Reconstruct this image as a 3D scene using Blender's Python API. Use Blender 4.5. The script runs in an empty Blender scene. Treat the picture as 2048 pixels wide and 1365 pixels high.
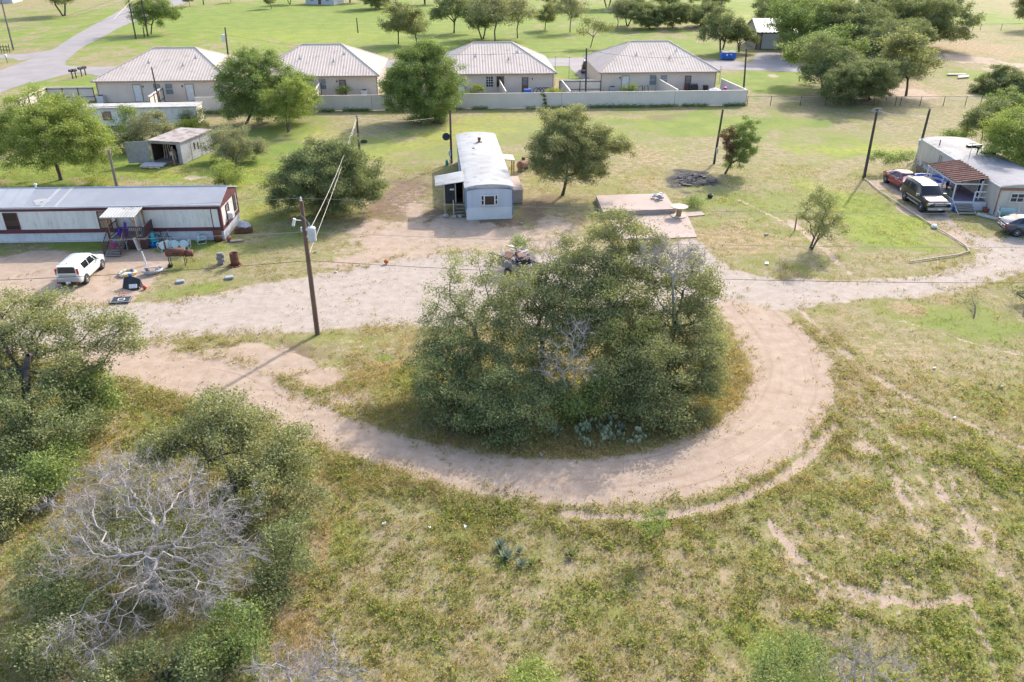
import bpy, bmesh, math, random
import numpy as np
from mathutils import Vector, Matrix, noise

sc = bpy.context.scene
COL = sc.collection
PI = math.pi
R = math.radians

# ------------------------------------------------------------------ camera
CAM_F, CAM_P, CAM_H = 1593.0, R(27.6), 21.0
cam_d = bpy.data.cameras.new("camera")
cam_d.sensor_width = 36.0
cam_d.lens = CAM_F / 2048.0 * 36.0
cam_d.clip_start = 0.5
cam_d.clip_end = 6000.0
cam_o = bpy.data.objects.new("camera", cam_d)
COL.objects.link(cam_o)
cam_o.location = (0, 0, CAM_H)
cam_o.rotation_euler = (PI / 2 - CAM_P, 0, 0)
sc.camera = cam_o

# ------------------------------------------------------------------ sky, sun, exposure
SUN_EL, SUN_AZ = R(32.0), R(30.0)          # azimuth measured from +Y towards +X
world = bpy.data.worlds.new("World")
sc.world = world
world.use_nodes = True
wn = world.node_tree
wn.nodes.clear()
sky = wn.nodes.new('ShaderNodeTexSky')
sky.sky_type = 'NISHITA'
sky.sun_disc = False
sky.sun_elevation = SUN_EL
sky.sun_rotation = SUN_AZ
sky.dust_density = 2.5
sky.air_density = 1.0
bgn = wn.nodes.new('ShaderNodeBackground')
bgn.inputs['Strength'].default_value = 0.15
won = wn.nodes.new('ShaderNodeOutputWorld')
wn.links.new(sky.outputs[0], bgn.inputs[0])
wn.links.new(bgn.outputs[0], won.inputs[0])
sun_d = bpy.data.lights.new("sun", 'SUN')
sun_d.energy = 2.05
sun_d.angle = R(0.55)
sun_d.color = (1.0, 0.93, 0.84)
sun_o = bpy.data.objects.new("sun", sun_d)
COL.objects.link(sun_o)
SUN_V = Vector((math.sin(SUN_AZ) * math.cos(SUN_EL), math.cos(SUN_AZ) * math.cos(SUN_EL), math.sin(SUN_EL)))
sun_o.location = SUN_V * 80
sun_o.rotation_euler = SUN_V.to_track_quat('Z', 'Y').to_euler()
sc.view_settings.view_transform = 'Standard'
sc.view_settings.look = 'None'
sc.view_settings.gamma = 1.0
sc.view_settings.exposure = 1.56

# ------------------------------------------------------------------ photo pixel -> place
_c, _s = math.cos(CAM_P), math.sin(CAM_P)


def ray(u, v):
    b = (682.5 - v) / CAM_F
    return ((u - 1024) / CAM_F, _c + b * _s, -_s + b * _c)


def G(u, v, z=0.0):
    r = ray(u, v)
    t = (z - CAM_H) / r[2]
    return (r[0] * t, r[1] * t)


def A(u, v, Y):
    r = ray(u, v)
    t = Y / r[1]
    return (r[0] * t, Y, CAM_H + r[2] * t)


def depth(x, y, z):
    return y * _c - (z - CAM_H) * _s


# ------------------------------------------------------------------ object helpers
def tag(o, label=None, cat=None, group=None, kind=None):
    if label:
        o['label'] = label
    if cat:
        o['category'] = cat
    if group:
        o['group'] = group
    if kind:
        o['kind'] = kind
    return o


def thing(name, label, cat, loc=(0, 0, 0), rz=0.0, group=None):
    o = bpy.data.objects.new(name, None)
    COL.objects.link(o)
    o.empty_display_size = 0.3
    o.location = loc
    o.rotation_euler = (0, 0, rz)
    return tag(o, label, cat, group)


def link_mesh(name, me, parent=None):
    o = bpy.data.objects.new(name, me)
    COL.objects.link(o)
    if parent:
        o.parent = parent
    return o


def dup(root, loc, rz, label=None, group=None, scale=None):
    r = root.copy()
    COL.objects.link(r)
    r.location = loc
    r.rotation_euler = (0, 0, rz)
    if scale:
        r.scale = scale
    if label:
        r['label'] = label
    if group:
        r['group'] = group
    for ch in list(root.children):
        c = ch.copy()
        COL.objects.link(c)
        c.parent = r
        for g in list(ch.children):
            d = g.copy()
            COL.objects.link(d)
            d.parent = c
    return r


class MB:
    """collects shapes that belong to ONE mesh"""

    def __init__(self):
        self.v = []
        self.f = []

    def add(self, vs, fs, M=None):
        k = len(self.v)
        if M is not None:
            vs = [tuple(M @ Vector(p)) for p in vs]
        self.v += [tuple(p) for p in vs]
        self.f += [tuple(i + k for i in f) for f in fs]
        return self

    def box(self, c, s, rz=0.0, M=None, rx=0.0, ry=0.0):
        x, y, z = s[0] / 2, s[1] / 2, s[2] / 2
        vs = [(-x, -y, -z), (x, -y, -z), (x, y, -z), (-x, y, -z), (-x, -y, z), (x, -y, z), (x, y, z), (-x, y, z)]
        fs = [(0, 3, 2, 1), (4, 5, 6, 7), (0, 1, 5, 4), (1, 2, 6, 5), (2, 3, 7, 6), (3, 0, 4, 7)]
        T = Matrix.Translation(c)
        if rz:
            T = T @ Matrix.Rotation(rz, 4, 'Z')
        if rx:
            T = T @ Matrix.Rotation(rx, 4, 'X')
        if ry:
            T = T @ Matrix.Rotation(ry, 4, 'Y')
        if M is not None:
            T = M @ T
        return self.add(vs, fs, T)

    def bx(self, x0, x1, y0, y1, z0, z1):
        return self.box(((x0 + x1) / 2, (y0 + y1) / 2, (z0 + z1) / 2), (x1 - x0, y1 - y0, z1 - z0))

    def cyl(self, p0, p1, r0, r1=None, n=10, caps=True):
        if r1 is None:
            r1 = r0
        p0, p1 = Vector(p0), Vector(p1)
        d = (p1 - p0).normalized()
        a = d.orthogonal().normalized()
        b = d.cross(a)
        vs = []
        for p, r in ((p0, r0), (p1, r1)):
            for i in range(n):
                t = 2 * PI * i / n
                vs.append(p + (a * math.cos(t) + b * math.sin(t)) * r)
        fs = [(i, (i + 1) % n, n + (i + 1) % n, n + i) for i in range(n)]
        if caps:
            fs += [tuple(range(n - 1, -1, -1)), tuple(range(n, 2 * n))]
        return self.add(vs, fs)

    def tube(self, pts, r, n=6, closed=False):
        pts = [Vector(p) for p in pts]
        m = len(pts)
        vs, fs = [], []
        for i, p in enumerate(pts):
            if closed:
                d = (pts[(i + 1) % m] - pts[i - 1]).normalized()
            else:
                d = (pts[min(i + 1, m - 1)] - pts[max(i - 1, 0)]).normalized()
            ref = Vector((0, 0, 1)) if abs(d.z) < 0.95 else Vector((1, 0, 0))
            a = d.cross(ref).normalized()
            b = d.cross(a)
            rr = r[i] if isinstance(r, (list, tuple)) else r
            for k in range(n):
                t = 2 * PI * k / n
                vs.append(p + (a * math.cos(t) + b * math.sin(t)) * rr)
        for i in range(m if closed else m - 1):
            j = (i + 1) % m
            for k in range(n):
                fs.append((i * n + k, i * n + (k + 1) % n, j * n + (k + 1) % n, j * n + k))
        if not closed:
            fs += [tuple(range(n - 1, -1, -1)), tuple(range((m - 1) * n, m * n))]
        return self.add(vs, fs)

    def lathe(self, prof, c=(0, 0, 0), n=16, M=None):
        vs, fs = [], []
        for r, z in prof:
            for i in range(n):
                t = 2 * PI * i / n
                vs.append((c[0] + r * math.cos(t), c[1] + r * math.sin(t), c[2] + z))
        for j in range(len(prof) - 1):
            for i in range(n):
                fs.append((j * n + i, j * n + (i + 1) % n, (j + 1) * n + (i + 1) % n, (j + 1) * n + i))
        if prof[0][0] > 0.002:
            fs.append(tuple(range(n - 1, -1, -1)))
        if prof[-1][0] > 0.002:
            fs.append(tuple(range((len(prof) - 1) * n, len(prof) * n)))
        return self.add(vs, fs, M)

    def prism(self, poly, axis, a0, a1):
        """poly in the two other axes, extruded along axis 0/1/2 from a0 to a1"""
        n = len(poly)

        def P(p, a):
            q = list(p)
            q.insert(axis, a)
            return tuple(q)
        vs = [P(p, a0) for p in poly] + [P(p, a1) for p in poly]
        fs = [tuple(range(n - 1, -1, -1)), tuple(range(n, 2 * n))]
        fs += [(i, (i + 1) % n, n + (i + 1) % n, n + i) for i in range(n)]
        return self.add(vs, fs)

    def build(self, name, mat, parent=None, smooth=False, bevel=0.0, subsurf=0):
        me = bpy.data.meshes.new(name)
        me.from_pydata(self.v, [], self.f)
        bm = bmesh.new()
        bm.from_mesh(me)
        bmesh.ops.recalc_face_normals(bm, faces=bm.faces)
        bm.to_mesh(me)
        bm.free()
        me.materials.append(mat)
        if smooth:
            me.polygons.foreach_set('use_smooth', [True] * len(me.polygons))
        o = link_mesh(name, me, parent)
        if bevel:
            b = o.modifiers.new('bevel', 'BEVEL')
            b.width = bevel
            b.segments = 2
            b.limit_method = 'ANGLE'
        if subsurf:
            b = o.modifiers.new('subsurf', 'SUBSURF')
            b.levels = b.render_levels = subsurf
        return o


def np_mesh(name, verts, faces, mat, smooth=False):
    """verts (N,3), faces (M,k) arrays -> mesh datablock"""
    me = bpy.data.meshes.new(name)
    n, m, k = len(verts), len(faces), faces.shape[1]
    me.vertices.add(n)
    me.vertices.foreach_set('co', np.ascontiguousarray(verts, dtype=np.float32).ravel())
    me.loops.add(m * k)
    me.loops.foreach_set('vertex_index', np.ascontiguousarray(faces, dtype=np.int32).ravel())
    me.polygons.add(m)
    me.polygons.foreach_set('loop_start', np.arange(0, m * k, k, dtype=np.int32))
    me.polygons.foreach_set('loop_total', np.full(m, k, dtype=np.int32))
    if smooth:
        me.polygons.foreach_set('use_smooth', np.ones(m, dtype=bool))
    me.update(calc_edges=True)
    me.materials.append(mat)
    return me


# ------------------------------------------------------------------ materials
class NT:
    def __init__(self, name):
        self.m = bpy.data.materials.new(name)
        self.m.use_nodes = True
        self.t = self.m.node_tree
        self.t.nodes.clear()

    def n(self, typ, **kw):
        x = self.t.nodes.new(typ)
        for k, v in kw.items():
            setattr(x, k, v)
        return x

    def l(self, a, b):
        self.t.links.new(a, b)

    def coord(self, kind='Object'):
        return self.n('ShaderNodeTexCoord').outputs[kind]

    def mapping(self, vec, scale):
        m = self.n('ShaderNodeMapping')
        m.inputs['Scale'].default_value = scale
        self.l(vec, m.inputs['Vector'])
        return m.outputs[0]

    def noise(self, vec, scale, detail=4, rough=0.55):
        x = self.n('ShaderNodeTexNoise')
        x.inputs['Scale'].default_value = scale
        x.inputs['Detail'].default_value = detail
        x.inputs['Roughness'].default_value = rough
        if vec is not None:
            self.l(vec, x.inputs['Vector'])
        return x.outputs['Fac']

    def ramp(self, fac, lo, hi):
        x = self.n('ShaderNodeMapRange', clamp=True)
        x.interpolation_type = 'SMOOTHSTEP'
        x.inputs['From Min'].default_value = lo
        x.inputs['From Max'].default_value = hi
        self.l(fac, x.inputs['Value'])
        return x.outputs[0]

    def math(self, op, a, b=None):
        x = self.n('ShaderNodeMath', operation=op)
        for i, q in enumerate((a, b)):
            if q is None:
                continue
            if isinstance(q, (int, float)):
                x.inputs[i].default_value = q
            else:
                self.l(q, x.inputs[i])
        return x.outputs[0]

    def mix(self, fac, a, b):
        x = self.n('ShaderNodeMix', data_type='RGBA')
        for sock, q in ((x.inputs[0], fac), (x.inputs[6], a), (x.inputs[7], b)):
            if isinstance(q, (int, float)):
                sock.default_value = q
            elif isinstance(q, tuple):
                sock.default_value = (q[0], q[1], q[2], 1.0)
            else:
                self.l(q, sock)
        return x.outputs[2]

    def finish(self, col, rough=0.6, metal=0.0, spec=0.4, bump=None, bdist=0.02, bstr=0.5, coat=0.0):
        b = self.n('ShaderNodeBsdfPrincipled')
        if isinstance(col, tuple):
            b.inputs['Base Color'].default_value = (*col, 1.0)
        else:
            self.l(col, b.inputs['Base Color'])
        if isinstance(rough, (int, float)):
            b.inputs['Roughness'].default_value = rough
        else:
            self.l(rough, b.inputs['Roughness'])
        b.inputs['Metallic'].default_value = metal
        b.inputs['Specular IOR Level'].default_value = spec
        b.inputs['Coat Weight'].default_value = coat
        if bump is not None:
            q = self.n('ShaderNodeBump')
            q.inputs['Distance'].default_value = bdist
            q.inputs['Strength'].default_value = bstr
            self.l(bump, q.inputs['Height'])
            self.l(q.outputs[0], b.inputs['Normal'])
        o = self.n('ShaderNodeOutputMaterial')
        self.l(b.outputs[0], o.inputs[0])
        return self.m


def surf(name, c1, c2=None, scale=3.0, rough=0.7, metal=0.0, spec=0.35, bump=0.0, lo=0.35, hi=0.7, stretch=None,
         c3=None, coat=0.0):
    """two (three) tone weathered surface: noise patches in object space"""
    t = NT(name)
    co = t.coord()
    if stretch:
        co = t.mapping(co, stretch)
    if c2 is None:
        c2 = tuple(x * 0.8 for x in c1)
    n1 = t.noise(co, scale, 5, 0.6)
    col = t.mix(t.ramp(n1, lo, hi), c1, c2)
    if c3 is not None:
        col = t.mix(t.ramp(t.noise(co, scale * 2.7, 6, 0.65), 0.55, 0.68), col, c3)
    fine = t.noise(co, scale * 11, 3, 0.6)
    return t.finish(col, rough, metal, spec, fine if bump else None, 0.02, bump, coat)


def leafmat(name, c1, c2, c3=None, trans=0.32):
    """foliage: colour varies leaf by leaf and clump by clump; light shines through"""
    t = NT(name)
    geo = t.n('ShaderNodeNewGeometry')
    pos = geo.outputs['Position']
    n1 = t.noise(pos, 0.55, 3, 0.6)
    f = t.math('ADD', t.math('MULTIPLY', geo.outputs['Random Per Island'], 0.38), t.math('MULTIPLY', n1, 0.78))
    col = t.mix(t.ramp(f, 0.25, 0.85), c1, c2)
    if c3 is not None:
        r2 = t.n('ShaderNodeTexWhiteNoise', noise_dimensions='1D')
        t.l(geo.outputs['Random Per Island'], r2.inputs['W'])
        col = t.mix(t.ramp(r2.outputs[0], 0.86, 0.92), col, c3)
    d = t.n('ShaderNodeBsdfPrincipled')
    d.inputs['Roughness'].default_value = 0.62
    d.inputs['Specular IOR Level'].default_value = 0.22
    t.l(col, d.inputs['Base Color'])
    tr = t.n('ShaderNodeBsdfTranslucent')
    g = t.n('ShaderNodeMix', data_type='RGBA', blend_type='MULTIPLY')
    g.inputs[0].default_value = 1.0
    t.l(col, g.inputs[6])
    g.inputs[7].default_value = (1.3, 1.35, 0.7, 1)
    t.l(g.outputs[2], tr.inputs[0])
    mx = t.n('ShaderNodeMixShader')
    mx.inputs[0].default_value = trans
    t.l(d.outputs[0], mx.inputs[1])
    t.l(tr.outputs[0], mx.inputs[2])
    o = t.n('ShaderNodeOutputMaterial')
    t.l(mx.outputs[0], o.inputs[0])
    return t.m


def glassmat(name, tint=(0.012, 0.014, 0.017)):
    t = NT(name)
    return t.finish(tint, 0.07, 0.0, 0.55)


MT = {}
MT['white_paint'] = surf('white_paint', (.62, .62, .63), (.52, .51, .50), 2.5, .55)
MT['white_roof'] = surf('white_roof', (.40, .40, .395), (.33, .325, .315), .5, .85, spec=.1, bump=.15, c3=(.25, .235, .22))
MT['worn_roof'] = surf('worn_roof', (.42, .405, .38), (.33, .315, .30), .7, .9, spec=.08, bump=.25, c3=(.26, .235, .215))
MT['roof_patch'] = surf('roof_patch', (.16, .165, .19), (.20, .20, .22), 1.5, .8)
MT['grey_roof'] = surf('grey_roof', (.315, .315, .335), (.365, .365, .38), .5, .8, spec=.12, bump=.1)
MT['roof_sheet'] = surf('roof_sheet', (.36, .37, .39), (.42, .42, .43), .8, .8, spec=.12)
MT['seal_stripe'] = surf('seal_stripe', (.48, .46, .42), (.40, .38, .36), 2, .7)
MT['beige_wall'] = surf('beige_wall', (.60, .51, .445), (.55, .465, .405), .6, .6)
MT['beige_trim'] = surf('beige_trim', (.30, .22, .18), (.26, .19, .16), 1, .6)
MT['fence_metal'] = surf('fence_metal', (.60, .535, .475), (.55, .485, .44), .5, .55)
MT['house_roof'] = surf('house_roof', (.58, .48, .405), (.53, .435, .365), .35, .75, spec=.12, c3=(.46, .365, .315))
MT['maroon'] = surf('maroon', (.115, .035, .045), (.085, .03, .037), 1.5, .6)
MT['maroon_wood'] = surf('maroon_wood', (.10, .05, .05), (.07, .04, .04), 4, .8)
MT['cream_siding'] = surf('cream_siding', (.64, .62, .58), (.57, .545, .505), 2.2, .7, spec=.2, stretch=(1, 1, .16), c3=(.44, .40, .36))
MT['skirting'] = surf('skirting', (.54, .55, .60), (.46, .47, .51), 1.5, .65)
MT['blue_siding'] = surf('blue_siding', (.46, .50, .57), (.41, .445, .51), 2.0, .7, spec=.2, stretch=(1, 1, .16))
MT['blue_trim'] = surf('blue_trim', (.13, .19, .32), (.11, .16, .26), 1.5, .6)
MT['pale_panel'] = surf('pale_panel', (.55, .57, .59), (.50, .52, .54), 1.0, .6)
MT['tan_siding'] = surf('tan_siding', (.55, .49, .42), (.47, .41, .345), 2.0, .7, spec=.2, stretch=(1, 1, .16))
MT['wood_raw'] = surf('wood_raw', (.34, .22, .13), (.25, .16, .09), 5, .8, bump=.2)
MT['wood_grey'] = surf('wood_grey', (.25, .22, .20), (.17, .15, .14), 4, .85, bump=.3)
MT['wood_pale'] = surf('wood_pale', (.46, .38, .31), (.36, .29, .23), 4, .8, bump=.2)
MT['pole_wood'] = surf('pole_wood', (.17, .105, .075), (.10, .065, .05), 6, .85, bump=.4, stretch=(1, 1, .12))
MT['pole_dark'] = surf('pole_dark', (.085, .062, .054), (.05, .04, .037), 6, .85, bump=.4, stretch=(1, 1, .12))
MT['pole_grey'] = surf('pole_grey', (.20, .17, .15), (.13, .11, .10), 6, .85, bump=.4, stretch=(1, 1, .12))
MT['rust'] = surf('rust', (.16, .062, .036), (.09, .042, .032), 5, .8, bump=.3)
MT['rust_pale'] = surf('rust_pale', (.30, .16, .10), (.20, .10, .065), 5, .8, bump=.25)
MT['rust_sheet'] = surf('rust_sheet', (.235, .105, .072), (.30, .165, .12), 1.3, .8, c3=(.15, .07, .05))
MT['grey_metal'] = surf('grey_metal', (.33, .35, .38), (.26, .27, .30), 3, .5, metal=.2)
MT['light_metal'] = surf('light_metal', (.52, .53, .56), (.44, .45, .48), 3, .45, metal=.2)
MT['black'] = surf('black', (.018, .018, .02), (.03, .03, .033), 4, .6)
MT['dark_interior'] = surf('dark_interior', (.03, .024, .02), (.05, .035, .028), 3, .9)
MT['rubber'] = surf('rubber', (.022, .022, .024), (.032, .031, .03), 8, .85)
MT['glass'] = glassmat('glass')
MT['glass_pale'] = glassmat('glass_pale', (.18, .20, .22))
MT['curtain_pane'] = surf('curtain_pane', (.22, .15, .10), (.30, .22, .16), 6, .3)
MT['concrete'] = surf('concrete', (.37, .285, .245), (.32, .245, .21), .7, .85, bump=.2, c3=(.30, .23, .20))
MT['blue_plastic'] = surf('blue_plastic', (.03, .13, .50), (.025, .10, .40), 2, .45)
MT['teal_plastic'] = surf('teal_plastic', (.03, .42, .46), (.025, .36, .40), 3, .45)
MT['pale_blue_metal'] = surf('pale_blue_metal', (.42, .56, .58), (.36, .48, .50), 3, .5)
MT['purple_plastic'] = surf('purple_plastic', (.09, .03, .42), (.07, .025, .35), 3, .5)
MT['pink_plastic'] = surf('pink_plastic', (.45, .04, .22), (.40, .035, .18), 3, .5)
MT['red_plastic'] = surf('red_plastic', (.50, .04, .035), (.42, .035, .03), 3, .45)
MT['orange_plastic'] = surf('orange_plastic', (.50, .13, .02), (.40, .10, .02), 4, .6)
MT['yellow_plastic'] = surf('yellow_plastic', (.60, .42, .10), (.52, .36, .08), 4, .5)
MT['terracotta'] = surf('terracotta', (.30, .10, .065), (.25, .085, .06), 5, .8)
MT['green_plastic'] = surf('green_plastic', (.06, .25, .17), (.05, .2, .14), 4, .5)
MT['car_white'] = surf('car_white', (.62, .65, .60), (.60, .63, .58), 1, .25, spec=.5, coat=.6)
MT['car_red'] = surf('car_red', (.21, .005, .022), (.20, .005, .02), 1, .25, spec=.5, coat=.8)
MT['car_black'] = surf('car_black', (.012, .013, .017), (.015, .015, .019), 1, .3, spec=.35, coat=.35)
MT['car_silver'] = surf('car_silver', (.38, .38, .38), (.36, .36, .36), 1, .3, metal=.5)
MT['chrome'] = surf('chrome', (.55, .56, .58), (.5, .5, .52), 3, .2, metal=.9)
MT['tail_red'] = surf('tail_red', (.42, .02, .03), (.38, .02, .03), 5, .25, spec=.6)
MT['lamp_clear'] = surf('lamp_clear', (.60, .60, .58), (.55, .55, .55), 5, .15, spec=.7)
MT['amber'] = surf('amber', (.60, .24, .04), (.55, .22, .04), 5, .25)
MT['brown_door'] = surf('brown_door', (.16, .075, .055), (.13, .06, .045), 4, .6)
MT['white_plastic'] = surf('white_plastic', (.62, .62, .62), (.55, .55, .56), 4, .5)
MT['rock'] = surf('rock', (.38, .34, .31), (.28, .25, .23), 6, .9, bump=.5)
MT['cinder'] = surf('cinder', (.26, .24, .25), (.19, .18, .18), 5, .9, bump=.4)
MT['ash'] = surf('ash', (.03, .03, .035), (.14, .135, .14), 4, .95, bump=.6, c3=(.30, .29, .29))
MT['wire'] = surf('wire', (.34, .32, .30), (.28, .26, .25), 1, .5)
MT['wire_dark'] = surf('wire_dark', (.06, .055, .055), (.08, .075, .07), 1, .6)
MT['cloth_white'] = surf('cloth_white', (.55, .54, .55), (.42, .42, .47), 6, .9)
MT['purple_deck'] = surf('purple_deck', (.17, .13, .19), (.14, .11, .15), 2, .8)
MT['barn_wall'] = surf('barn_wall', (.25, .21, .18), (.22, .18, .155), .6, .6)
MT['barn_roof'] = surf('barn_roof', (.50, .50, .52), (.45, .45, .46), .6, .4, metal=.2)
MT['shed_wall'] = surf('shed_wall', (.40, .40, .42), (.32, .31, .32), 1.2, .7, c3=(.22, .18, .16))
MT['shed_roof'] = surf('shed_roof', (.36, .32, .30), (.21, .155, .13), .9, .8, c3=(.11, .075, .06), bump=.3)
MT['far_wall'] = surf('far_wall', (.46, .47, .50), (.42, .43, .46), .6, .7)
MT['bark'] = surf('bark', (.10, .082, .070), (.058, .048, .042), 5, .95, bump=.5)
MT['bark_pale'] = surf('bark_pale', (.17, .145, .125), (.10, .085, .075), 5, .95, bump=.5)
MT['dead_bark'] = surf('dead_bark', (.39, .355, .345), (.26, .235, .228), 3, .95)
MT['dead_twig'] = surf('dead_twig', (.345, .31, .30), (.25, .225, .215), 3, .95)
MT['leaf_oak'] = leafmat('leaf_oak', (.168, .176, .078), (.330, .332, .152))
MT['leaf_oak_pale'] = leafmat('leaf_oak_pale', (.200, .208, .095), (.375, .380, .190))
MT['leaf_olive'] = leafmat('leaf_olive', (.182, .190, .070), (.355, .350, .135))
MT['leaf_dark'] = leafmat('leaf_dark', (.128, .152, .068), (.255, .280, .125))
MT['leaf_green'] = leafmat('leaf_green', (.130, .182, .055), (.265, .320, .105))
MT['leaf_bright'] = leafmat('leaf_bright', (.160, .212, .052), (.340, .385, .105))
MT['leaf_grey'] = leafmat('leaf_grey', (.190, .190, .105), (.345, .340, .190))
MT['leaf_yellow'] = leafmat('leaf_yellow', (.19, .23, .035), (.33, .36, .06))
MT['leaf_burnt'] = leafmat('leaf_burnt', (.11, .062, .036), (.19, .115, .070))
MT['leaf_agave'] = leafmat('leaf_agave', (.15, .185, .13), (.25, .29, .22), trans=.1)
MT['leaf_cactus'] = leafmat('leaf_cactus', (.17, .20, .12), (.28, .31, .20), trans=.1)
MT['grass_green'] = leafmat('grass_green', (.165, .195, .048), (.29, .315, .085), (.38, .31, .13), .45)
MT['grass_dry'] = leafmat('grass_dry', (.34, .245, .125), (.46, .345, .19), (.40, .25, .11), .45)
MT['grass_olive'] = leafmat('grass_olive', (.23, .195, .078), (.37, .31, .14), (.45, .33, .18), .45)
MT['flower_yellow'] = leafmat('flower_yellow', (.50, .33, .035), (.60, .42, .05), (.50, .20, .04), .45)

# ================================================================== GROUND
def W(pts):
    return np.array([G(u, v) for u, v in pts])


def in_poly(px, py, poly):
    """vectorised even-odd test"""
    ins = np.zeros(px.shape, bool)
    n = len(poly)
    for i in range(n):
        x0, y0 = poly[i]
        x1, y1 = poly[(i + 1) % n]
        if y0 == y1:
            continue
        c = ((y0 > py) != (y1 > py)) & (px < (x1 - x0) * (py - y0) / (y1 - y0) + x0)
        ins ^= c
    return ins


def seg_dist(px, py, line, closed=False):
    """distance to a polyline, arc length at the nearest point"""
    best = np.full(px.shape, 1e9)
    arc = np.zeros(px.shape)
    L = 0.0
    n = len(line)
    for i in range(n if closed else n - 1):
        a = line[i]
        b = line[(i + 1) % n]
        d = b - a
        l2 = d @ d + 1e-9
        t = np.clip(((px - a[0]) * d[0] + (py - a[1]) * d[1]) / l2, 0, 1)
        q = np.hypot(px - a[0] - t * d[0], py - a[1] - t * d[1])
        m = q < best
        best[m] = q[m]
        arc[m] = L + t[m] * math.sqrt(l2)
        L += math.sqrt(l2)
    return best, arc


def smooth(x):
    x = np.clip(x, 0, 1)
    return x * x * (3 - 2 * x)


_rng = np.random.default_rng(11)
_lat = _rng.random((257, 257))


def vnoise(x, y, s):
    """value noise on numpy arrays"""
    x = x / s + 1000
    y = y / s + 1000
    xi = np.floor(x).astype(int)
    yi = np.floor(y).astype(int)
    fx = smooth(x - xi)
    fy = smooth(y - yi)
    a = _lat[xi % 256, yi % 256]
    b = _lat[(xi + 1) % 256, yi % 256]
    c = _lat[xi % 256, (yi + 1) % 256]
    d = _lat[(xi + 1) % 256, (yi + 1) % 256]
    return (a * (1 - fx) + b * fx) * (1 - fy) + (c * (1 - fx) + d * fx) * fy


def fbm(x, y, s):
    return (vnoise(x, y, s) * .5 + vnoise(x + 31, y + 7, s / 2.1) * .3 + vnoise(x + 91, y + 17, s / 4.3) * .2)


def resample(poly, step=1.0, closed=True):
    """Catmull-Rom resampling of an outline"""
    P = [np.array(p, float) for p in poly]
    n = len(P)
    out = []
    for i in range(n if closed else n - 1):
        p0 = P[i - 1] if (closed or i > 0) else P[i]
        p1, p2 = P[i], P[(i + 1) % n]
        p3 = P[(i + 2) % n] if (closed or i + 2 < n) else p2
        k = max(1, min(14, int(np.hypot(*(p2 - p1)) / step)))
        for j in range(k):
            t = j / k
            out.append(.5 * ((2 * p1) + (-p0 + p2) * t + (2 * p0 - 5 * p1 + 4 * p2 - p3) * t * t +
                             (-p0 + 3 * p1 - 3 * p2 + p3) * t ** 3))
    if not closed:
        out.append(P[-1])
    return np.array(out)


# outlines read from the photograph and put on the ground plane
LOOP_OUT = [(-260, 600), (-60, 690), (120, 720), (210, 742), (300, 772), (400, 800), (520, 845), (600, 876), (700, 912), (800, 943), (900, 970),
            (1000, 993), (1100, 1007), (1200, 1011), (1320, 1004), (1440, 978), (1540, 938), (1615, 882), (1660, 822), (1674, 765),
            (1655, 712), (1612, 664), (1570, 625)]
LOOP_IN = [(1435, 590), (1448, 640), (1478, 680), (1498, 730), (1492, 785), (1455, 830), (1395, 868), (1300, 899),
           (1200, 914), (1100, 917), (1000, 910), (900, 893), (800, 868), (700, 830), (620, 798), (560, 768),
           (500, 730), (400, 706), (270, 694), (130, 660), (-260, 560)]
UP_ROAD = [(-260, 640), (-100, 615), (60, 612), (150, 612), (255, 610), (400, 591), (560, 561), (680, 540), (790, 520), (920, 505), (1060, 505),
           (1200, 510), (1330, 500), (1385, 478), (1425, 500), (1460, 538), (1560, 556), (1700, 560), (1850, 550),
           (1915, 536), (1958, 506), (1918, 470), (1866, 434), (1838, 418), (1800, 388), (1785, 370), (1830, 368), (1868, 400), (1905, 436), (1968, 476),
           (2060, 468), (2300, 455), (2300, 520), (2060, 548), (2005, 561), (1950, 576), (1800, 596), (1650, 608), (1570, 622), (1440, 600),
           (1300, 640), (1100, 650), (850, 652), (700, 656), (600, 665), (420, 673), (270, 679), (100, 690), (-260, 730)]
YARD_L = [(-120, 500), (60, 520), (180, 500), (300, 500), (345, 512), (330, 545), (262, 600), (200, 616), (60, 616), (-120, 612)]
PAD_DIRT = [(800, 456), (900, 440), (1050, 452), (1150, 470), (1180, 500), (900, 540), (760, 545), (690, 540), (770, 500)]
HWY = [(-400, 350), (-200, 275), (0, 186), (60, 164), (127, 126), (160, 98), (210, 72), (250, 51), (330, 21), (372, 6), (420, -12),
       (405, -14), (345, 1), (300, 8), (262, 11), (210, 38), (150, 71), (100, 102), (0, 141), (-200, 205), (-400, 262)]
DRIVE_W = [(-200, 116), (0, 110), (60, 107), (110, 99), (110, 106), (60, 117), (40, 121), (0, 117), (-200, 130)]
BACK_ROAD = [(125, 126), (133, 130), (160, 134), (240, 133), (330, 131), (600, 124), (900, 119), (1100, 117), (1190, 116), (1440, 121), (1500, 125),
             (1515, 107), (1560, 107), (1585, 130), (1660, 134), (1760, 140), (1760, 144), (1600, 144), (1440, 139), (1200, 133), (1100, 133), (900, 136), (600, 142), (330, 149), (205, 152),
             (150, 146), (60, 166)]
DRIVE_H = [(1138, 131), (1165, 131), (1200, 160), (1168, 160)]
polys = {k: resample(W(p)) for k, p in dict(loop=LOOP_OUT + LOOP_IN, up=UP_ROAD, yard=YARD_L, pad=PAD_DIRT, hwy=HWY, dw=DRIVE_W,
                                            back=BACK_ROAD, dh=DRIVE_H).items()}
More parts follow.
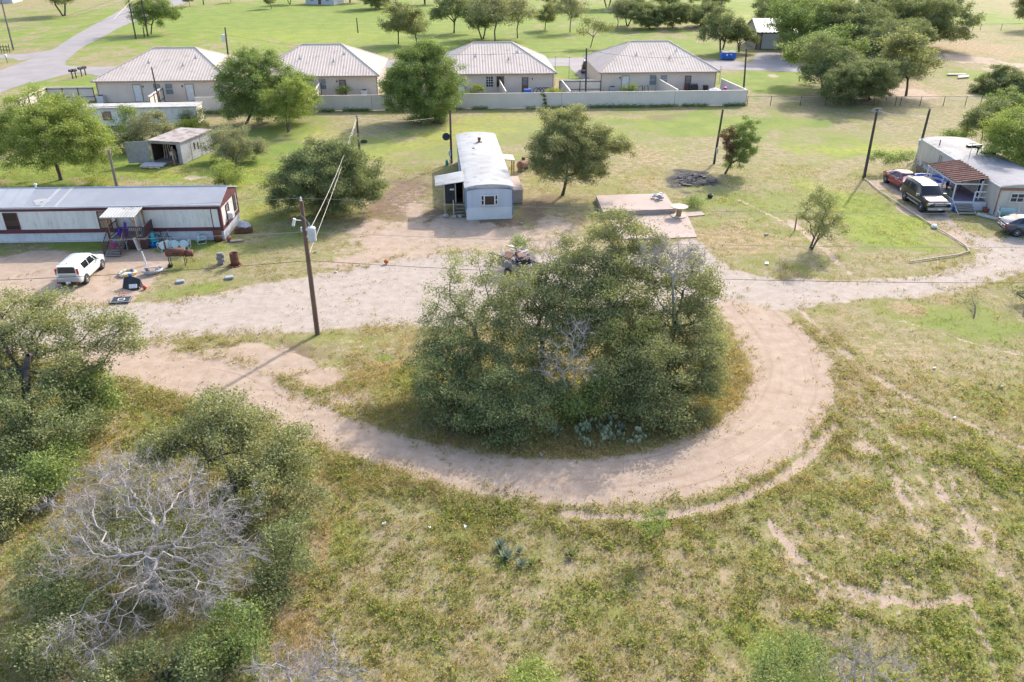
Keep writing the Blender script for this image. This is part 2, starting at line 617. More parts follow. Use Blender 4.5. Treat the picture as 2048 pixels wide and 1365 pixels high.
TRACKS = [([(1668, 850), (1600, 930), (1500, 988), (1400, 1020), (1280, 1034), (1130, 1028)], .42, .85),
          ([(1540, 1040), (1590, 1110), (1690, 1172), (1840, 1210), (1935, 1196)], .34, .62),
          ([(1480, 1010), (1560, 1110), (1680, 1190), (1800, 1225)], .22, .35),
          ([(1650, 1065), (1740, 1085), (1840, 1120)], .22, .42),
          ([(1790, 965), (1830, 1045), (1850, 1055)], .30, .6),
          ([(1890, 940), (1935, 1030), (1960, 1090)], .24, .5),
          ([(1930, 1190), (1980, 1300), (2010, 1400)], .26, .45),
          ([(1700, 850), (1790, 950), (1900, 1060), (2060, 1180)], .2, .3),
          ([(1720, 820), (1850, 930), (2060, 1050)], .2, .3),
          ([(1380, 480), (1450, 560)], .9, .5), ([(1580, 440), (1700, 545)], .55, .5), ([(1480, 400), (1640, 480)], .4, .4),
          ([(1600, 620), (1760, 760), (2060, 900)], .35, .25), ([(1800, 640), (1960, 690), (2100, 720)], .25, .35),
          ([(1700, 1240), (1600, 1140), (1560, 1040)], .15, .3), ([(1870, 960), (1960, 1100), (2050, 1170)], .22, .42), ([(1990, 1000), (1990, 1120), (2040, 1260)], .2, .35),
          ([(1640, 1110), (1740, 1160), (1850, 1180)], .22, .5), ([(1560, 1060), (1640, 1150), (1760, 1200), (1860, 1216)], .2, .5), ([(1690, 1010), (1800, 1050), (1960, 1080)], .2, .35), ([(1780, 900), (1900, 1010), (2050, 1100)], .2, .35)]
TRACKS = [(resample(W(p), 1.0, False), w, s) for p, w, s in TRACKS]
# soft patches: u, v, half width px, half height px, strength
SPOT = dict(
    dirt=[(1845, 424, 44, 14, .95), (1885, 447, 40, 18, .95), (1805, 392, 30, 20, .6), (1930, 480, 50, 22, .9), (560, 718, 90, 34, .9), (480, 700, 70, 16, .8), (640, 752, 60, 30, .8), (700, 795, 60, 22, .6), (790, 480, 90, 40, .85), (1650, 720, 90, 50, .5), (1760, 700, 100, 40, .4), (800, 480, 110, 40, .85), (900, 455, 90, 24, .85), (830, 420, 60, 40, .6), (1000, 470, 110, 22, .8), (720, 520, 90, 26, .7), (1100, 450, 60, 20, .6), (1720, 790, 120, 90, .42), (1600, 780, 60, 60, .45), (1560, 700, 60, 40, .4), (1800, 960, 160, 60, .36), (1690, 960, 90, 40, .42), (1940, 760, 120, 50, .36), (1350, 1160, 160, 60, .30), (1050, 1220, 160, 60, .27), (1120, 1090, 120, 30, .3), (430, 720, 110, 22, .75), (560, 740, 60, 24, .55), (330, 690, 60, 12, .7), (60, 520, 130, 22, .8), (330, 555, 60, 30, .35), (560, 700, 90, 22, .5), (620, 740, 60, 25, .4), (470, 545, 60, 22, .3), (700, 690, 60, 22, .45),
          (780, 690, 60, 30, .4), (820, 400, 60, 40, .45), (700, 500, 60, 25, .5), (860, 470, 120, 30, .5),
          (1250, 470, 80, 22, .35), (1460, 470, 60, 40, .35), (1560, 410, 60, 40, .35), (1650, 480, 50, 40, .4), (1470, 330, 60, 16, .3), (1345, 320, 60, 30, .4),
          (1700, 500, 60, 30, .35), (1770, 370, 40, 14, .6), (1680, 330, 90, 12, .35), (1840, 232, 40, 5, .5), (1545, 152, 18, 4, .8),
          (1930, 118, 60, 12, .8), (2000, 140, 60, 8, .7), (1830, 188, 110, 12, .65), (2020, 130, 50, 8, .7), (1740, 900, 60, 30, .6), (1700, 820, 50, 60, .45), (1620, 700, 60, 40, .4),
          (1860, 740, 120, 50, .35), (1960, 840, 80, 60, .3), (1820, 900, 100, 40, .35), (1620, 1000, 60, 30, .25), (1900, 1200, 40, 14, .7),
          (1000, 1180, 60, 30, .15), (1150, 1150, 80, 40, .2), (850, 1190, 60, 25, .15), (760, 1110, 50, 30, .15), (1340, 1110, 90, 30, .2),
          (300, 545, 50, 25, .5), (990, 420, 30, 10, .2), (760, 420, 70, 50, .25), (640, 520, 80, 30, .3), (1225, 235, 50, 8, .25), (660, 240, 60, 8, .25),
          (395, 355, 26, 8, .6), (1150, 400, 80, 30, .3)],
    green=[(1420, 250, 380, 34, .62), (1680, 300, 220, 30, .6), (1250, 290, 160, 34, .5), (1520, 420, 180, 70, .5), (1750, 440, 150, 80, .62), (1080, 250, 160, 30, .5), (650, 60, 900, 70, .9), (1300, 100, 260, 26, .85), (1000, 95, 300, 30, .85), (1150, 145, 60, 14, .9), (1520, 170, 120, 26, .8), (1350, 260, 330, 36, .42), (1650, 270, 220, 36, .45), (1000, 260, 260, 40, .5), (1560, 420, 140, 90, .45), (1740, 440, 160, 70, .55), (560, 420, 200, 90, .5), (900, 300, 200, 50, .5), (250, 170, 260, 30, .75), (480, 330, 160, 60, .75), (560, 260, 120, 40, .6), (170, 340, 240, 40, .8), (460, 450, 60, 60, .5), (760, 300, 130, 40, .55),
           (1000, 230, 180, 22, .35), (1550, 160, 160, 25, .75), (1500, 20, 600, 30, .7), (1960, 40, 160, 30, .65), (1930, 150, 80, 14, .75), (1700, 290, 200, 25, .35),
           (1720, 310, 110, 10, .7), (1630, 400, 80, 50, .5), (1780, 470, 110, 45, .6), (1480, 350, 50, 25, .35), (560, 560, 120, 26, .25), (420, 580, 80, 22, .55),
           (350, 590, 60, 20, .5), (620, 500, 60, 30, .3), (820, 760, 40, 60, .5), (700, 680, 40, 16, .3), (770, 715, 30, 14, .6),
           (1960, 650, 160, 50, .55), (1850, 640, 80, 22, .4), (1900, 900, 120, 50, .3), (2010, 960, 90, 90, .4), (1780, 1100, 200, 120, .3), (1550, 1290, 140, 90, .55), (1960, 1290, 140, 130, .5), (1700, 1040, 80, 40, .35),
           (800, 1010, 150, 60, .4), (700, 1090, 90, 60, .5), (900, 1230, 180, 90, .3), (1250, 1200, 240, 130, .3), (660, 920, 80, 50, .4), (920, 1010, 120, 40, .4),
           (300, 830, 80, 50, .5), (60, 1050, 60, 60, .4), (1310, 1050, 40, 16, .8), (640, 560, 60, 20, .2), (1610, 250, 200, 30, .2), (330, 430, 500, 20, .4),
           (250, 495, 260, 18, .6)],
    dry=[(1460, 780, 60, 130, .9), (1380, 870, 130, 40, .85), (1200, 905, 200, 22, .6), (900, 880, 120, 20, .5), (620, 1130, 50, 90, .85), (590, 1280, 60, 80, .9), (250, 850, 60, 40, .5), (20, 1080, 60, 120, .6),
         (1960, 100, 130, 26, .7), (1800, 180, 120, 25, .8), (1750, 240, 160, 14, .4), (1650, 245, 120, 12, .3), (1240, 235, 120, 10, .5),
         (1280, 310, 90, 40, .55), (1300, 370, 90, 30, .5), (1480, 480, 110, 50, .6), (1560, 340, 80, 16, .4), (870, 330, 80, 40, .3), (1000, 300, 60, 30, .3), (1130, 440, 80, 24, .55), (1620, 560, 120, 20, .6),
         (1760, 760, 220, 110, .5), (1680, 660, 110, 40, .5), (1900, 850, 200, 60, .35), (1000, 1240, 400, 160, .35), (1400, 1180, 260, 120, .4), (820, 950, 60, 25, .4),
         (1820, 290, 60, 12, .5), (1790, 420, 70, 30, .3), (330, 20, 60, 16, .3), (60, 40, 120, 20, .4), (620, 30, 100, 12, .35), (460, 10, 140, 14, .3), (1100, 92, 60, 6, .35), (1440, 88, 50, 7, .4), (1870, 15, 160, 12, .4),
         (560, 720, 120, 30, .4), (700, 760, 80, 40, .4), (1820, 620, 60, 18, .7), (1890, 600, 60, 14, .5)],
    burn=[(1388, 362, 58, 22, .95), (1340, 350, 30, 10, .5), (1440, 385, 40, 16, .48), (1440, 420, 40, 22, .42)],
    soil=[(600, 700, 90, 36, .7), (1720, 760, 170, 80, .5), (1680, 660, 70, 26, .5), (800, 400, 70, 60, .9), (760, 450, 70, 40, .6), (1080, 420, 80, 36, .8), (870, 440, 60, 20, .8), (1000, 445, 80, 14, .8), (430, 725, 120, 20, .8), (600, 745, 60, 20, .7), (900, 240, 40, 10, .5), (1040, 400, 40, 30, .5), (840, 330, 40, 20, .4), (1330, 235, 70, 9, .6), (1230, 230, 60, 8, .5), (1180, 345, 60, 20, .3), (960, 350, 40, 30, .4), (850, 245, 70, 12, .6), (560, 268, 60, 10, .4),
          (1100, 410, 60, 30, .7), (1800, 240, 60, 10, .3), (1440, 460, 60, 40, .4), (1700, 730, 120, 60, .35), (1720, 640, 90, 30, .35), (530, 600, 60, 15, .3), (240, 500, 120, 14, .4), (1090, 215, 400, 4, .4), (1640, 215, 160, 10, .4)],
    yellow=[(480, 450, 40, 40, .5), (900, 265, 120, 14, .6), (650, 270, 60, 20, .5), (1010, 240, 120, 14, .4), (1500, 40, 200, 16, .3), (1720, 300, 200, 14, .6), (820, 290, 60, 16, .5), (600, 75, 200, 20, .3),
            (1790, 450, 90, 40, .4), (1660, 390, 60, 30, .35), (350, 345, 120, 12, .5), (480, 360, 60, 30, .4), (1280, 200, 200, 12, .3), (760, 310, 60, 20, .4)])
SPOTW = {}
for k, lst in SPOT.items():
    SPOTW[k] = []
    for u, v, ru, rv, s in lst:
        v = max(v, -40)
        x, y = G(u, v)
        d = depth(x, y, 0)
        y0, y1 = G(u, min(v + rv, 1500))[1], G(u, max(v - rv, -70))[1]
        SPOTW[k].append((x, (y0 + y1) / 2, ru / CAM_F * d, max((y1 - y0) / 2, .3), s))

SHADE_EDGE = .9


def ground_masks(x, y):
    """surface zones of the land at world points"""
    wob = (fbm(x, y, 1.3) - .5) * 1.5 + (fbm(x, y, .35) - .5) * .6
    wobn = wob * np.clip(y / 60, .45, 1.4)
    m = {}
    for k, lst in SPOTW.items():
        a = np.zeros(x.shape)
        w1 = fbm(x + 9, y, 3) - .5
        w2_ = fbm(x, y + 50, 3) - .5
        for cx, cy, rx, ry, s in lst:
            r = np.hypot((x - cx) / rx + w1 * 1.5, (y - cy) / ry + w2_ * 1.5)
            a = np.maximum(a, s * smooth(1.35 - r))
        m[k] = a
    for k, edge in (('loop', .8), ('up', 1.1), ('yard', 1.3), ('pad', 2.6), ('hwy', .22), ('dw', .3), ('back', .25), ('dh', .2)):
        P = polys[k]
        ins = in_poly(x, y, P)
        d, _ = seg_dist(x, y, P, True)
        sd = np.where(ins, d, -d)
        q = 1.0 if k in ('hwy', 'back', 'dh', 'dw') else 1.0
        m['in_' + k] = smooth(.5 + (sd + wobn * edge) / (2 * edge * q))
        m['sd_' + k] = sd
    t = np.zeros(x.shape)
    for line, w, s in TRACKS:
        d, _ = seg_dist(x, y, line)
        t = np.maximum(t, min(max(s * 1.35, .66), .95) * (.72 + .28 * smooth((fbm(x + 5, y + w * 40, 1.6) - .34) / .18)) * smooth(1.5 - (d + wob * .09) / (w * .62)))
    m['track'] = t
    m['dirt'] = np.clip(np.maximum.reduce([m['dirt'], m['in_loop'], m['in_up'], m['in_yard'] * .92, m['in_pad'] * .62, t]), 0, 1)
    m['pave'] = np.maximum.reduce([m['in_hwy'], m['in_back'], m['in_dw'], m['in_dh']])
    m['gravel'] = np.maximum(m['in_up'] * .9, m['in_pad'] * .3)
    return m


def axis(parts):
    out = []
    for a, b, s in parts:
        out.append(np.arange(a, b, s))
    return np.concatenate(out + [[parts[-1][1]]])


gx = axis([(-2500, -400, 150), (-400, -150, 12), (-150, -62, 1.2), (-62, -28, .5), (-28, 30, .26), (30, 62, .5), (62, 150, 1.2), (150, 400, 12), (400, 2500, 150)])
gy = axis([(-60, 14, 6), (14, 48, .24), (48, 80, .42), (80, 130, .8), (130, 200, 1.3), (200, 330, 3), (330, 700, 15), (700, 4000, 150)])
GX, GY = np.meshgrid(gx, gy)
nx, ny = len(gx), len(gy)
fxv, fyv = GX.ravel(), GY.ravel()
GM = ground_masks(fxv, fyv)
hard = np.maximum(GM['pave'], np.maximum(GM['in_loop'], GM['in_up']))
gz = (fbm(fxv, fyv, 2.3) - .5) * .10 * (1 - hard) * smooth((150 - fyv) / 60) - .02
gz += (fbm(fxv, fyv, .9) - .5) * .05 * (1 - hard) * smooth((75 - fyv) / 30)
gz += -.03 * GM['track'] + .02 * (fbm(fxv, fyv, 1.1) - .5) * GM['in_loop']
gz = np.where(GM['in_up'] > .5, np.minimum(gz, 0), gz)
GV = np.stack([fxv, fyv, gz], 1)
ii = (np.arange(ny - 1)[:, None] * nx + np.arange(nx - 1)[None, :]).ravel()
GF = np.stack([ii, ii + 1, ii + 1 + nx, ii + nx], 1)


def fmean(a):
    return a[GF].mean(1)


def ground_height(x, y):
    i = np.clip(np.searchsorted(gx, x) - 1, 0, nx - 2)
    j = np.clip(np.searchsorted(gy, y) - 1, 0, ny - 2)
    tx = (x - gx[i]) / (gx[i + 1] - gx[i])
    ty = (y - gy[j]) / (gy[j + 1] - gy[j])
    Z = gz.reshape(ny, nx)
    return (Z[j, i] * (1 - tx) + Z[j, i + 1] * tx) * (1 - ty) + (Z[j + 1, i] * (1 - tx) + Z[j + 1, i + 1] * tx) * ty


# --- land material: zones come from the two colour layers, break-up from noise
t = NT('land')
pos = t.n('ShaderNodeNewGeometry').outputs['Position']
za = t.n('ShaderNodeVertexColor', layer_name='zone_a')
zb = t.n('ShaderNodeVertexColor', layer_name='zone_b')
zc = t.n('ShaderNodeVertexColor', layer_name='road_way')
sa = t.n('ShaderNodeSeparateColor')
sb = t.n('ShaderNodeSeparateColor')
sc_ = t.n('ShaderNodeSeparateColor')
t.l(za.outputs[0], sa.inputs[0])
t.l(zb.outputs[0], sb.inputs[0])
t.l(zc.outputs[0], sc_.inputs[0])
dirt, green, dry = sa.outputs[0], sa.outputs[1], sa.outputs[2]
burn, gravel, soil = sb.outputs[0], sb.outputs[1], sb.outputs[2]
nf = t.noise(pos, 7.0, 6, .75)
nm = t.noise(pos, 1.6, 5, .62)
nb = t.noise(pos, .28, 4, .6)
nmix = t.math('ADD', t.math('MULTIPLY', nf, .55), t.math('MULTIPLY', nm, .45))
nmix0 = t.math('SUBTRACT', nmix, .5)


def lay(fac, amt=1.6, lo=.35, hi=.65):
    return t.ramp(t.math('ADD', fac, t.math('MULTIPLY', nmix0, amt)), lo, hi)


base = t.mix(t.ramp(nmix, .41, .60), (.182, .172, .064), (.330, .258, .170))
base = t.mix(t.ramp(nb, .45, .7), base, (.19, .195, .058))
lush = t.mix(t.ramp(nmix, .35, .65), (.108, .162, .030), (.188, .240, .047))
lush = t.mix(t.ramp(nb, .4, .7), lush, (.205, .238, .052))
straw = t.mix(t.ramp(nmix, .40, .60), (.205, .150, .072), (.365, .275, .170))
earth = t.mix(t.ramp(nmix, .36, .64), (.135, .090, .058), (.235, .170, .115))
col = t.mix(lay(green, 1.3), base, lush)
col = t.mix(t.math('MULTIPLY', sc_.outputs[2], t.ramp(nm, .3, .6)), col, (.33, .33, .055))
col = t.mix(lay(dry, 1.5), col, straw)
col = t.mix(lay(soil, 1.6, .4, .75), col, earth)
# bare dirt with wheel-worn streaks along the way
cr = t.n('ShaderNodeCombineXYZ')
t.l(sc_.outputs[0], cr.inputs[0])
t.l(sc_.outputs[1], cr.inputs[1])
streak = t.noise(t.mapping(cr.outputs[0], (30, 3, 1)), 1.0, 5, .65)
sand = t.mix(t.ramp(nm, .3, .7), (.338, .250, .184), (.412, .318, .244))
sand = t.mix(t.math('MULTIPLY', t.math('MULTIPLY', t.ramp(streak, .52, .70), .6), zb.outputs['Alpha']), sand, (.25, .165, .118))
sand = t.mix(t.math('MULTIPLY', t.math('MULTIPLY', t.ramp(streak, .42, .28), .5), zb.outputs['Alpha']), sand, (.445, .36, .29))
chalk = t.mix(t.ramp(nm, .3, .7), (.335, .277, .230), (.405, .346, .296))
chalk = t.mix(t.math('MULTIPLY', t.ramp(streak, .5, .72), .45), chalk, (.33, .255, .21))
sand = t.mix(t.ramp(gravel, .25, .75), sand, chalk)
sand = t.mix(t.math('MULTIPLY', t.ramp(t.noise(pos, 22, 3, .7), .58, .72), .35), sand, (.22, .165, .13))
col = t.mix(lay(dirt, 1.15, .38, .62), col, sand)
char = t.mix(t.ramp(nmix, .42, .62), (.022, .021, .024), (.115, .105, .105))
col = t.mix(lay(burn, 1.5, .4, .7), col, char)
bumpn = t.math('ADD', t.math('MULTIPLY', nf, .6), t.noise(pos, 30, 3, .7))
LAND = t.finish(col, .95, 0, .12, bumpn, .05, .6)

t = NT('paving')
pos = t.n('ShaderNodeNewGeometry').outputs['Position']
n1 = t.noise(pos, .25, 5, .6)
n2 = t.noise(pos, 2.2, 5, .65)
col = t.mix(t.ramp(n1, .35, .65), (.235, .212, .212), (.275, .248, .242))
col = t.mix(t.ramp(n2, .55, .75), col, (.205, .182, .18))
PAVING = t.finish(col, .9, 0, .2, n2, .01, .2)


def sheet(name, sel, mat):
    F0 = GF[sel]
    used = np.unique(F0)
    remap = np.zeros(len(GV), np.int64)
    remap[used] = np.arange(len(used))
    me = np_mesh(name, GV[used], remap[F0], mat, True)
    for ln, ch in (('zone_a', ('dirt', 'green', 'dry')), ('zone_b', ('burn', 'gravel', 'soil')), ('road_way', ('across', 'along', 'yellow'))):
        at = me.color_attributes.new(ln, 'FLOAT_COLOR', 'POINT')
        c = np.ones((len(used), 4), np.float32)
        for i, k in enumerate(ch):
            c[:, i] = GM[k][used]
        if ln == 'zone_b':
            c[:, 3] = np.maximum(GM['in_loop'], GM['in_up'])[used]
        at.data.foreach_set('color', c.ravel())
    return tag(link_mesh(name, me), kind='structure')


near = (fyv < 120) & (np.abs(fxv) < 90)
loop_mid = resample(W([(-60, 650), (130, 690), (300, 735), (450, 760), (560, 808), (700, 872), (850, 920), (1000, 952), (1150, 962), (1300, 950), (1430, 912), (1530, 855),
                       (1580, 790), (1585, 730), (1555, 670), (1500, 610)]), 1.0, False)
up_mid = resample(W([(-200, 670), (100, 650), (420, 632), (700, 600), (1000, 580), (1300, 575), (1560, 590), (1800, 575), (1960, 545), (2010, 510), (1930, 460), (1850, 400)]), 1.0, False)
dl, al = seg_dist(fxv, fyv, loop_mid)
du, au = seg_dist(fxv, fyv, up_mid)
pick = GM['in_loop'] * 1.0 - dl * .02 > GM['in_up'] - du * .02
GM['across'] = np.where(pick, dl, du + 20) / 10
GM['along'] = np.where(pick, al, au + 77) / 40
fl, fu = fmean(GM['in_loop']), fmean(GM['in_up'])
f_up = fu > .5
f_loop = (fl > .5) & ~f_up
sheet('ground', ~(f_up | f_loop), LAND)
sheet('dirt_road', f_loop, LAND)
sheet('gravel_road', f_up, LAND)


def paved(name, P, z):
    bm = bmesh.new()
    P = resample(P, .7)
    nrm = (fbm(P[:, 0], P[:, 1], 1.2) - .5) * .5
    c = P.mean(0)
    vs = []
    for (x, y), w in zip(P, nrm):
        vs.append(bm.verts.new((x + w * .6, y + w, z)))
    f = bm.faces.new(vs)
    bmesh.ops.triangulate(bm, faces=[f])
    bmesh.ops.recalc_face_normals(bm, faces=bm.faces)
    for q in bm.faces:
        if q.normal.z < 0:
            q.normal_flip()
    me = bpy.data.meshes.new(name)
    bm.to_mesh(me)
    bm.free()
    me.materials.append(PAVING)
    return tag(link_mesh(name, me), kind='structure')


paved('asphalt_road', polys['hwy'], .004)
paved('lane', polys['back'], 0.0)
paved('driveway', polys['dw'], -.004)
paved('driveway', polys['dh'], -.004)

# ================================================================== TREES
def leaf_geometry(C, size, seed, flat=.35, aspect=.55):
    """leaf blades (rhombs) at points C; a share of them faces up"""
    r = np.random.default_rng(seed)
    n = len(C)
    nr = r.normal(size=(n, 3))
    nr[:, 2] = np.abs(nr[:, 2]) + flat
    nr /= np.linalg.norm(nr, axis=1)[:, None]
    q = r.normal(size=(n, 3))
    a = np.cross(nr, q)
    a /= np.linalg.norm(a, axis=1)[:, None] + 1e-9
    b = np.cross(nr, a)
    s = (size * r.uniform(.6, 1.35, n))[:, None]
    V = np.stack([C - a * s * .5, C + b * s * aspect * .5 + nr * s * .08, C + a * s * .5, C - b * s * aspect * .5 + nr * s * .08], 1).reshape(-1, 3)
    F = np.arange(n * 4).reshape(-1, 4)
    return V, F


def tube_geometry(P0, P1, r0, r1, k=5):
    """k-sided tapered limbs for all segments at once"""
    d = P1 - P0
    L = np.linalg.norm(d, axis=1)[:, None] + 1e-9
    d = d / L
    ref = np.where(np.abs(d[:, 2:3]) < .9, np.array([[0, 0, 1.]]), np.array([[1., 0, 0]]))
    a = np.cross(d, ref)
    a /= np.linalg.norm(a, axis=1)[:, None]
    b = np.cross(d, a)
    n = len(P0)
    V = np.empty((n, 2, k, 3))
    for i in range(k):
        t = 2 * PI * i / k
        w = a * math.cos(t) + b * math.sin(t)
        V[:, 0, i] = P0 + w * r0[:, None] - d * r0[:, None] * .3
        V[:, 1, i] = P1 + w * r1[:, None]
    idx = (np.arange(n) * 2 * k)[:, None]
    F = np.stack([np.stack([idx[:, 0] + i, idx[:, 0] + (i + 1) % k, idx[:, 0] + k + (i + 1) % k, idx[:, 0] + k + i], 1) for i in range(k)], 1)
    return V.reshape(-1, 3), F.reshape(-1, 4)


def grow(base, fork, tips, step, rng, bf=.35, wig=.16):
    """limbs from trunk base through the fork to every tip (balanced spanning tree)"""
    base, fork = np.array(base, float), np.array(fork, float)
    k = max(2, int(np.linalg.norm(fork - base) / step))
    N = [base + (fork - base) * i / k + (rng.normal(size=3) * .03 if 0 < i < k else 0) for i in range(k + 1)]
    par = [-1] + list(range(k))
    cost = [0.0] * (k + 1)
    start = max(1, int(k * .6))
    cap = len(N) + len(tips) * 14
    arr = np.zeros((cap, 3))
    carr = np.zeros(cap)
    arr[:len(N)] = N
    n = len(N)
    carr[:start] = 1e6
    parr = np.full(cap, -1)
    parr[:n] = par
    order = np.argsort(np.linalg.norm(tips - fork, axis=1))
    for i in order:
        p = tips[i]
        dd = np.linalg.norm(arr[:n] - p, axis=1)
        j = int(np.argmin(dd + bf * carr[:n]))
        L = dd[j]
        m = min(12, max(1, int(round(L / step))))
        prev, q0 = j, arr[j].copy()
        side = rng.normal(size=3) * wig * L
        for s in range(1, m + 1):
            f = s / m
            q = q0 + (p - q0) * f + side * math.sin(PI * f) + np.array([0, 0, .10 * L * math.sin(PI * f)])
            if s < m:
                q = q + rng.normal(size=3) * step * wig * .6
            arr[n] = q
            parr[n] = prev
            carr[n] = carr[prev] + L / m
            prev = n
            n += 1
    arr, parr = arr[:n], parr[:n]
    cnt = np.zeros(n)
    child = np.zeros(n, bool)
    child[parr[parr >= 0]] = True
    cnt[~child] = 1
    for i in range(n - 1, 0, -1):
        cnt[parr[i]] += cnt[i]
    return arr, parr, cnt


def limb_mesh(name, arr, par, cnt, r_tip, r_trunk, mat, k=5, power=None):
    tot = cnt[0]
    pw = power or max(.3, math.log(r_trunk / r_tip) / math.log(max(tot, 2)))
    rad = r_tip * cnt ** pw
    rad[0] *= 1.35
    i = np.arange(1, len(arr))
    V, F = tube_geometry(arr[par[i]], arr[i], np.minimum(rad[par[i]], rad[i] * 1.7), rad[i], k)
    return np_mesh(name, V, F, mat, True)


def blob_points(blobs, dens, rng, hollow=.5, low=-.55):
    out = []
    for bi, b in enumerate(blobs):
        x, y, z, r = b[:4]
        rz = b[4] if len(b) > 4 else r * .8
        n = max(4, int(dens * (r * r * .6 + r * rz * .4) * 4))
        d = rng.normal(size=(n, 3))
        d /= np.linalg.norm(d, axis=1)[:, None]
        d = d[d[:, 2] > low]
        wob = np.array([noise.noise(Vector(q) * 1.9 + Vector((bi * 7.3 + x, y, 0))) for q in d])
        s = (hollow + (1 - hollow) * rng.random(len(d)) ** .6) * (1 + .62 * wob)
        p = d * s[:, None] * np.array([[r, r, rz]]) + np.array([[x, y, z]])
        out.append(p)
    return np.concatenate(out)


def tree(name, label, cat, base, blobs, leaf, bark='bark', trunk=.2, dens=2.2, per=44, lsize=.13, spread=.34, seed=1, group=None,
         fork_h=None, lean=None, tip_r=.012, bare=0.0, leaf2=None, trunk_name='trunk', hollow=.5, stems=1, step=.55, parent_loc=None, low=-.55, zmin=.12):
    """blobs: local (x, y, z, r[, rz]) lumps of the crown, base = (x, y) on the ground"""
    rng = np.random.default_rng(seed)
    if lsize < .30:
        dens, per, spread, lsize = dens * 1.3, per * 5.0, spread * .80, lsize * .74
    else:
        dens, per, spread, lsize = dens * 1.2, per * 3.2, spread * .74, lsize * .78
    trunk = trunk * .62 if trunk > .1 else trunk
    tip_r = tip_r * .8
    root = thing(name, label, cat, (base[0], base[1], parent_loc or 0), 0, group)
    tips = blob_points(blobs, dens, rng, hollow, low)
    tips = tips[tips[:, 2] > zmin]
    B = np.array([b[:4] for b in blobs])
    cz = (B[:, 2] * B[:, 3]).sum() / B[:, 3].sum()
    cx = (B[:, 0] * B[:, 3]).sum() / B[:, 3].sum()
    cy = (B[:, 1] * B[:, 3]).sum() / B[:, 3].sum()
    fh = fork_h if fork_h else cz * .5
    fork = (cx * .45, cy * .45, fh) if lean is None else (lean[0], lean[1], fh)
    Vs, Fs, off = [], [], 0
    meshes = []
    own = rng.integers(0, stems, len(tips)) if stems > 1 else np.zeros(len(tips), int)
    if stems > 1:
        ang = np.arctan2(tips[:, 1], tips[:, 0])
        own = ((ang + PI) / (2 * PI) * stems).astype(int) % stems
    pts = []
    for s in range(stems):
        tp = tips[own == s]
        if len(tp) < 2:
            continue
        a = 2 * PI * (s + .5) / stems - PI
        bo = (0, 0, -.08) if stems == 1 else (.16 * math.cos(a), .16 * math.sin(a), -.08)
        fk = fork if stems == 1 else (fork[0] + .4 * fh * math.cos(a), fork[1] + .4 * fh * math.sin(a), fh)
        arr, par, cnt = grow(bo, fk, tp, step, rng)
        pw = max(.3, math.log(max(trunk, tip_r * 1.5) / tip_r) / math.log(max(cnt[0], 2)))
        rad = tip_r * cnt ** pw
        rad[0] *= 1.3
        i = np.arange(1, len(arr))
        V, F = tube_geometry(arr[par[i]], arr[i], np.minimum(rad[par[i]], rad[i] * 1.7), rad[i], 6)
        Vs.append(V)
        Fs.append(F + off)
        off += len(V)
        if bare > 0:
            pts.append(arr)
    me = np_mesh(trunk_name, np.concatenate(Vs), np.concatenate(Fs), MT[bark], True)
    link_mesh(trunk_name, me, root)
    keep = rng.random(len(tips)) >= bare
    lt = tips[keep]

    def crown(tp, mat, nm):
        cnts = rng.poisson(per, len(tp))
        C = np.repeat(tp, cnts, 0)
        g = rng.normal(size=C.shape) * np.array([[spread, spread, spread * .62]])
        C = C + g
        C = C[C[:, 2] > .04]
        V, F = leaf_geometry(C, lsize, seed + 5)
        link_mesh(nm, np_mesh(nm, V, F, MT[mat]), root)
    if leaf2:
        sel = leaf2[1](lt)
        crown(lt[~sel], leaf, 'crown')
        crown(lt[sel], leaf2[0], leaf2[2])
    else:
        crown(lt, leaf, 'crown')
    return root


def px_blobs(base, lst, flat=.8):
    """(u, v, Y, half width px[, flatness]) -> local lumps"""
    out = []
    for b in lst:
        u, v, Y, rp = b[:4]
        x, y, z = A(u, v, Y)
        r = rp * depth(x, y, z) / CAM_F
        out.append((x - base[0], y - base[1], z, r, r * (b[4] if len(b) > 4 else flat)))
    return out


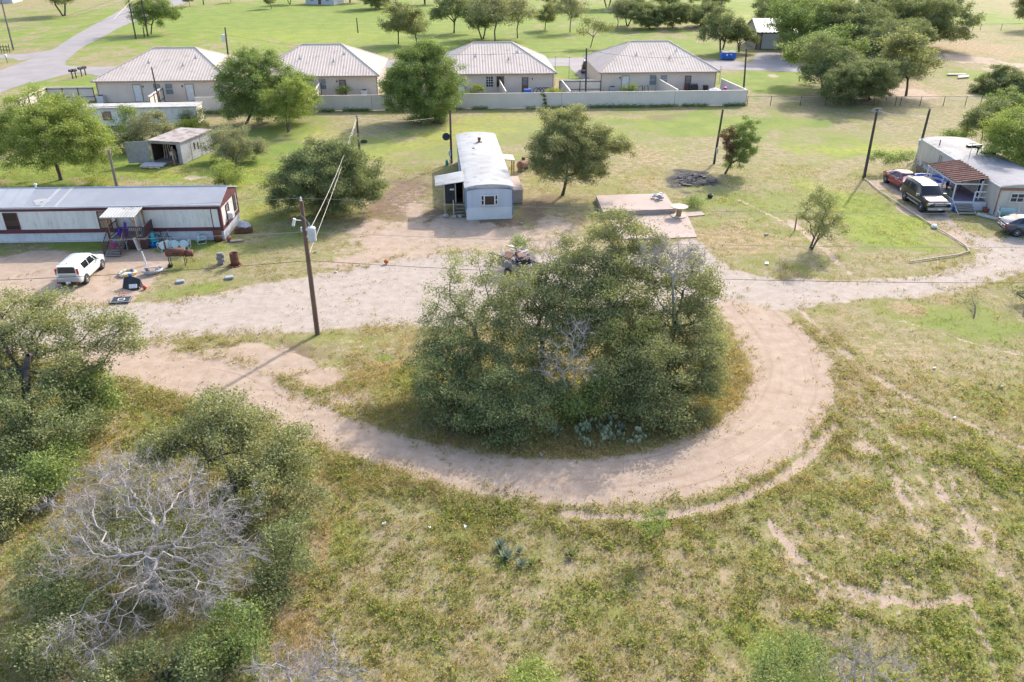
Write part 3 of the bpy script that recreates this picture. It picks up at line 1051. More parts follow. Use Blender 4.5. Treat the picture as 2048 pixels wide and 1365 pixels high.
def dead_tree(name, label, base, blobs, seed, trunk, dens, step=.34, fork_h=1.3, group=None, tip_r=.008, mat='dead_bark', twigs=5, hollow=.25, stems=1, low=-.35, tlen=.42):
    rng = np.random.default_rng(seed)
    dens = dens * 2.9
    trunk = trunk * .52
    tip_r = tip_r * .72
    twigs = twigs + 1
    root = thing(name, label, 'dead tree' if 'tree' in name else 'dead shrub', (base[0], base[1], 0), 0, group)
    tips = blob_points(blobs, dens, rng, hollow, low)
    tips = tips[tips[:, 2] > .3]
    B = np.array([b[:4] for b in blobs])
    c = (B[:, :3] * B[:, 3:4]).sum(0) / B[:, 3].sum()
    Vs, Fs, off = [], [], 0
    TV, TF, toff = [], [], 0
    for s in range(stems):
        a = 2 * PI * (s + .5) / stems - PI
        own = ((np.arctan2(tips[:, 1] - c[1], tips[:, 0] - c[0]) + PI) / (2 * PI) * stems).astype(int) % stems
        tp = tips[own == s]
        if len(tp) < 3:
            continue
        bo = (0, 0, -.08) if stems == 1 else (.25 * math.cos(a), .25 * math.sin(a), -.08)
        fk = (c[0] * .4, c[1] * .4, fork_h) if stems == 1 else (c[0] * .4 + .5 * math.cos(a), c[1] * .4 + .5 * math.sin(a), fork_h)
        arr, par, cnt = grow(bo, fk, tp, step, rng, .34, .085)
        pw = max(.3, math.log(trunk / tip_r) / math.log(max(cnt[0], 2)))
        rad = tip_r * cnt ** pw
        i = np.arange(1, len(arr))
        V, F = tube_geometry(arr[par[i]], arr[i], np.minimum(rad[par[i]], rad[i] * 1.6), rad[i], 5)
        Vs.append(V)
        Fs.append(F + off)
        off += len(V)
        thin = np.where((cnt < 6) & (np.arange(len(arr)) > 3))[0]
        q = np.repeat(thin, twigs)
        d = arr[q] - arr[np.maximum(par[q], 0)]
        d /= np.linalg.norm(d, axis=1)[:, None] + 1e-6
        d = d * .9 + rng.normal(size=d.shape) * .5
        d[:, 2] -= .05
        d /= np.linalg.norm(d, axis=1)[:, None]
        p0 = arr[q]
        l1 = rng.uniform(.4, 1.1, len(q))[:, None] * tlen * .6
        p1 = p0 + d * l1
        d2 = d + rng.normal(size=d.shape) * .45
        d2 /= np.linalg.norm(d2, axis=1)[:, None]
        p2 = p1 + d2 * l1 * .9
        w = np.full(len(q), tip_r * 1.05)
        for (a0, a1, ra, rb) in ((p0, p1, w, w * .75), (p1, p2, w * .75, w * .45)):
            V, F = tube_geometry(a0, a1, ra, rb, 3)
            TV.append(V)
            TF.append(F + toff)
            toff += len(V)
    link_mesh('trunk', np_mesh('trunk', np.concatenate(Vs), np.concatenate(Fs), MT[mat], True), root)
    link_mesh('twigs', np_mesh('twigs', np.concatenate(TV), np.concatenate(TF), MT['dead_twig']), root)
    return root


# ---- the oak grove inside the loop of the track
def grove(label, bu, bv, lst, leaf, **kw):
    b = G(bu, bv)
    return tree('oak_tree', label, 'tree', b, px_blobs(b, [(q[0], q[1], q[2], q[3] * 1.05) for q in lst]), leaf, **kw)


GR = 'oaks and scrub of the grove inside the dirt loop'
grove('tallest oak at the back of the grove, nearest the concrete slab', 1215, 735,
      [(1240, 452, 39.3, 44), (1205, 492, 39, 40), (1285, 488, 39.5, 40), (1240, 520, 38.5, 48), (1180, 545, 37.5, 55), (1130, 545, 38, 46), (1150, 500, 38.8, 30),
       (1250, 570, 37.5, 60), (1195, 590, 36.5, 50), (1230, 640, 36, 60), (1180, 660, 35.5, 56), (1260, 700, 35, 56)],
      'leaf_oak', trunk=.26, dens=2.6, per=54, lsize=.15, seed=3, group=GR, fork_h=3.4, bare=.10)
grove('right hand oak of the grove with a grey twiggy top, leaning over the dirt track', 1330, 760,
      [(1370, 545, 38, 55), (1408, 590, 37.5, 34), (1385, 640, 36.5, 50), (1340, 600, 37, 58), (1320, 540, 38.6, 44), (1408, 545, 38.4, 28), (1300, 640, 36, 56), (1405, 660, 36, 28), (1378, 700, 35, 52), (1340, 680, 35.4, 56), (1390, 740, 34.4, 38), (1400, 620, 37, 38)],
      'leaf_oak', trunk=.24, dens=2.5, per=46, lsize=.15, seed=4, group=GR, fork_h=2.8, bare=.22)
grove('thin open oak at the left end of the grove with its dark limbs showing', 960, 740,
      [(930, 535, 38.5, 46), (970, 520, 39, 26), (985, 560, 38, 34), (895, 605, 37.5, 40), (940, 620, 37, 50), (1000, 610, 37, 36), (865, 640, 36.6, 22), (905, 660, 36, 46), (960, 670, 35.6, 50), (880, 700, 35, 40)],
      'leaf_oak_pale', trunk=.2, dens=2.0, per=40, lsize=.14, seed=5, group=GR, fork_h=2.6, bare=.12)
grove('broad oak in the middle of the grove with a fork showing above the dead branches', 1085, 770,
      [(1050, 585, 37, 60), (1105, 560, 37.5, 44), (1040, 640, 36, 62), (1120, 640, 36, 56), (1085, 695, 35, 50), (1010, 690, 35, 52), (1050, 740, 34, 52), (1120, 600, 36.4, 50), (1150, 660, 35.4, 46), (1100, 760, 33.6, 40)],
      'leaf_oak', trunk=.25, dens=2.5, per=50, lsize=.15, seed=6, group=GR, fork_h=2.6, bare=.12)
grove('pale leaved oak in the heart of the grove behind the right hand thicket', 1235, 800,
      [(1200, 650, 35, 62), (1265, 660, 35, 60), (1220, 600, 36, 58), (1300, 690, 34.6, 52), (1180, 720, 34, 44), (1230, 740, 33.8, 56), (1215, 800, 32.6, 46), (1270, 790, 32.8, 44)],
      'leaf_olive', trunk=.22, dens=2.5, per=50, lsize=.15, seed=7, group=GR, fork_h=2.0, bare=.08)


def thicket(name, label, bu, bv, lst, leaf, **kw):
    b = G(bu, bv)
    kw.setdefault('stems', 4)
    kw.setdefault('fork_h', .5)
    kw.setdefault('trunk', .05)
    kw.setdefault('low', -.9)
    return tree(name, label, kw.pop('cat', 'shrub'), b, px_blobs(b, [(q[0], q[1], q[2], q[3] * 1.08) for q in lst], .95), leaf, **kw)


thicket('evergreen_shrub', 'big round dark thicket at the front right of the grove beside the track bend', 1335, 862,
        [(1300, 735, 33.5, 72), (1380, 745, 33.8, 58), (1310, 800, 32.2, 66), (1400, 690, 35, 42), (1350, 825, 31.5, 42), (1250, 745, 33.2, 56), (1400, 800, 32.8, 36)],
        'leaf_oak', dens=2.8, per=52, lsize=.14, seed=8, group=GR)
thicket('evergreen_shrub', 'dark thicket at the front left corner of the grove above the track', 900, 880,
        [(880, 755, 33.5, 56), (930, 800, 32, 62), (865, 815, 31.8, 40), (960, 745, 34, 60), (905, 700, 35, 50), (940, 845, 30.8, 36)],
        'leaf_dark', dens=2.8, per=52, lsize=.14, seed=9, group=GR)
thicket('evergreen_shrub', 'dark green thicket at the front of the grove left of the prickly pears', 1040, 890,
        [(1010, 805, 31.8, 66), (1065, 845, 30.6, 44), (1050, 780, 32.5, 50), (1000, 860, 30.2, 34), (1100, 800, 32, 34), (975, 820, 31.5, 40)],
        'leaf_dark', dens=2.8, per=52, lsize=.14, seed=10, group=GR)
thicket('leafy_shrub', 'bright green leafy shrub under the hanging dead branches of the grove', 1165, 850,
        [(1165, 790, 32.3, 44), (1140, 820, 31.6, 30), (1205, 770, 33, 36)], 'leaf_green', dens=2.6, per=44, lsize=.14, seed=11, group=GR)
b_ = G(1130, 830)
dead_tree('dead_tree', 'grey dead branches hanging in the dark middle of the grove', b_,
          px_blobs(b_, [(1130, 705, 32.4, 48, .9), (1155, 665, 33.2, 34, .9), (1100, 740, 31.8, 34, .9), (1160, 745, 31.6, 32, 1.0)]), 12, .10, 4.2, fork_h=1.6, group=GR)
b_ = G(1345, 740)
dead_tree('dead_tree', 'grey bare twiggy tree poking from the right hand back of the grove', b_,
          px_blobs(b_, [(1330, 508, 36.6, 44, .8), (1380, 522, 36.4, 40, .8), (1290, 520, 36.8, 30, .7), (1350, 540, 36, 34, .7)]), 13, .13, 7.5, fork_h=3.5, group=GR)
b_ = G(1085, 720)
dead_tree('dead_tree', 'bare grey branch forking up behind the grove beside the junk trailer', b_,
          px_blobs(b_, [(1120, 492, 39.5, 30, .9), (1100, 520, 39, 30, .8), (1140, 470, 39.8, 20, .9), (1075, 500, 39.5, 22, .7)]), 14, .11, 4.5, fork_h=3.2, group=GR)

# ---- left foreground
GL = 'oaks and scrub along the left edge'


def left(label, bu, bv, lst, leaf, name='oak_tree', cat='tree', **kw):
    b = G(bu, bv)
    return tree(name, label, cat, b, px_blobs(b, lst), leaf, group=GL, **kw)


left('oak at the left edge reaching a long limb out over the dirt track', 60, 900,
     [(50, 625, 34.5, 60), (110, 612, 35, 46), (-20, 650, 34, 80), (170, 655, 34.2, 44), (230, 660, 34, 40), (252, 700, 33, 34), (195, 715, 33, 42), (90, 680, 33, 66),
      (20, 720, 32.5, 70), (130, 740, 32, 52), (-60, 720, 32, 70)],
     'leaf_oak', trunk=.3, dens=2.6, per=46, lsize=.15, seed=21, fork_h=3.2, bare=.10)
left('dense evergreen below the limb at the left edge of the picture', 70, 965,
     [(60, 800, 30.5, 70), (140, 800, 31, 52), (-10, 850, 29, 70), (100, 860, 29, 60), (30, 920, 27.5, 56), (170, 850, 30, 42), (-60, 780, 30.5, 80)],
     'leaf_dark', trunk=.2, dens=2.7, per=50, lsize=.15, seed=22, fork_h=1.2, low=-.9, bare=.05)
left('bright broad leaved shrub beside the straw grass at the left edge', 175, 880,
     [(180, 800, 31.5, 46), (185, 760, 32.5, 40), (150, 830, 30.8, 34)], 'leaf_green', name='leafy_shrub', cat='shrub', trunk=.06, dens=2.4, per=36, lsize=.20, seed=23, fork_h=.6, stems=3, low=-.9)
left('mid green shrub in the gap between the left edge oak and the dead tree', 105, 1010,
     [(95, 930, 26.8, 46), (130, 905, 27.6, 40), (60, 975, 25.8, 36), (130, 960, 26.4, 28)], 'leaf_green', name='leafy_shrub', cat='shrub', trunk=.06, dens=2.5, per=44, lsize=.15, seed=24, fork_h=.5, stems=3, low=-.9)
left('low bushes at the left border beside the yellow grass', 15, 1080,
     [(10, 1000, 25, 60), (-50, 1040, 24, 60), (30, 1050, 24.2, 30)], 'leaf_oak', name='evergreen_shrub', cat='shrub', trunk=.05, dens=2.4, per=44, lsize=.14, seed=25, fork_h=.4, stems=3, low=-.9)
left('rounded green oak standing behind the dead grey tree', 470, 1040,
     [(420, 830, 28.3, 56), (470, 845, 28, 66), (540, 890, 27.2, 64), (590, 930, 26.4, 52), (390, 880, 27.2, 52), (450, 910, 26.4, 72), (540, 970, 25.2, 72), (590, 1000, 24.8, 44), (320, 880, 27.2, 46),
      (300, 910, 26.4, 36), (480, 990, 25, 50), (430, 795, 29, 30), (590, 870, 27.9, 22)],
     'leaf_oak', trunk=.22, dens=2.7, per=50, lsize=.14, seed=26, fork_h=1.6, low=-.9, bare=.04)
b_ = G(320, 1215)
dead_tree('dead_tree', 'large dead grey oak with a wide bare crown in the left foreground', b_,
          px_blobs(b_, [(250, 985, 23.5, 100, .6), (170, 1030, 22.2, 90, .6), (330, 1010, 22.8, 80, .6), (420, 1050, 22, 90, .6), (460, 1120, 20.6, 74, .6), (370, 1130, 20.2, 90, .6), (260, 1120, 20, 90, .6),
                        (160, 1110, 20.3, 76, .6), (290, 1200, 18.6, 70, .6), (220, 950, 24.3, 60, .6), (420, 1190, 18.8, 60, .6), (150, 1270, 17.4, 60, .55), (200, 1300, 17, 44, .55), (360, 960, 24, 50, .6)], .6),
          27, .30, 6.2, step=.30, fork_h=1.7, group=GL, tip_r=.0085, twigs=6, hollow=.15, tlen=.5)
for k, (lab, bu, bv, lst, lf) in enumerate([
    ('green scrub under the dead tree on its right side', 560, 1215, [(560, 1090, 22.2, 46), (575, 1140, 21.2, 40), (545, 1180, 20.4, 40), (590, 1060, 23, 30)], 'leaf_dark'),
    ('fresh green bush at the foot of the dead tree, lower right', 470, 1320, [(470, 1265, 18.4, 56), (520, 1290, 18, 44), (430, 1300, 17.6, 44)], 'leaf_green'),
    ('dark scrub below the dead tree at the bottom edge', 330, 1365, [(330, 1310, 17.6, 60), (260, 1350, 16.7, 60), (390, 1340, 17, 44)], 'leaf_dark'),
    ('dark evergreen scrub left of the dead tree trunk', 130, 1260, [(120, 1160, 20.2, 62), (90, 1210, 19.2, 56), (160, 1220, 19.2, 50), (60, 1150, 20.2, 34)], 'leaf_dark'),
    ('green scrub at the lower left corner under the hanging dead limb', 100, 1345, [(110, 1310, 17.3, 56), (50, 1290, 17.8, 34), (190, 1340, 16.8, 44)], 'leaf_oak'),
    ('evergreen scrub seen through the middle of the dead crown', 330, 1175, [(300, 1095, 21.6, 60), (370, 1080, 22.2, 60), (250, 1060, 22.6, 56), (420, 1150, 20.8, 50), (330, 1160, 20.4, 56)], 'leaf_oak')]):
    thicket('evergreen_shrub' if 'evergreen' in lab else 'scrub_bush', lab, bu, bv, lst, lf, dens=2.6, per=44, lsize=.13, seed=30 + k, group=GL)
# ---- bottom edge
b_ = G(600, 1440)
dead_tree('dead_shrub', 'pale bare shrub cut by the bottom edge beside the straw grass', b_,
          px_blobs(b_, [(560, 1350, 15.9, 66, .5), (650, 1345, 16, 70, .5), (610, 1330, 16.3, 50, .5), (710, 1350, 15.9, 36, .5), (520, 1340, 16.1, 30, .5), (640, 1380, 15.4, 80, .5)]), 41, .10, 9.0, step=.25, fork_h=.8, twigs=4, tlen=.4, stems=4)
thicket('leafy_shrub', 'lime green shrub cut by the middle of the bottom edge', 1060, 1430, [(1060, 1370, 15.7, 46), (1035, 1390, 15.3, 30), (1095, 1390, 15.4, 34)], 'leaf_bright', dens=4, per=44, lsize=.10, seed=42, spread=.2)
thicket('leafy_shrub', 'small bright green bush beside the lime shrub at the bottom edge', 940, 1420, [(935, 1385, 15.5, 26), (915, 1400, 15.3, 16)], 'leaf_green', dens=4, per=40, lsize=.09, seed=43, spread=.18)
thicket('leafy_shrub', 'soft green bush at the lower right beside the bare grey shrub', 1580, 1400, [(1570, 1320, 16.6, 50), (1600, 1350, 16, 60), (1540, 1370, 15.6, 50), (1620, 1300, 17, 26)], 'leaf_green', dens=3.2, per=46, lsize=.10, seed=44, spread=.26)
b_ = G(1730, 1400)
dead_tree('dead_shrub', 'bare grey shrub at the lower right beside the soft green bush', b_,
          px_blobs(b_, [(1700, 1310, 16.8, 54, .7), (1760, 1320, 16.6, 54, .7), (1720, 1350, 16, 60, .7), (1660, 1340, 16.2, 36, .7), (1800, 1330, 16.4, 30, .7)]), 45, .05, 9.0, step=.25, fork_h=.25, twigs=4, tlen=.36, stems=6, tip_r=.005)

# ---- middle distance
def mid(name, label, bu, bv, lst, leaf, cat='tree', flat=.8, **kw):
    b = G(bu, bv)
    return tree(name, label, cat, b, px_blobs(b, [(q[0], q[1], q[2], q[3] * 1.13) + tuple(q[4:]) for q in lst], flat), leaf, **kw)


Y0 = G(655, 425)[1]
mid('oak_tree', 'spreading oak between the left mobile home and the blue one', 668, 428,
    [(640, 330, Y0 + 1, 48), (590, 370, Y0 + .3, 46), (700, 355, Y0 + .6, 50), (650, 365, Y0 - 1.2, 56), (735, 385, Y0, 32), (565, 400, Y0, 26), (700, 395, Y0 - 1, 44), (610, 395, Y0 - 1.4, 34), (670, 310, Y0 + 1.5, 34), (655, 370, Y0 + 2, 50), (620, 330, Y0 + .4, 40), (690, 325, Y0 + .4, 42), (660, 345, Y0 - .6, 50)],
    'leaf_dark', trunk=.24, dens=2.8, per=60, lsize=.17, seed=51, fork_h=1.5, spread=.36)
mid('leafy_shrub', 'small dark bush at the foot of the spreading oak', 652, 440, [(652, 425, Y0 - .6, 22), (640, 432, Y0 - .7, 15)], 'leaf_dark', cat='shrub', stems=3, fork_h=.3, trunk=.04, dens=2.5, per=36, lsize=.15, seed=52)
Y0 = G(1125, 390)[1]
mid('oak_tree', 'tall oak between the blue mobile home and the concrete slab', 1125, 390,
    [(1130, 245, Y0 + 1.6, 42), (1090, 285, Y0 + .8, 30), (1150, 275, Y0 + 1, 44), (1110, 310, Y0, 44), (1170, 310, Y0 - .3, 46), (1215, 285, Y0 + .6, 34), (1235, 300, Y0 + .5, 24), (1095, 340, Y0 - .4, 34), (1140, 345, Y0 - 1.2, 42), (1180, 345, Y0 - .6, 30), (1130, 290, Y0 - 1, 44)],
    'leaf_oak', trunk=.22, dens=2.7, per=56, lsize=.17, seed=53, fork_h=1.7, spread=.36)
Y0 = G(1450, 347)[1]
mid('scorched_tree', 'vase shaped tree with a scorched brown left half beside the burn pile', 1450, 347,
    [(1470, 280, Y0, 24, 1.1), (1495, 262, Y0 + .3, 22, 1.0), (1505, 285, Y0, 18, 1.0), (1480, 305, Y0 - .2, 24, 1.1), (1462, 300, Y0, 18, 1.2), (1458, 325, Y0, 10, 1.2), (1495, 310, Y0, 16)], 'leaf_green', trunk=.15, dens=3.2, per=44, lsize=.15, spread=.24, seed=54, fork_h=1.0, low=-.95,
    leaf2=('leaf_burnt', lambda p: p[:, 0] < .12 * p[:, 2] - .05 + .1 * np.sin(p[:, 2] * 5), 'scorched_foliage'))
Y0 = G(1622, 497)[1]
mid('young_tree', 'thin airy young tree standing alone in the right hand lawn', 1622, 497,
    [(1640, 410, Y0, 28, 1.1), (1622, 440, Y0, 24), (1660, 440, Y0, 26), (1645, 465, Y0 - .3, 28, .7), (1680, 460, Y0, 14), (1635, 390, Y0 + .2, 14)], 'leaf_oak', trunk=.07, dens=3.6, per=22, lsize=.15, spread=.26, seed=55, fork_h=.7, stems=2, hollow=.2)
Y0 = G(122, 358)[1]
mid('shade_tree', 'big bright green shade tree behind the left mobile home', 122, 360,
    [(100, 225, Y0 + 1.5, 50), (50, 240, Y0 + 1, 52), (150, 250, Y0 + 1, 50), (20, 275, Y0, 52), (95, 270, Y0 - 1, 66), (165, 285, Y0, 50), (195, 270, Y0 + .5, 26), (60, 310, Y0 - 1.5, 48), (140, 315, Y0 - 1.5, 44), (-30, 300, Y0, 44), (185, 310, Y0, 26)],
    'leaf_bright', trunk=.26, dens=2.0, per=42, lsize=.19, seed=56, fork_h=1.7, spread=.4)
Y0 = G(290, 300)[1]
mid('mesquite_tree', 'feathery grey green tree left of the open shed', 292, 300, [(260, 245, Y0 + 1, 26), (310, 245, Y0 + 1.2, 28), (285, 265, Y0, 32), (330, 260, Y0 + .8, 20), (240, 275, Y0 - .4, 22), (265, 285, Y0 - .6, 26), (250, 225, Y0 + 1.4, 18)],
    'leaf_grey', trunk=.12, dens=2.2, per=34, lsize=.17, seed=57, fork_h=1.0, low=-.9, leaf2=('leaf_green', lambda p: p[:, 0] < -1.1, 'green_foliage'))
Y0 = G(465, 322)[1]
mid('mesquite_shrub', 'large grey green shrub to the right of the open shed', 468, 325, [(450, 265, Y0 + 1.3, 22), (470, 280, Y0 + .6, 34), (500, 295, Y0, 26), (440, 300, Y0 - .2, 28), (475, 305, Y0 - .6, 32), (510, 305, Y0, 14)],
    'leaf_grey', cat='shrub', trunk=.08, dens=2.4, per=38, lsize=.16, seed=58, fork_h=.6, stems=3, low=-.95)
Y0 = G(452, 372)[1]
mid('leafy_shrub', 'bright green bush just behind the left mobile home', 452, 375, [(450, 345, Y0, 26), (470, 352, Y0, 18), (432, 352, Y0, 18)], 'leaf_bright', cat='shrub', trunk=.05, dens=2.6, per=38, lsize=.14, seed=59, fork_h=.5, stems=3, low=-.95)
Y0 = G(385, 262)[1]
mid('leafy_shrub', 'yellow green plants behind the shed roof', 382, 265, [(365, 252, Y0, 12), (395, 250, Y0, 16), (378, 256, Y0 - .3, 14)], 'leaf_yellow', cat='shrub', trunk=.04, dens=2.6, per=34, lsize=.16, seed=60, fork_h=.4, stems=3, low=-.95)
mid('leafy_shrub', 'dark bush at the end of the flat roofed trailer', 388, 245, [(385, 232, Y0 + 3, 20), (370, 236, Y0 + 3, 12)], 'leaf_dark', cat='shrub', trunk=.05, dens=2.4, per=34, lsize=.17, seed=61, fork_h=.4, stems=3, low=-.95)
mid('leafy_shrub', 'yellow flowering bush beside the grey post behind the left mobile home', 205, 378, [(190, 368, G(0, 372)[1], 18), (170, 372, G(0, 372)[1], 12), (212, 372, G(0, 372)[1], 10)], 'leaf_yellow', cat='shrub', trunk=.03, dens=2.8, per=30, lsize=.13, seed=62, fork_h=.3, stems=3, low=-.95)
Y0 = G(490, 245)[1]
mid('elm_tree', 'large green elm hiding the gap between the first two houses', 492, 248,
    [(510, 130, Y0 + 1, 40), (475, 150, Y0, 36), (550, 150, Y0 + .6, 36), (500, 170, Y0 - 1, 48), (560, 185, Y0, 36), (470, 195, Y0 - .6, 34), (520, 205, Y0 - 1, 44), (480, 220, Y0 - .6, 30), (605, 190, Y0, 32), (590, 165, Y0 + .5, 30), (550, 225, Y0 - .5, 34), (455, 165, Y0, 26), (595, 220, Y0 - .4, 28)],
    'leaf_green', trunk=.24, dens=1.9, per=40, lsize=.21, seed=63, fork_h=1.8, spread=.42, bare=.05)
Y0 = G(576, 262)[1]
mid('young_tree', 'lighter young tree in front of the large elm by the fence', 577, 264, [(582, 182, Y0, 32), (552, 200, Y0, 30), (604, 200, Y0, 26), (578, 218, Y0 - .4, 32), (556, 226, Y0, 22)], 'leaf_bright', trunk=.09, dens=2.0, per=34, lsize=.19, seed=64, fork_h=1.4, stems=2)
Y0 = G(850, 240)[1]
mid('elm_tree', 'large green elm in front of the fence between the second and third houses', 852, 240,
    [(850, 112, Y0 + 1, 32), (815, 130, Y0 + .4, 36), (880, 135, Y0 + .4, 34), (840, 160, Y0 - .8, 52), (795, 165, Y0, 32), (895, 165, Y0, 30), (850, 200, Y0 - 1, 50), (800, 200, Y0 - .5, 32), (900, 190, Y0, 22), (865, 220, Y0 - 1, 34), (870, 100, Y0 + 1, 18)],
    'leaf_green', trunk=.26, dens=1.9, per=44, lsize=.21, seed=65, fork_h=1.4, spread=.42, low=-.9)

# ---- right edge
Y0 = 70.0
b_ = (48.5, 72.5)
tree('shade_tree', 'bright feathery green tree behind the right mobile home', 'tree', b_, px_blobs(b_, [(2010, 255, 72, 40), (2050, 250, 73, 50), (2000, 295, 71, 34), (2050, 300, 70.5, 50), (2040, 330, 70, 36), (2090, 280, 72, 50)]), 'leaf_bright', trunk=.2, dens=2.0, per=44, lsize=.19, seed=71, fork_h=1.5, spread=.4, low=-.9)
mid('oak_tree', 'dark shrubby oak behind the far end of the right mobile home', 1965, 275, [(1965, 235, 82, 30), (1990, 225, 83, 26), (1945, 250, 81.5, 20), (1985, 250, 81, 28)], 'leaf_dark', trunk=.12, dens=2.0, per=40, lsize=.2, seed=72, fork_h=.9, low=-.9)
mid('leafy_shrub', 'low green bush at the far end of the right mobile home', 1915, 285, [(1915, 272, 83, 20), (1935, 268, 84, 18), (1895, 275, 84, 12)], 'leaf_green', cat='shrub', trunk=.05, dens=2.2, per=34, lsize=.18, seed=73, fork_h=.4, stems=3, low=-.95)
mid('leafy_shrub', 'bright green bush beside the far chain link fence at the right edge', 2005, 225, [(1995, 208, 99, 26), (2030, 205, 99, 26), (1975, 215, 98, 14)], 'leaf_green', cat='shrub', trunk=.06, dens=1.9, per=38, lsize=.22, seed=74, fork_h=.6, stems=3, low=-.95)
mid('juniper_shrub', 'dark spiky juniper beyond the fence at the right edge', 2000, 190, [(1990, 168, 116, 32), (2020, 165, 117, 34), (2005, 150, 117, 20), (1975, 178, 115, 22), (2045, 178, 115, 24)], 'leaf_dark', cat='shrub', trunk=.1, dens=1.7, per=44, lsize=.24, seed=75, fork_h=.6, stems=3, low=-.95)
mid('mesquite_shrub', 'feathery grey green shrub on the bank below the right drive', 1945, 640, [(1930, 612, 45.2, 22), (1955, 605, 45.6, 22), (1970, 620, 45, 18), (1915, 622, 45, 16)], 'leaf_grey', cat='shrub', trunk=.04, dens=3.2, per=24, lsize=.13, seed=76, fork_h=.4, stems=4, low=-.95, hollow=.3)
mid('mesquite_shrub', 'dark shrub cut by the right edge below the drive', 2045, 636, [(2040, 605, 45.6, 26), (2020, 615, 45.2, 16), (2065, 610, 45.5, 30)], 'leaf_dark', cat='shrub', trunk=.05, dens=3, per=36, lsize=.13, seed=77, fork_h=.4, stems=4, low=-.95)
mid('leafy_shrub', 'green weeds bush behind the red sedan at the foot of the tall poles', 1790, 322, [(1760, 316, 75, 16, .5), (1790, 318, 75, 20, .5), (1815, 316, 75.5, 14, .5)], 'leaf_green', cat='shrub', trunk=.03, dens=2.4, per=34, lsize=.15, seed=78, fork_h=.25, stems=4, low=-.95)
mid('leafy_shrub', 'yellow green bush in front of the porch on the right', 1890, 408, [(1885, 396, 65.3, 13), (1896, 400, 65.1, 9)], 'leaf_green', cat='shrub', trunk=.03, dens=4, per=34, lsize=.12, seed=79, fork_h=.3, stems=3, low=-.95)
mid('leafy_shrub', 'green weeds beside the cable spool table', 1385, 415, [(1382, 403, 64.8, 15, .7), (1395, 407, 64.5, 10, .7)], 'leaf_green', cat='shrub', trunk=.03, dens=4, per=34, lsize=.12, seed=80, fork_h=.25, stems=3, low=-.95)
mid('leafy_shrub', 'yucca like green clump behind the junk trailer', 1035, 496, [(1028, 485, 52.6, 14), (1045, 486, 52.5, 10)], 'leaf_green', cat='shrub', trunk=.03, dens=4, per=34, lsize=.13, seed=81, fork_h=.3, stems=3, low=-.95)
mid('leafy_shrub', 'bright green bush at the right rim of the grove by the track', 1437, 700, [(1437, 683, 39, 15, 1.2), (1428, 690, 38.7, 10)], 'leaf_bright', cat='shrub', trunk=.03, dens=5, per=34, lsize=.10, seed=82, fork_h=.3, stems=3, low=-.95, spread=.2)
mid('leafy_shrub', 'bright green tuft beside the faint tyre track below the loop', 1312, 1062, [(1310, 1050, 23.1, 26, .6), (1290, 1056, 22.9, 16, .6)], 'leaf_bright', cat='shrub', trunk=.02, dens=7, per=34, lsize=.07, seed=83, fork_h=.12, stems=3, low=-.95, spread=.13, zmin=.04)
mid('leafy_shrub', 'small green tuft on the lip of the track above the larger tuft', 1318, 1030, [(1317, 1022, 23.7, 14, .7)], 'leaf_green', cat='shrub', trunk=.02, dens=7, per=34, lsize=.07, seed=84, fork_h=.12, stems=3, low=-.95, spread=.12, zmin=.04)

# ---- beyond the houses: a few kinds are built, the rest are copies with other sizes
def kind(name, label, bu, bv, lst, leaf, seed, group='trees beyond the houses', **kw):
    b = G(bu, bv)
    kw.setdefault('dens', 1.1)
    kw.setdefault('per', 46)
    kw.setdefault('lsize', .33)
    kw.setdefault('spread', .6)
    kw.setdefault('step', .9)
    kw.setdefault('tip_r', .02)
    return tree(name, label, 'tree', b, px_blobs(b, lst), leaf, seed=seed, group=group, **kw), b


Yb = G(0, 88)[1]
kA, bA = kind('shade_tree', 'rounded lawn tree, left one of the pair above the second house roof', 797, 88, [(790, 30, Yb + 1, 26), (800, 45, Yb, 28), (780, 55, Yb, 18), (815, 55, Yb, 18), (795, 20, Yb + 1.5, 18)], 'leaf_oak', 91, trunk=.2, fork_h=2)
kB, bB = kind('oak_tree', 'wide twin trunked oak on the lawn above the elm', 908, 66, [(900, 20, G(0, 66)[1], 30), (925, 25, G(0, 66)[1], 28), (880, 30, G(0, 66)[1], 20), (945, 35, G(0, 66)[1], 14), (910, 5, G(0, 66)[1] + 2, 28)], 'leaf_dark', 92, trunk=.26, fork_h=2.2, stems=2)
kC, bC = kind('oak_tree', 'great grey green oak at the right rear corner of the metal barn', 1700, 112, [(1690, 40, G(0, 108)[1], 50), (1640, 55, G(0, 108)[1] - 2, 44), (1740, 60, G(0, 108)[1], 44), (1700, 70, G(0, 108)[1] - 3, 50), (1660, 25, G(0, 108)[1] + 2, 40), (1740, 30, G(0, 108)[1] + 2, 40)], 'leaf_dark', 93, trunk=.32, fork_h=2.2, low=-.9)
kD, bD = kind('elm_tree', 'green leafy tree on the verge by the roadside poles', 302, 68, [(300, 15, G(0, 68)[1], 34), (275, 25, G(0, 68)[1], 26), (330, 25, G(0, 68)[1], 26), (300, 38, G(0, 68)[1] - 1, 30), (345, 32, G(0, 68)[1], 12)], 'leaf_green', 94, trunk=.2, fork_h=1.8)
kE, bE = kind('bare_tree', 'thin brownish tree with sparse foliage on the lawn', 1140, 65, [(1140, 15, G(0, 65)[1], 26), (1120, 20, G(0, 65)[1], 20), (1160, 20, G(0, 65)[1], 22), (1140, 0, G(0, 65)[1] + 1, 26), (1150, 32, G(0, 65)[1], 16)], 'leaf_grey', 95, trunk=.18, fork_h=1.6, per=12, dens=1.8, hollow=.2, bark='bark_pale')
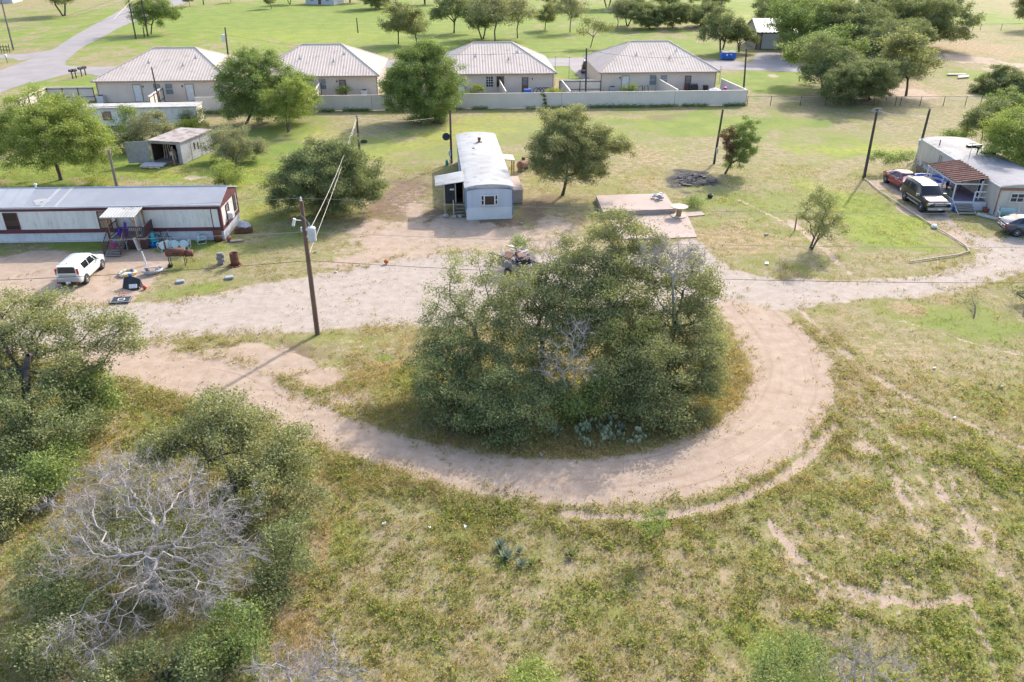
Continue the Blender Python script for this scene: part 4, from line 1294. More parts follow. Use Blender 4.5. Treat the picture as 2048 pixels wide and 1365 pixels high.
kF, bF = kind('young_tree', 'crooked sparse tree just behind the fourth house', 1181, 95, [(1165, 65, G(0, 95)[1], 12), (1178, 45, G(0, 95)[1], 14), (1210, 55, G(0, 95)[1], 16), (1195, 50, G(0, 95)[1], 16), (1222, 58, G(0, 95)[1], 9)], 'leaf_oak', 96, trunk=.14, fork_h=1.9, dens=1.6, per=18, hollow=.2)

FAR = [
    (kA, bA, 834, 90, .95, 2.0, 'rounded lawn tree, right one of the pair above the second house roof', 'shade_tree'),
    (kE, bE, 990, 84, 1.25, .7, 'loose grey green tree behind the left end of the third house roof', 'mesquite_tree'),
    (kB, bB, 965, 78, .85, 1.2, 'dense dark tree behind the left end of the third house roof', 'oak_tree'),
    (kE, bE, 1035, 76, 1.05, 2.2, 'pale wispy tree left of the lawn gap above the third house', 'mesquite_tree'),
    (kA, bA, 1090, 60, .75, 4.0, 'small upright tree left of the brownish sparse tree', 'shade_tree'),
    (kC, bC, 1690, 205, .62, 3.4, 'grey green oak just behind the chain link fence, middle of the clump', 'oak_tree'),
    (kB, bB, 1650, 195, .90, .6, 'oak with leaning trunk at the left of the clump behind the chain link fence', 'oak_tree'),
    (kA, bA, 1812, 192, 1.12, 1.0, 'round crowned tree on two thin trunks right of the clump behind the chain link fence', 'shade_tree'),
    (kC, bC, 1740, 200, .58, 1.2, 'dark low oak at the right of the clump behind the chain link fence', 'oak_tree'),
    (kD, bD, 1660, 172, 1.0, 2.6, 'fresh green tree at the back of the clump behind the chain link fence', 'elm_tree'),
    (kC, bC, 1760, 130, .78, 4.4, 'grey green oak behind the clump and in front of the great oak', 'oak_tree'),
    (kD, bD, 1584, 114, 1.25, 1.3, 'bright green tree over the roof of the metal barn', 'elm_tree'),
    (kC, bC, 1840, 94, 1.0, 2.2, 'dark wide oak at the right end of the barn grove with low sweeping limbs', 'oak_tree'),
    (kC, bC, 1562, 66, 1.0, 5.0, 'grey oak behind the metal barn on its left', 'oak_tree'),
    (kC, bC, 1790, 58, 1.15, 3.0, 'grey oak at the back of the barn grove near the top edge', 'oak_tree'),
    (kC, bC, 1640, 50, 1.15, .3, 'grey oak behind the metal barn near the top edge', 'oak_tree'),
    (kB, bB, 1442, 106, .88, .3, 'oak with a thick trunk just left of the blue dumpster', 'oak_tree'),
    (kB, bB, 1478, 104, .62, 2.6, 'slim leaning oak right behind the blue dumpster', 'oak_tree'),
    (kC, bC, 1300, 58, .62, .8, 'grey wood edge tree right of the brush heap', 'oak_tree'),
    (kC, bC, 1345, 55, .6, 2.8, 'grey wood edge tree in the middle of the far copse', 'oak_tree'),
    (kB, bB, 1255, 52, .8, 4.4, 'dark tree at the left end of the far copse', 'oak_tree'),
    (kC, bC, 1400, 52, .58, 4.0, 'grey wood edge tree at the right end of the far copse', 'oak_tree'),
    (kE, bE, 1235, 56, .8, 5.0, 'thin spindly tree in front of the far copse', 'mesquite_tree'),
    (kB, bB, 1330, 30, 1.0, 1.7, 'dark tree at the back of the far copse', 'oak_tree'),
    (kB, bB, 1215, 18, 1.2, 1.0, 'dark tree at the top edge above the brush heap', 'oak_tree'),
    (kD, bD, 1100, 22, 1.0, .5, 'leafy tree at the top edge above the lawn gap', 'elm_tree'),
    (kC, bC, 1420, 14, .8, 2.0, 'grey tree at the top edge right of the far copse', 'oak_tree'),
    (kB, bB, 128, 32, 1.18, 2.0, 'dark tree alone on the lawn left of the road', 'oak_tree'),
    (kA, bA, 380, 13, .55, .9, 'small tree beside the far bend of the road', 'shade_tree'),
    (kA, bA, 462, 6, .45, 2.9, 'tiny tree at the top edge near the road', 'shade_tree'),
    (kA, bA, 543, 18, .62, 1.9, 'small dark tree left of the white far house', 'shade_tree'),
    (kC, bC, 760, 18, .70, 1.1, 'dense bushy tree at the top edge right of the white far house', 'oak_tree'),
    (kB, bB, 700, 6, .9, .3, 'dark tree just right of the white far house', 'oak_tree'),
    (kB, bB, 580, 9, .7, 2.4, 'dark bushy tree just left of the white far house', 'oak_tree'),
    (kB, bB, 850, 9, 1.0, 3.4, 'dark tree at the top edge above the twin trunked oak', 'oak_tree'),
    (kB, bB, 1010, 8, 1.0, .6, 'dark tree at the top edge above the third house', 'oak_tree'),
    (kA, bA, 2055, 60, 1.1, .6, 'tree just entering at the upper right edge', 'shade_tree'),
]
for src, b0, u, v, s, rot, lab, nm in FAR:
    x, y = G(u, v)
    o = dup(src, (x, y, 0), rot, lab, 'trees beyond the houses', (s * 1.05, s * 1.05, s))
    o.name = nm

# ================================================================== BUILDINGS
def wall_with_battens(x0, x1, z0, z1, y, gap, proud=.02, w=.04):
    """flat sheet wall facing -Y with raised vertical seams"""
    m = MB()
    m.bx(x0, x1, y, y + .08, z0, z1)
    k = int((x1 - x0) / gap)
    for i in range(1, k + 1):
        x = x0 + (x1 - x0) * i / (k + 1)
        m.bx(x - w / 2, x + w / 2, y - proud, y - .001, z0 + .01, z1 - .01)
    return m


def window(parent, x, z, w, h, y, frame='white_paint', pane='glass_pale', bars=1, depth_=.05, mull=0):
    """a wall window facing -Y: frame ring with its pane as a sub-part"""
    f = MB()
    t_ = .07
    f.bx(x - w / 2 - t_, x - w / 2, y - depth_, y - .003, z - t_, z + h + t_)
    f.bx(x + w / 2, x + w / 2 + t_, y - depth_, y - .003, z - t_, z + h + t_)
    f.bx(x - w / 2, x + w / 2, y - depth_, y - .003, z + h, z + h + t_)
    f.bx(x - w / 2, x + w / 2, y - depth_ - .02, y - .003, z - t_, z)
    for i in range(bars):
        zz = z + h * (i + 1) / (bars + 1)
        f.bx(x - w / 2, x + w / 2, y - depth_ + .01, y - .022, zz - .025, zz + .025)
    for i in range(mull):
        xx = x - w / 2 + w * (i + 1) / (mull + 1)
        f.bx(xx - .025, xx + .025, y - depth_ + .012, y - .023, z, z + h)
    fo = f.build('window', MT[frame], parent)
    MB().bx(x - w / 2 + .002, x + w / 2 - .002, y - .02, y - .004, z + .002, z + h - .002).build('pane', MT[pane], fo)
    return fo


def door(parent, x, z, w, h, y, mat, trim='beige_trim', glazed=False):
    d = MB().bx(x - w / 2, x + w / 2, y - .05, y - .003, z, z + h)
    if not glazed:
        for a in (-.22, .22):
            d.bx(x + a * w - .13 * w, x + a * w + .13 * w, y - .058, y - .051, z + h * .12, z + h * .45)
            d.bx(x + a * w - .13 * w, x + a * w + .13 * w, y - .058, y - .051, z + h * .53, z + h * .9)
    do = d.build('door', MT[mat], parent)
    f = MB()
    f.bx(x - w / 2 - .09, x - w / 2 - .002, y - .06, y - .003, z, z + h + .09)
    f.bx(x + w / 2 + .002, x + w / 2 + .09, y - .06, y - .003, z, z + h + .09)
    f.bx(x - w / 2 - .002, x + w / 2 + .002, y - .06, y - .003, z + h + .002, z + h + .09)
    f.build('frame', MT[trim], do)
    if glazed:
        g = MB()
        for i in range(3):
            for j in range(3):
                g.bx(x - .32 * w + i * .22 * w, x - .13 * w + i * .22 * w, y - .062, y - .052, z + h * (.5 + .15 * j), z + h * (.63 + .15 * j))
        g.build('pane', MT['glass_pale'], do)
    MB().cyl((x + w * .4, y - .05, z + h * .47), (x + w * .4, y - .11, z + h * .47), .035, .03, 8).build('handle', MT['grey_metal'], do)
    return do


def ribbed_hip(width, dep, eave, ridge_h, rl, pitch=.40, amp=.03):
    """hip roof of corrugated sheets; origin at the front eave middle, eaves at z = eave, ridge of length rl"""
    m = MB()
    hw, hr = width / 2, rl / 2
    rise = ridge_h - eave

    def plane(O, ux, uy, half, toph, run):
        # O: middle of the eave, ux along the eave, uy horizontally up the slope
        L = math.hypot(run, rise)
        nrm = Vector((0, 0, 1)) * (run / L) - Vector(uy) * (rise / L)
        xs = []
        x = -half
        while x < half - .01:
            for dx, hgt in ((0, 0), (.42, 0), (.52, 1), (.88, 1)):
                xx = x + dx * pitch
                if xx < half:
                    xs.append((xx, hgt * amp))
            x += pitch
        xs.append((half, 0))

        def top(x):
            if abs(x) <= toph:
                return 1.0
            return max(0.0, (half - abs(x)) / (half - toph))
        for (xa, ha), (xb, hb) in zip(xs[:-1], xs[1:]):
            ta, tb = top(xa), top(xb)
            P = []
            for xx, tt, hh in ((xa, 0, ha), (xb, 0, hb), (xb, tb, hb), (xa, ta, ha)):
                p = Vector(O) + Vector(ux) * xx + Vector(uy) * (run * tt) + Vector((0, 0, rise * tt)) + nrm * hh
                P.append(p)
            m.add(P, [(0, 1, 2, 3)])
    run_e = dep / 2
    run_s = hw - hr
    plane((0, 0, eave), (1, 0, 0), (0, 1, 0), hw, hr, run_e)
    plane((0, dep, eave), (-1, 0, 0), (0, -1, 0), hw, hr, run_e)
    plane((hw, dep / 2, eave), (0, 1, 0), (-1, 0, 0), dep / 2, .001, run_s)
    plane((-hw, dep / 2, eave), (0, -1, 0), (1, 0, 0), dep / 2, .001, run_s)
    m.bx(-hw + .03, hw - .03, .03, dep - .03, eave - .14, eave - .02)
    return m


RZ_H = R(3.5)


def house(mid, width, label, items, left_wall=True):
    r = thing('house', label, 'house', (mid[0], mid[1], 0), RZ_H, 'row of hip roofed houses behind the metal fence')
    W_, D_, E_, RH_, RL_ = width, 15.6, 2.75, 5.85, 5.6
    w2 = W_ / 2 - .45
    m = wall_with_battens(-w2, w2, 0, E_ - .16, .45, .62)
    m.bx(-w2, -w2 + .08, .53, D_ - .45, 0, E_ - .16)
    m.bx(w2 - .08, w2, .53, D_ - .45, 0, E_ - .16)
    m.bx(-w2 + .08, w2 - .08, D_ - .53, D_ - .45, 0, E_ - .16)
    for s in (-1, 1):
        for i in range(1, 22):
            y = .5 + 14.6 * i / 22
            x = s * w2
            m.bx(min(x, x + s * .02), max(x, x + s * .02), y - .02, y + .02, .01, E_ - .17)
    m.build('wall', MT['beige_wall'], r)
    for s in (-1, 1):
        MB().bx(s * w2 - .06, s * w2 + .06, .40, .47, 0, E_ - .15).build('corner_trim', MT['beige_trim'], r)
    ro = ribbed_hip(W_, D_, E_, RH_, RL_).build('roof', MT['house_roof'], r)
    cap = MB()
    hw, hr = W_ / 2, RL_ / 2
    cap.tube([(-hr, D_ / 2, RH_ + .05), (hr, D_ / 2, RH_ + .05)], .09, 6)
    for sx in (-1, 1):
        for yy in (0, D_):
            cap.tube([(sx * hr, D_ / 2, RH_ + .05), (sx * hw, yy, E_ + .04)], .075, 6)
    cap.build('ridge_cap', MT['house_roof'], ro)
    m = MB()
    for px_, py_ in ((-2.6, 4.2), (2.1, 3.4), (3.4, 5.2)):
        zz = E_ + py_ / (D_ / 2) * (RH_ - E_)
        m.cyl((px_, py_, zz - .1), (px_, py_, zz + .38), .06, .06, 6).box((px_, py_, zz + .05), (.28, .28, .05), rx=.38)
    m.build('vent_pipe', MT['grey_metal'], ro)
    g = MB()
    g.bx(-hw - .02, hw + .02, -.10, -.002, E_ - .13, E_ + .01)
    g.build('gutter', MT['beige_trim'], ro)
    for kind_, x in items:
        if kind_ == 'white':
            door(r, x, .12, .95, 2.05, .43, 'white_paint')
        elif kind_ == 'brown':
            door(r, x, .12, .92, 2.05, .43, 'brown_door', 'tan_siding', True)
        elif kind_ == 'win':
            window(r, x, .95, .95, 1.35, .43)
        elif kind_ == 'grid':
            window(r, x, .95, .95, 1.35, .43, bars=3, mull=2, pane='glass')
        elif kind_ == 'darkwin':
            window(r, x, .95, .95, 1.35, .43, frame='beige_trim', pane='glass', bars=0)
        elif kind_ == 'lamp':
            MB().box((x, .40, 1.95), (.12, .14, .2)).cyl((x, .36, 2.07), (x, .36, 2.02), .1, .05, 8).build('wall_lamp', MT['black'], r)
    return r


H1 = G(321.5, 162, 2.75)
house(H1, 18.0, 'first house from the left in the row, with two white doors', [('white', -3.4), ('win', -.8), ('win', .75), ('white', 3.4), ('lamp', -2.6), ('lamp', 2.5)])
house((-26.7, 112.6), 17.2, 'second house in the row between the two large elms, with a brown door', [('win', -.8), ('win', .75), ('brown', 3.5), ('white', -3.8), ('lamp', 2.7)])
house((-2.35, 114.6), 17.2, 'third house in the row, with a gridded window beside a dark window', [('white', -4.7), ('grid', -.75), ('darkwin', .75), ('brown', 4.2), ('lamp', 5.2)])
house((20.65, 116.0), 17.2, 'fourth and rightmost house in the row, beside the blue dumpster', [('white', -4.7), ('win', -.8), ('win', .75), ('brown', 4.2), ('lamp', -5.5)])
for hx, hy, lab in ((8.3, 121.0, 'pipe mast beside the fourth house wall'), (6.3, 121.5, 'pipe mast at the right side of the third house'), (31.0, 123.5, 'pipe mast beside the lane right of the fourth house'), (-53.6, 117.5, 'bent pipe post by the lane left of the first house')):
    o = MB().cyl((hx, hy, 0), (hx, hy, 4.1 if hx < 20 and hx > 0 else 2.4), .04, .035, 6).box((hx, hy, 4.0 if hx < 20 and hx > 0 else 2.35), (.28, .1, .08)).build('service_mast', MT['grey_metal'])
    tag(o, lab, 'pipe')


def sheet_fence(P0, P1, label, h=1.85, name='metal_fence', mat='fence_metal', back=True, group='sheet metal fences of the row of houses', gap=.62):
    P0, P1 = Vector((P0[0], P0[1], 0)), Vector((P1[0], P1[1], 0))
    d = P1 - P0
    L = d.length
    r = thing(name, label, 'fence', tuple(P0), math.atan2(d.y, d.x), group)
    m = wall_with_battens(0, L, .03, h, 0, gap)
    m.build('sheet_panel', MT[mat], r)
    MB().bx(-.02, L + .02, -.035, .10, h + .002, h + .06).build('top_rail', MT[mat], r)
    p = MB()
    n = max(1, round(L / 2.4))
    for i in range(n + 1):
        x = L * i / n
        p.bx(x - .04, x + .04, .085, .165, 0, h - .03)
    p.bx(0, L, .09, .13, .5, .58)
    p.bx(0, L, .09, .13, h - .2, h - .12)
    p.build('post', MT['pole_dark'], r)
    return r


fa, fb = G(395, 226), G(1491, 210.5)


def fpt(t_):
    return (fa[0] + (fb[0] - fa[0]) * t_, fa[1] + (fb[1] - fa[1]) * t_)


fx1, fx2, fx3 = .31, .655, .865
sheet_fence(fpt(0), fpt(fx1 - .0005), 'long metal fence run in front of the first and second houses')
sheet_fence(fpt(fx1), fpt(fx2 - .0005), 'long metal fence run in front of the third house')
sheet_fence(fpt(fx2), fpt(fx3 - .0005), 'metal fence run in front of the left half of the fourth house')
sheet_fence(fpt(fx3), fpt(1), 'metal fence run in front of the right half of the fourth house')
sheet_fence((29.3, 115.9), (30.65, 107.4), 'metal fence return at the right side of the fourth house yard')
sheet_fence((20.3, 116.3), (21.6, 107.2), 'metal partition across the yard of the fourth house', 1.9)
sheet_fence((-1.8, 114.9), (-.8, 106.0), 'metal partition across the yard of the third house', 1.9)
sheet_fence((-26.3, 112.9), (-25.4, 104.7), 'metal partition across the yard of the second house', 1.9)
sheet_fence((-46.4, 109.0), (-45.6, 102.6), 'metal partition across the yard of the first house', 1.9)
sheet_fence((12.4, 115.6), (6.6, 115.2), 'framed metal fence with gates between the third and fourth houses', 1.75)
sheet_fence((6.9, 115.0), (7.6, 107.2), 'metal side fence of the third house yard beside the gates', 1.75)
sheet_fence((-16.8, 113.0), (-11.2, 113.4), 'metal fence between the second and third houses behind the elm', 1.75)
sheet_fence((-56.0, 110.0), (-62.0, 109.6), 'pale sheet fence with dark frame left of the first house', 1.75)
sheet_fence((-62.1, 109.5), (-61.4, 101.5), 'pale side fence with dark frame at the far left of the row', 1.75)

# ---------------------------------------------------------------- left mobile home (maroon and cream)
LT = thing('mobile_home', 'long cream and maroon mobile home with a small roofed porch at the left', 'mobile home', (-21.55, 56.55, 0), R(2.4), 'single wide mobile homes')
LL, LW, LE, LR = 24.0, 4.5, 2.74, 3.42      # local: x from -LL to 0, y 0..LW
m = MB()
m.bx(-LL, 0, 0, LW, .72, LE)
k = 60
for i in range(1, k):
    x = -LL + LL * i / k
    m.bx(x - .012, x + .012, -.012, -.001, 1.05, 2.40)
m.build('wall', MT['cream_siding'], LT)
m = MB()
m.bx(-LL, .03, -.035, -.002, 2.42, LE)
m.bx(-LL, .03, -.035, -.002, .74, 1.03)
m.bx(-.18, .03, -.035, -.002, 1.03, 2.42)
m.bx(.002, .035, 0, LW, .74, 1.03)
m.bx(.002, .035, 0, .2, 1.03, 2.42)
m.bx(.002, .035, LW - .25, LW, 1.03, 2.42)
m.prism([(0, 2.42), (LW, 2.42), (LW, LE), (LW / 2, LR - .03), (0, LE)], 0, .002, .035)
m.build('maroon_trim', MT['maroon'], LT)
m = MB()
m.bx(-LL, -.02, .05, .12, 0, .72)
for i in range(58):
    x = -LL + .3 + i * .41
    m.bx(x - .02, x + .02, .03, .049, 0, .7)
m.bx(-.12, -.02, .12, LW, 0, .72)
m.bx(-LL, .02, -.02, .049, .70, .738)
m.build('skirting', MT['skirting'], LT)
m = MB()
PR = [(-.14, LE - .02), (LW / 2, LR), (LW + .14, LE - .02), (LW + .14, LE + .06), (LW / 2, LR + .09), (-.14, LE + .06)]
m.prism(PR, 0, -LL - .1, .12)
ro = m.build('roof', MT['grey_roof'], LT)
m = MB()
sl = (LR - LE + .03) / (LW / 2 + .14)
for i in range(6):
    x0 = -LL + .2 + i * 1.0 + 8.2 - 2.2 + .0
    xa = -15.02 + (i - 5) * 1.02
    m.add([(xa, -.13, LE + .066), (xa + .98, -.13, LE + .066), (xa + .98, LW / 2, LR + .096), (xa, LW / 2, LR + .096),
           (xa, -.13, LE + .078), (xa + .98, -.13, LE + .078), (xa + .98, LW / 2, LR + .11), (xa, LW / 2, LR + .11)],
          [(4, 5, 6, 7), (0, 1, 5, 4), (1, 2, 6, 5), (3, 0, 4, 7), (2, 3, 7, 6)])
m.build('metal_sheet', MT['roof_sheet'], ro)
m = MB()
for xa, xb, w in ((-12.85, -12.35, .26), (-11.85, -11.45, .22)):
    m.add([(xa, -.12, LE + .068), (xa + w, -.12, LE + .068), (xb + w, LW / 2, LR + .098), (xb, LW / 2, LR + .098)], [(0, 1, 2, 3)])
ring = [(-12.95 + .55 * math.cos(q) * (1 + .25 * math.sin(3 * q)), .45 + .42 * math.sin(q)) for q in np.linspace(0, 2 * PI, 18)[:-1]]
m.add([(x, y, LE + .073 + (y + .14) * sl) for x, y in ring], [tuple(range(17))])
m.build('seal_stripe', MT['seal_stripe'], ro)
m = MB()
m.tube([(-LL, LW / 2, LR + .10), (.12, LW / 2, LR + .10)], .05, 5)
m.bx(-LL, .12, -.19, -.142, LE - .05, LE + .07)
m.build('roof_edging', MT['light_metal'], ro)
m = MB()
m.cyl((-14.2, LW / 2 + .3, LR), (-14.2, LW / 2 + .3, LR + .28), .07).cyl((-14.2, LW / 2 + .3, LR + .26), (-14.2, LW / 2 + .3, LR + .34), .13, .1)
m.cyl((-12.9, .5, LE + .1), (-12.9, .5, LE + .32), .06)
m.build('roof_vent', MT['light_metal'], ro)
wd = window(LT, -15.2, 1.12, .9, 1.15, -.002, frame='maroon', pane='glass', bars=1)
window(LT, -8.5, 1.1, .8, 1.2, -.002, frame='maroon', pane='curtain_pane', bars=1)
m = MB()
m.bx(-.72, -.66, -.02, -.003, 1.03, 2.42)
m.build('downpipe', MT['maroon'], LT)
MB().box((-3.05, -.04, 2.2), (.30, .08, .16)).box((-3.05, -.085, 2.21), (.16, .012, .08)).build('wall_lamp', MT['white_plastic'], LT)
MB().bx(-6.95, -6.05, -.05, -.003, .82, 2.3).box((-6.5, -.056, 1.5), (.16, .01, .3)).build('door', MT['white_paint'], LT)
# end wall window with air conditioner
Mx = Matrix.Translation((0, 0, 0)) @ Matrix.Rotation(R(90), 4, 'Z')
f = MB()
f.bx(.003, .06, 1.25, 1.32, 1.15, 2.3)
f.bx(.003, .06, 1.95, 2.02, 1.15, 2.3)
f.bx(.003, .06, 1.32, 1.95, 2.23, 2.3)
f.bx(.003, .06, 1.32, 1.95, 1.75, 1.82)
fo = f.build('window', MT['maroon'], LT)
MB().bx(.003, .02, 1.322, 1.948, 1.15, 2.228).build('pane', MT['glass_pale'], fo)
MB().bx(.004, .42, 1.36, 1.92, 1.22, 1.64).bx(.421, .43, 1.42, 1.86, 1.28, 1.58).build('air_conditioner', MT['white_plastic'], LT)
m = MB()
m.bx(.003, .05, 3.3, 3.95, 1.15, 2.4)
m.build('dark_window', MT['dark_interior'], LT)

# porch in front of the left home: world frame of LT
PX0, PX1 = -7.62, -5.1
PD = 1.75
porch = thing('porch', 'small wooden porch with pale tin roof and maroon railings on the left mobile home', 'porch', LT.location[:], LT.rotation_euler.z)
m = MB()
m.bx(PX0, PX1, -PD, -.08, .74, .82)
for i in range(12):
    y = -PD + .04 + i * .14
m.build('deck', MT['wood_grey'], porch)
m = MB()
th = .05
z0, z1 = 2.52, 2.70
m.add([(PX0 - .25, -PD - .3, z0), (PX1 - .35, -PD - .3, z0), (PX1 - .35, -.05, z1), (PX0 - .25, -.05, z1),
       (PX0 - .25, -PD - .3, z0 + th), (PX1 - .35, -PD - .3, z0 + th), (PX1 - .35, -.05, z1 + th), (PX0 - .25, -.05, z1 + th)],
      [(0, 3, 2, 1), (4, 5, 6, 7), (0, 1, 5, 4), (1, 2, 6, 5), (2, 3, 7, 6), (3, 0, 4, 7)])
for i in range(12):
    x = PX0 - .2 + i * (PX1 - PX0 - .2) / 11
    m.add([(x - .03, -PD - .3, z0 + th + .002), (x + .03, -PD - .3, z0 + th + .002), (x + .03, -.05, z1 + th + .002), (x - .03, -.05, z1 + th + .002),
           (x - .015, -PD - .3, z0 + th + .03), (x + .015, -PD - .3, z0 + th + .03), (x + .015, -.05, z1 + th + .03), (x - .015, -.05, z1 + th + .03)],
          [(4, 5, 6, 7), (0, 1, 5, 4), (1, 2, 6, 5), (3, 0, 4, 7)])
m.build('tin_roof', MT['white_roof'], porch)
for x in (PX0 + .05, PX1 - .5):
    for y in (-PD + .05, -.2):
        zt = z0 + (y + PD + .3) / (PD + .25) * (z1 - z0) - .02
        m = MB().box((x, y, zt / 2), (.10, .10, zt))
        if y < -1:
            s = 1 if x < -6 else -1
            m.tube([(x + s * .05, y, zt - .5), (x + s * .4, y, zt - .08)], .035, 4)
        m.build('post', MT['wood_raw'], porch)


def rail(p0, p1, h=.9, n=8, name='railing', parent=None, mat='maroon_wood', base=.12):
    p0, p1 = Vector(p0), Vector(p1)
    m = MB()
    up = Vector((0, 0, h))
    m.tube([p0 + up, p1 + up], .045, 4)
    m.tube([p0 + Vector((0, 0, base)), p1 + Vector((0, 0, base))], .035, 4)
    for i in range(n + 1):
        q = p0.lerp(p1, i / n)
        m.tube([q + Vector((0, 0, base)), q + up], .022 if 0 < i < n else .05, 4)
    return m.build(name, MT[mat], parent)


SX0, SX1 = PX0 + .08, PX0 + 1.12
rail((PX1, -.12, .82), (PX1, -PD, .82), n=16, parent=porch)
rail((PX1 - .06, -PD, .82), (SX1 + .1, -PD, .82), n=9, parent=porch)
rail((PX0, -.12, .82), (PX0, -PD, .82), n=9, parent=porch)
m = MB()
for k in range(10):
    a = SX1 + .1 + k * (PX1 - SX1 - .1) / 10
    m.tube([(a, -PD + .02, .05), (min(a + .62, PX1), -PD + .02, .05 + min(.62, PX1 - a))], .014, 4)
    m.tube([(a, -PD + .03, .05 + .0 + min(.62, a - SX1 + .05)), (min(a + .62, PX1), -PD + .03, .05)], .014, 4)
m.bx(SX1 + .1, PX1, -PD + .035, -PD + .06, .01, .73)
m.build('lattice', MT['maroon_wood'], porch)
m = MB()
m.bx(PX1 - .03, PX1, -PD + .07, -.1, .01, .735)
m.build('side_skirt', MT['maroon_wood'], porch)
for i in range(6):
    y = -PD - .12 - i * .22
    z = .74 - (i + .4) * .122
    MB().bx(SX0, SX1, y - .14, y + .12, z - .05, z).build('step', MT['wood_grey'], porch)
for x in (SX0 - .06, SX1 + .06):
    yb, ye = -PD, -PD - 1.38
    rail((x, yb, .80), (x, ye, .02), .85, 7, 'stair_rail', porch)

# ---------------------------------------------------------------- centre mobile home (blue, barrel roof)
CT = thing('mobile_home', 'narrow pale blue mobile home with a white curved roof in the centre', 'mobile home', (-1.8, 61.3, 0), R(5.8), 'single wide mobile homes')
CW, CLN, CE, CR = 3.72, 17.8, 2.66, 2.92
w2 = CW / 2
m = MB()
m.bx(-w2, w2, 0, CLN, 1.0, CE - .02)
for i in range(1, 45):
    y = CLN * i / 45
    for s in (-1, 1):
        m.bx(min(s * w2, s * (w2 + .012)), max(s * w2, s * (w2 + .012)), y - .02, y + .02, 1.02, CE - .1)
for i in range(1, 9):
    x = -w2 + CW * i / 9
    m.bx(x - .012, x + .012, -.01, -.001, 1.05, 2.5)
m.build('wall', MT['blue_siding'], CT)
m = MB()
m.bx(-w2 + .04, w2 - .04, -.02, .06, 0, .995)
m.bx(-w2 + .02, -w2 + .08, .06, CLN, 0, .995)
m.bx(w2 - .08, w2 - .02, .06, CLN, 0, .995)
for i in range(1, 4):
    x = -w2 + CW * i / 4
    m.bx(x - .015, x + .015, -.032, -.021, .02, .98)
m.build('skirting', MT['pale_panel'], CT)


def barrel(w, z0, z1, n=12, t_=.0):
    return [(-w + 2 * w * i / n, z0 + (z1 - z0) * (1 - (2 * i / n - 1) ** 2) ** .8 + t_) for i in range(n + 1)]


m = MB()
bp = barrel(w2 + .10, CE, CR)
m.prism(bp + [(w2 + .10, CE - .05), (-w2 - .10, CE - .05)], 1, -.12, CLN + .12)
ro = m.build('roof', MT['white_roof'], CT, smooth=False)
m = MB()
bp = barrel(w2 + .02, CE - .26, CR - .03)
lo_ = barrel(w2 + .02, CE - .30, CR - .36)
m.prism(bp + lo_[::-1], 1, -.05, -.002)
m.bx(-w2 - .03, -w2 + .06, -.03, -.003, .9, CE - .2)
m.bx(w2 - .06, w2 + .03, -.03, -.003, .3, CE - .2)
m.bx(-w2 - .03, -w2 - .013, 0, CLN, CE - .2, CE - .055)
m.bx(w2 + .013, w2 + .03, 0, CLN, CE - .2, CE - .055)
m.build('blue_trim', MT['blue_trim'], CT)
m = MB()
m.cyl((.1, 13.6, CR - .1), (.1, 13.6, CR + .25), .10, .10, 8).box((.1, 13.6, CR + .34), (.28, .28, .2))
m.box((.1, 13.6, CR + .0), (.5, .42, .05))
m.build('roof_vent', MT['rust'], ro)
m = MB()
m.lathe([(.16, 0), (.16, .04), (.06, .09), (0, .1)], (-.55, 11.4, CR - .05), 10)
m.build('vent_cap', MT['black'], ro)
# small bay window
bay = MB()
zs0, zs1 = 1.28, 1.98
for (xa, ya), (xb, yb) in (((-.66, 0), (-.42, -.22)), ((-.42, -.22), (.42, -.22)), ((.42, -.22), (.66, 0))):
    bay.add([(xa, ya, zs0 - .09), (xb, yb, zs0 - .09), (xb, yb, zs0), (xa, ya, zs0)], [(0, 1, 2, 3)])
    bay.add([(xa, ya, zs1), (xb, yb, zs1), (xb, yb, zs1 + .09), (xa, ya, zs1 + .09)], [(0, 1, 2, 3)])
bay.add([(-.66, 0, zs1 + .09), (-.42, -.22, zs1 + .09), (.42, -.22, zs1 + .09), (.66, 0, zs1 + .09)], [(0, 1, 2, 3)])
bay.add([(-.66, 0, zs0 - .09), (-.42, -.22, zs0 - .09), (.42, -.22, zs0 - .09), (.66, 0, zs0 - .09)], [(3, 2, 1, 0)])
for x, y in ((-.66, -.01), (-.42, -.22), (.42, -.22), (.66, -.01)):
    bay.box((x, y, (zs0 + zs1) / 2), (.09, .09, zs1 - zs0 + .18))
for a in ((-.54, -.11), (.54, -.11)):
    bay.box((a[0], a[1] - .01, (zs0 + zs1) / 2), (.26, .03, .06), rz=math.atan2(-.22, .24) if a[0] < 0 else math.atan2(.22, .24))
bw = bay.build('bay_window', MT['white_paint'], CT)
g = MB()
for (xa, ya), (xb, yb) in (((-.64, -.0), (-.42, -.2)), ((-.42, -.2), (.42, -.2)), ((.42, -.2), (.64, -.0))):
    g.add([(xa, ya, zs0), (xb, yb, zs0), (xb, yb, zs1), (xa, ya, zs1)], [(0, 1, 2, 3)])
g.build('pane', MT['glass'], bw)
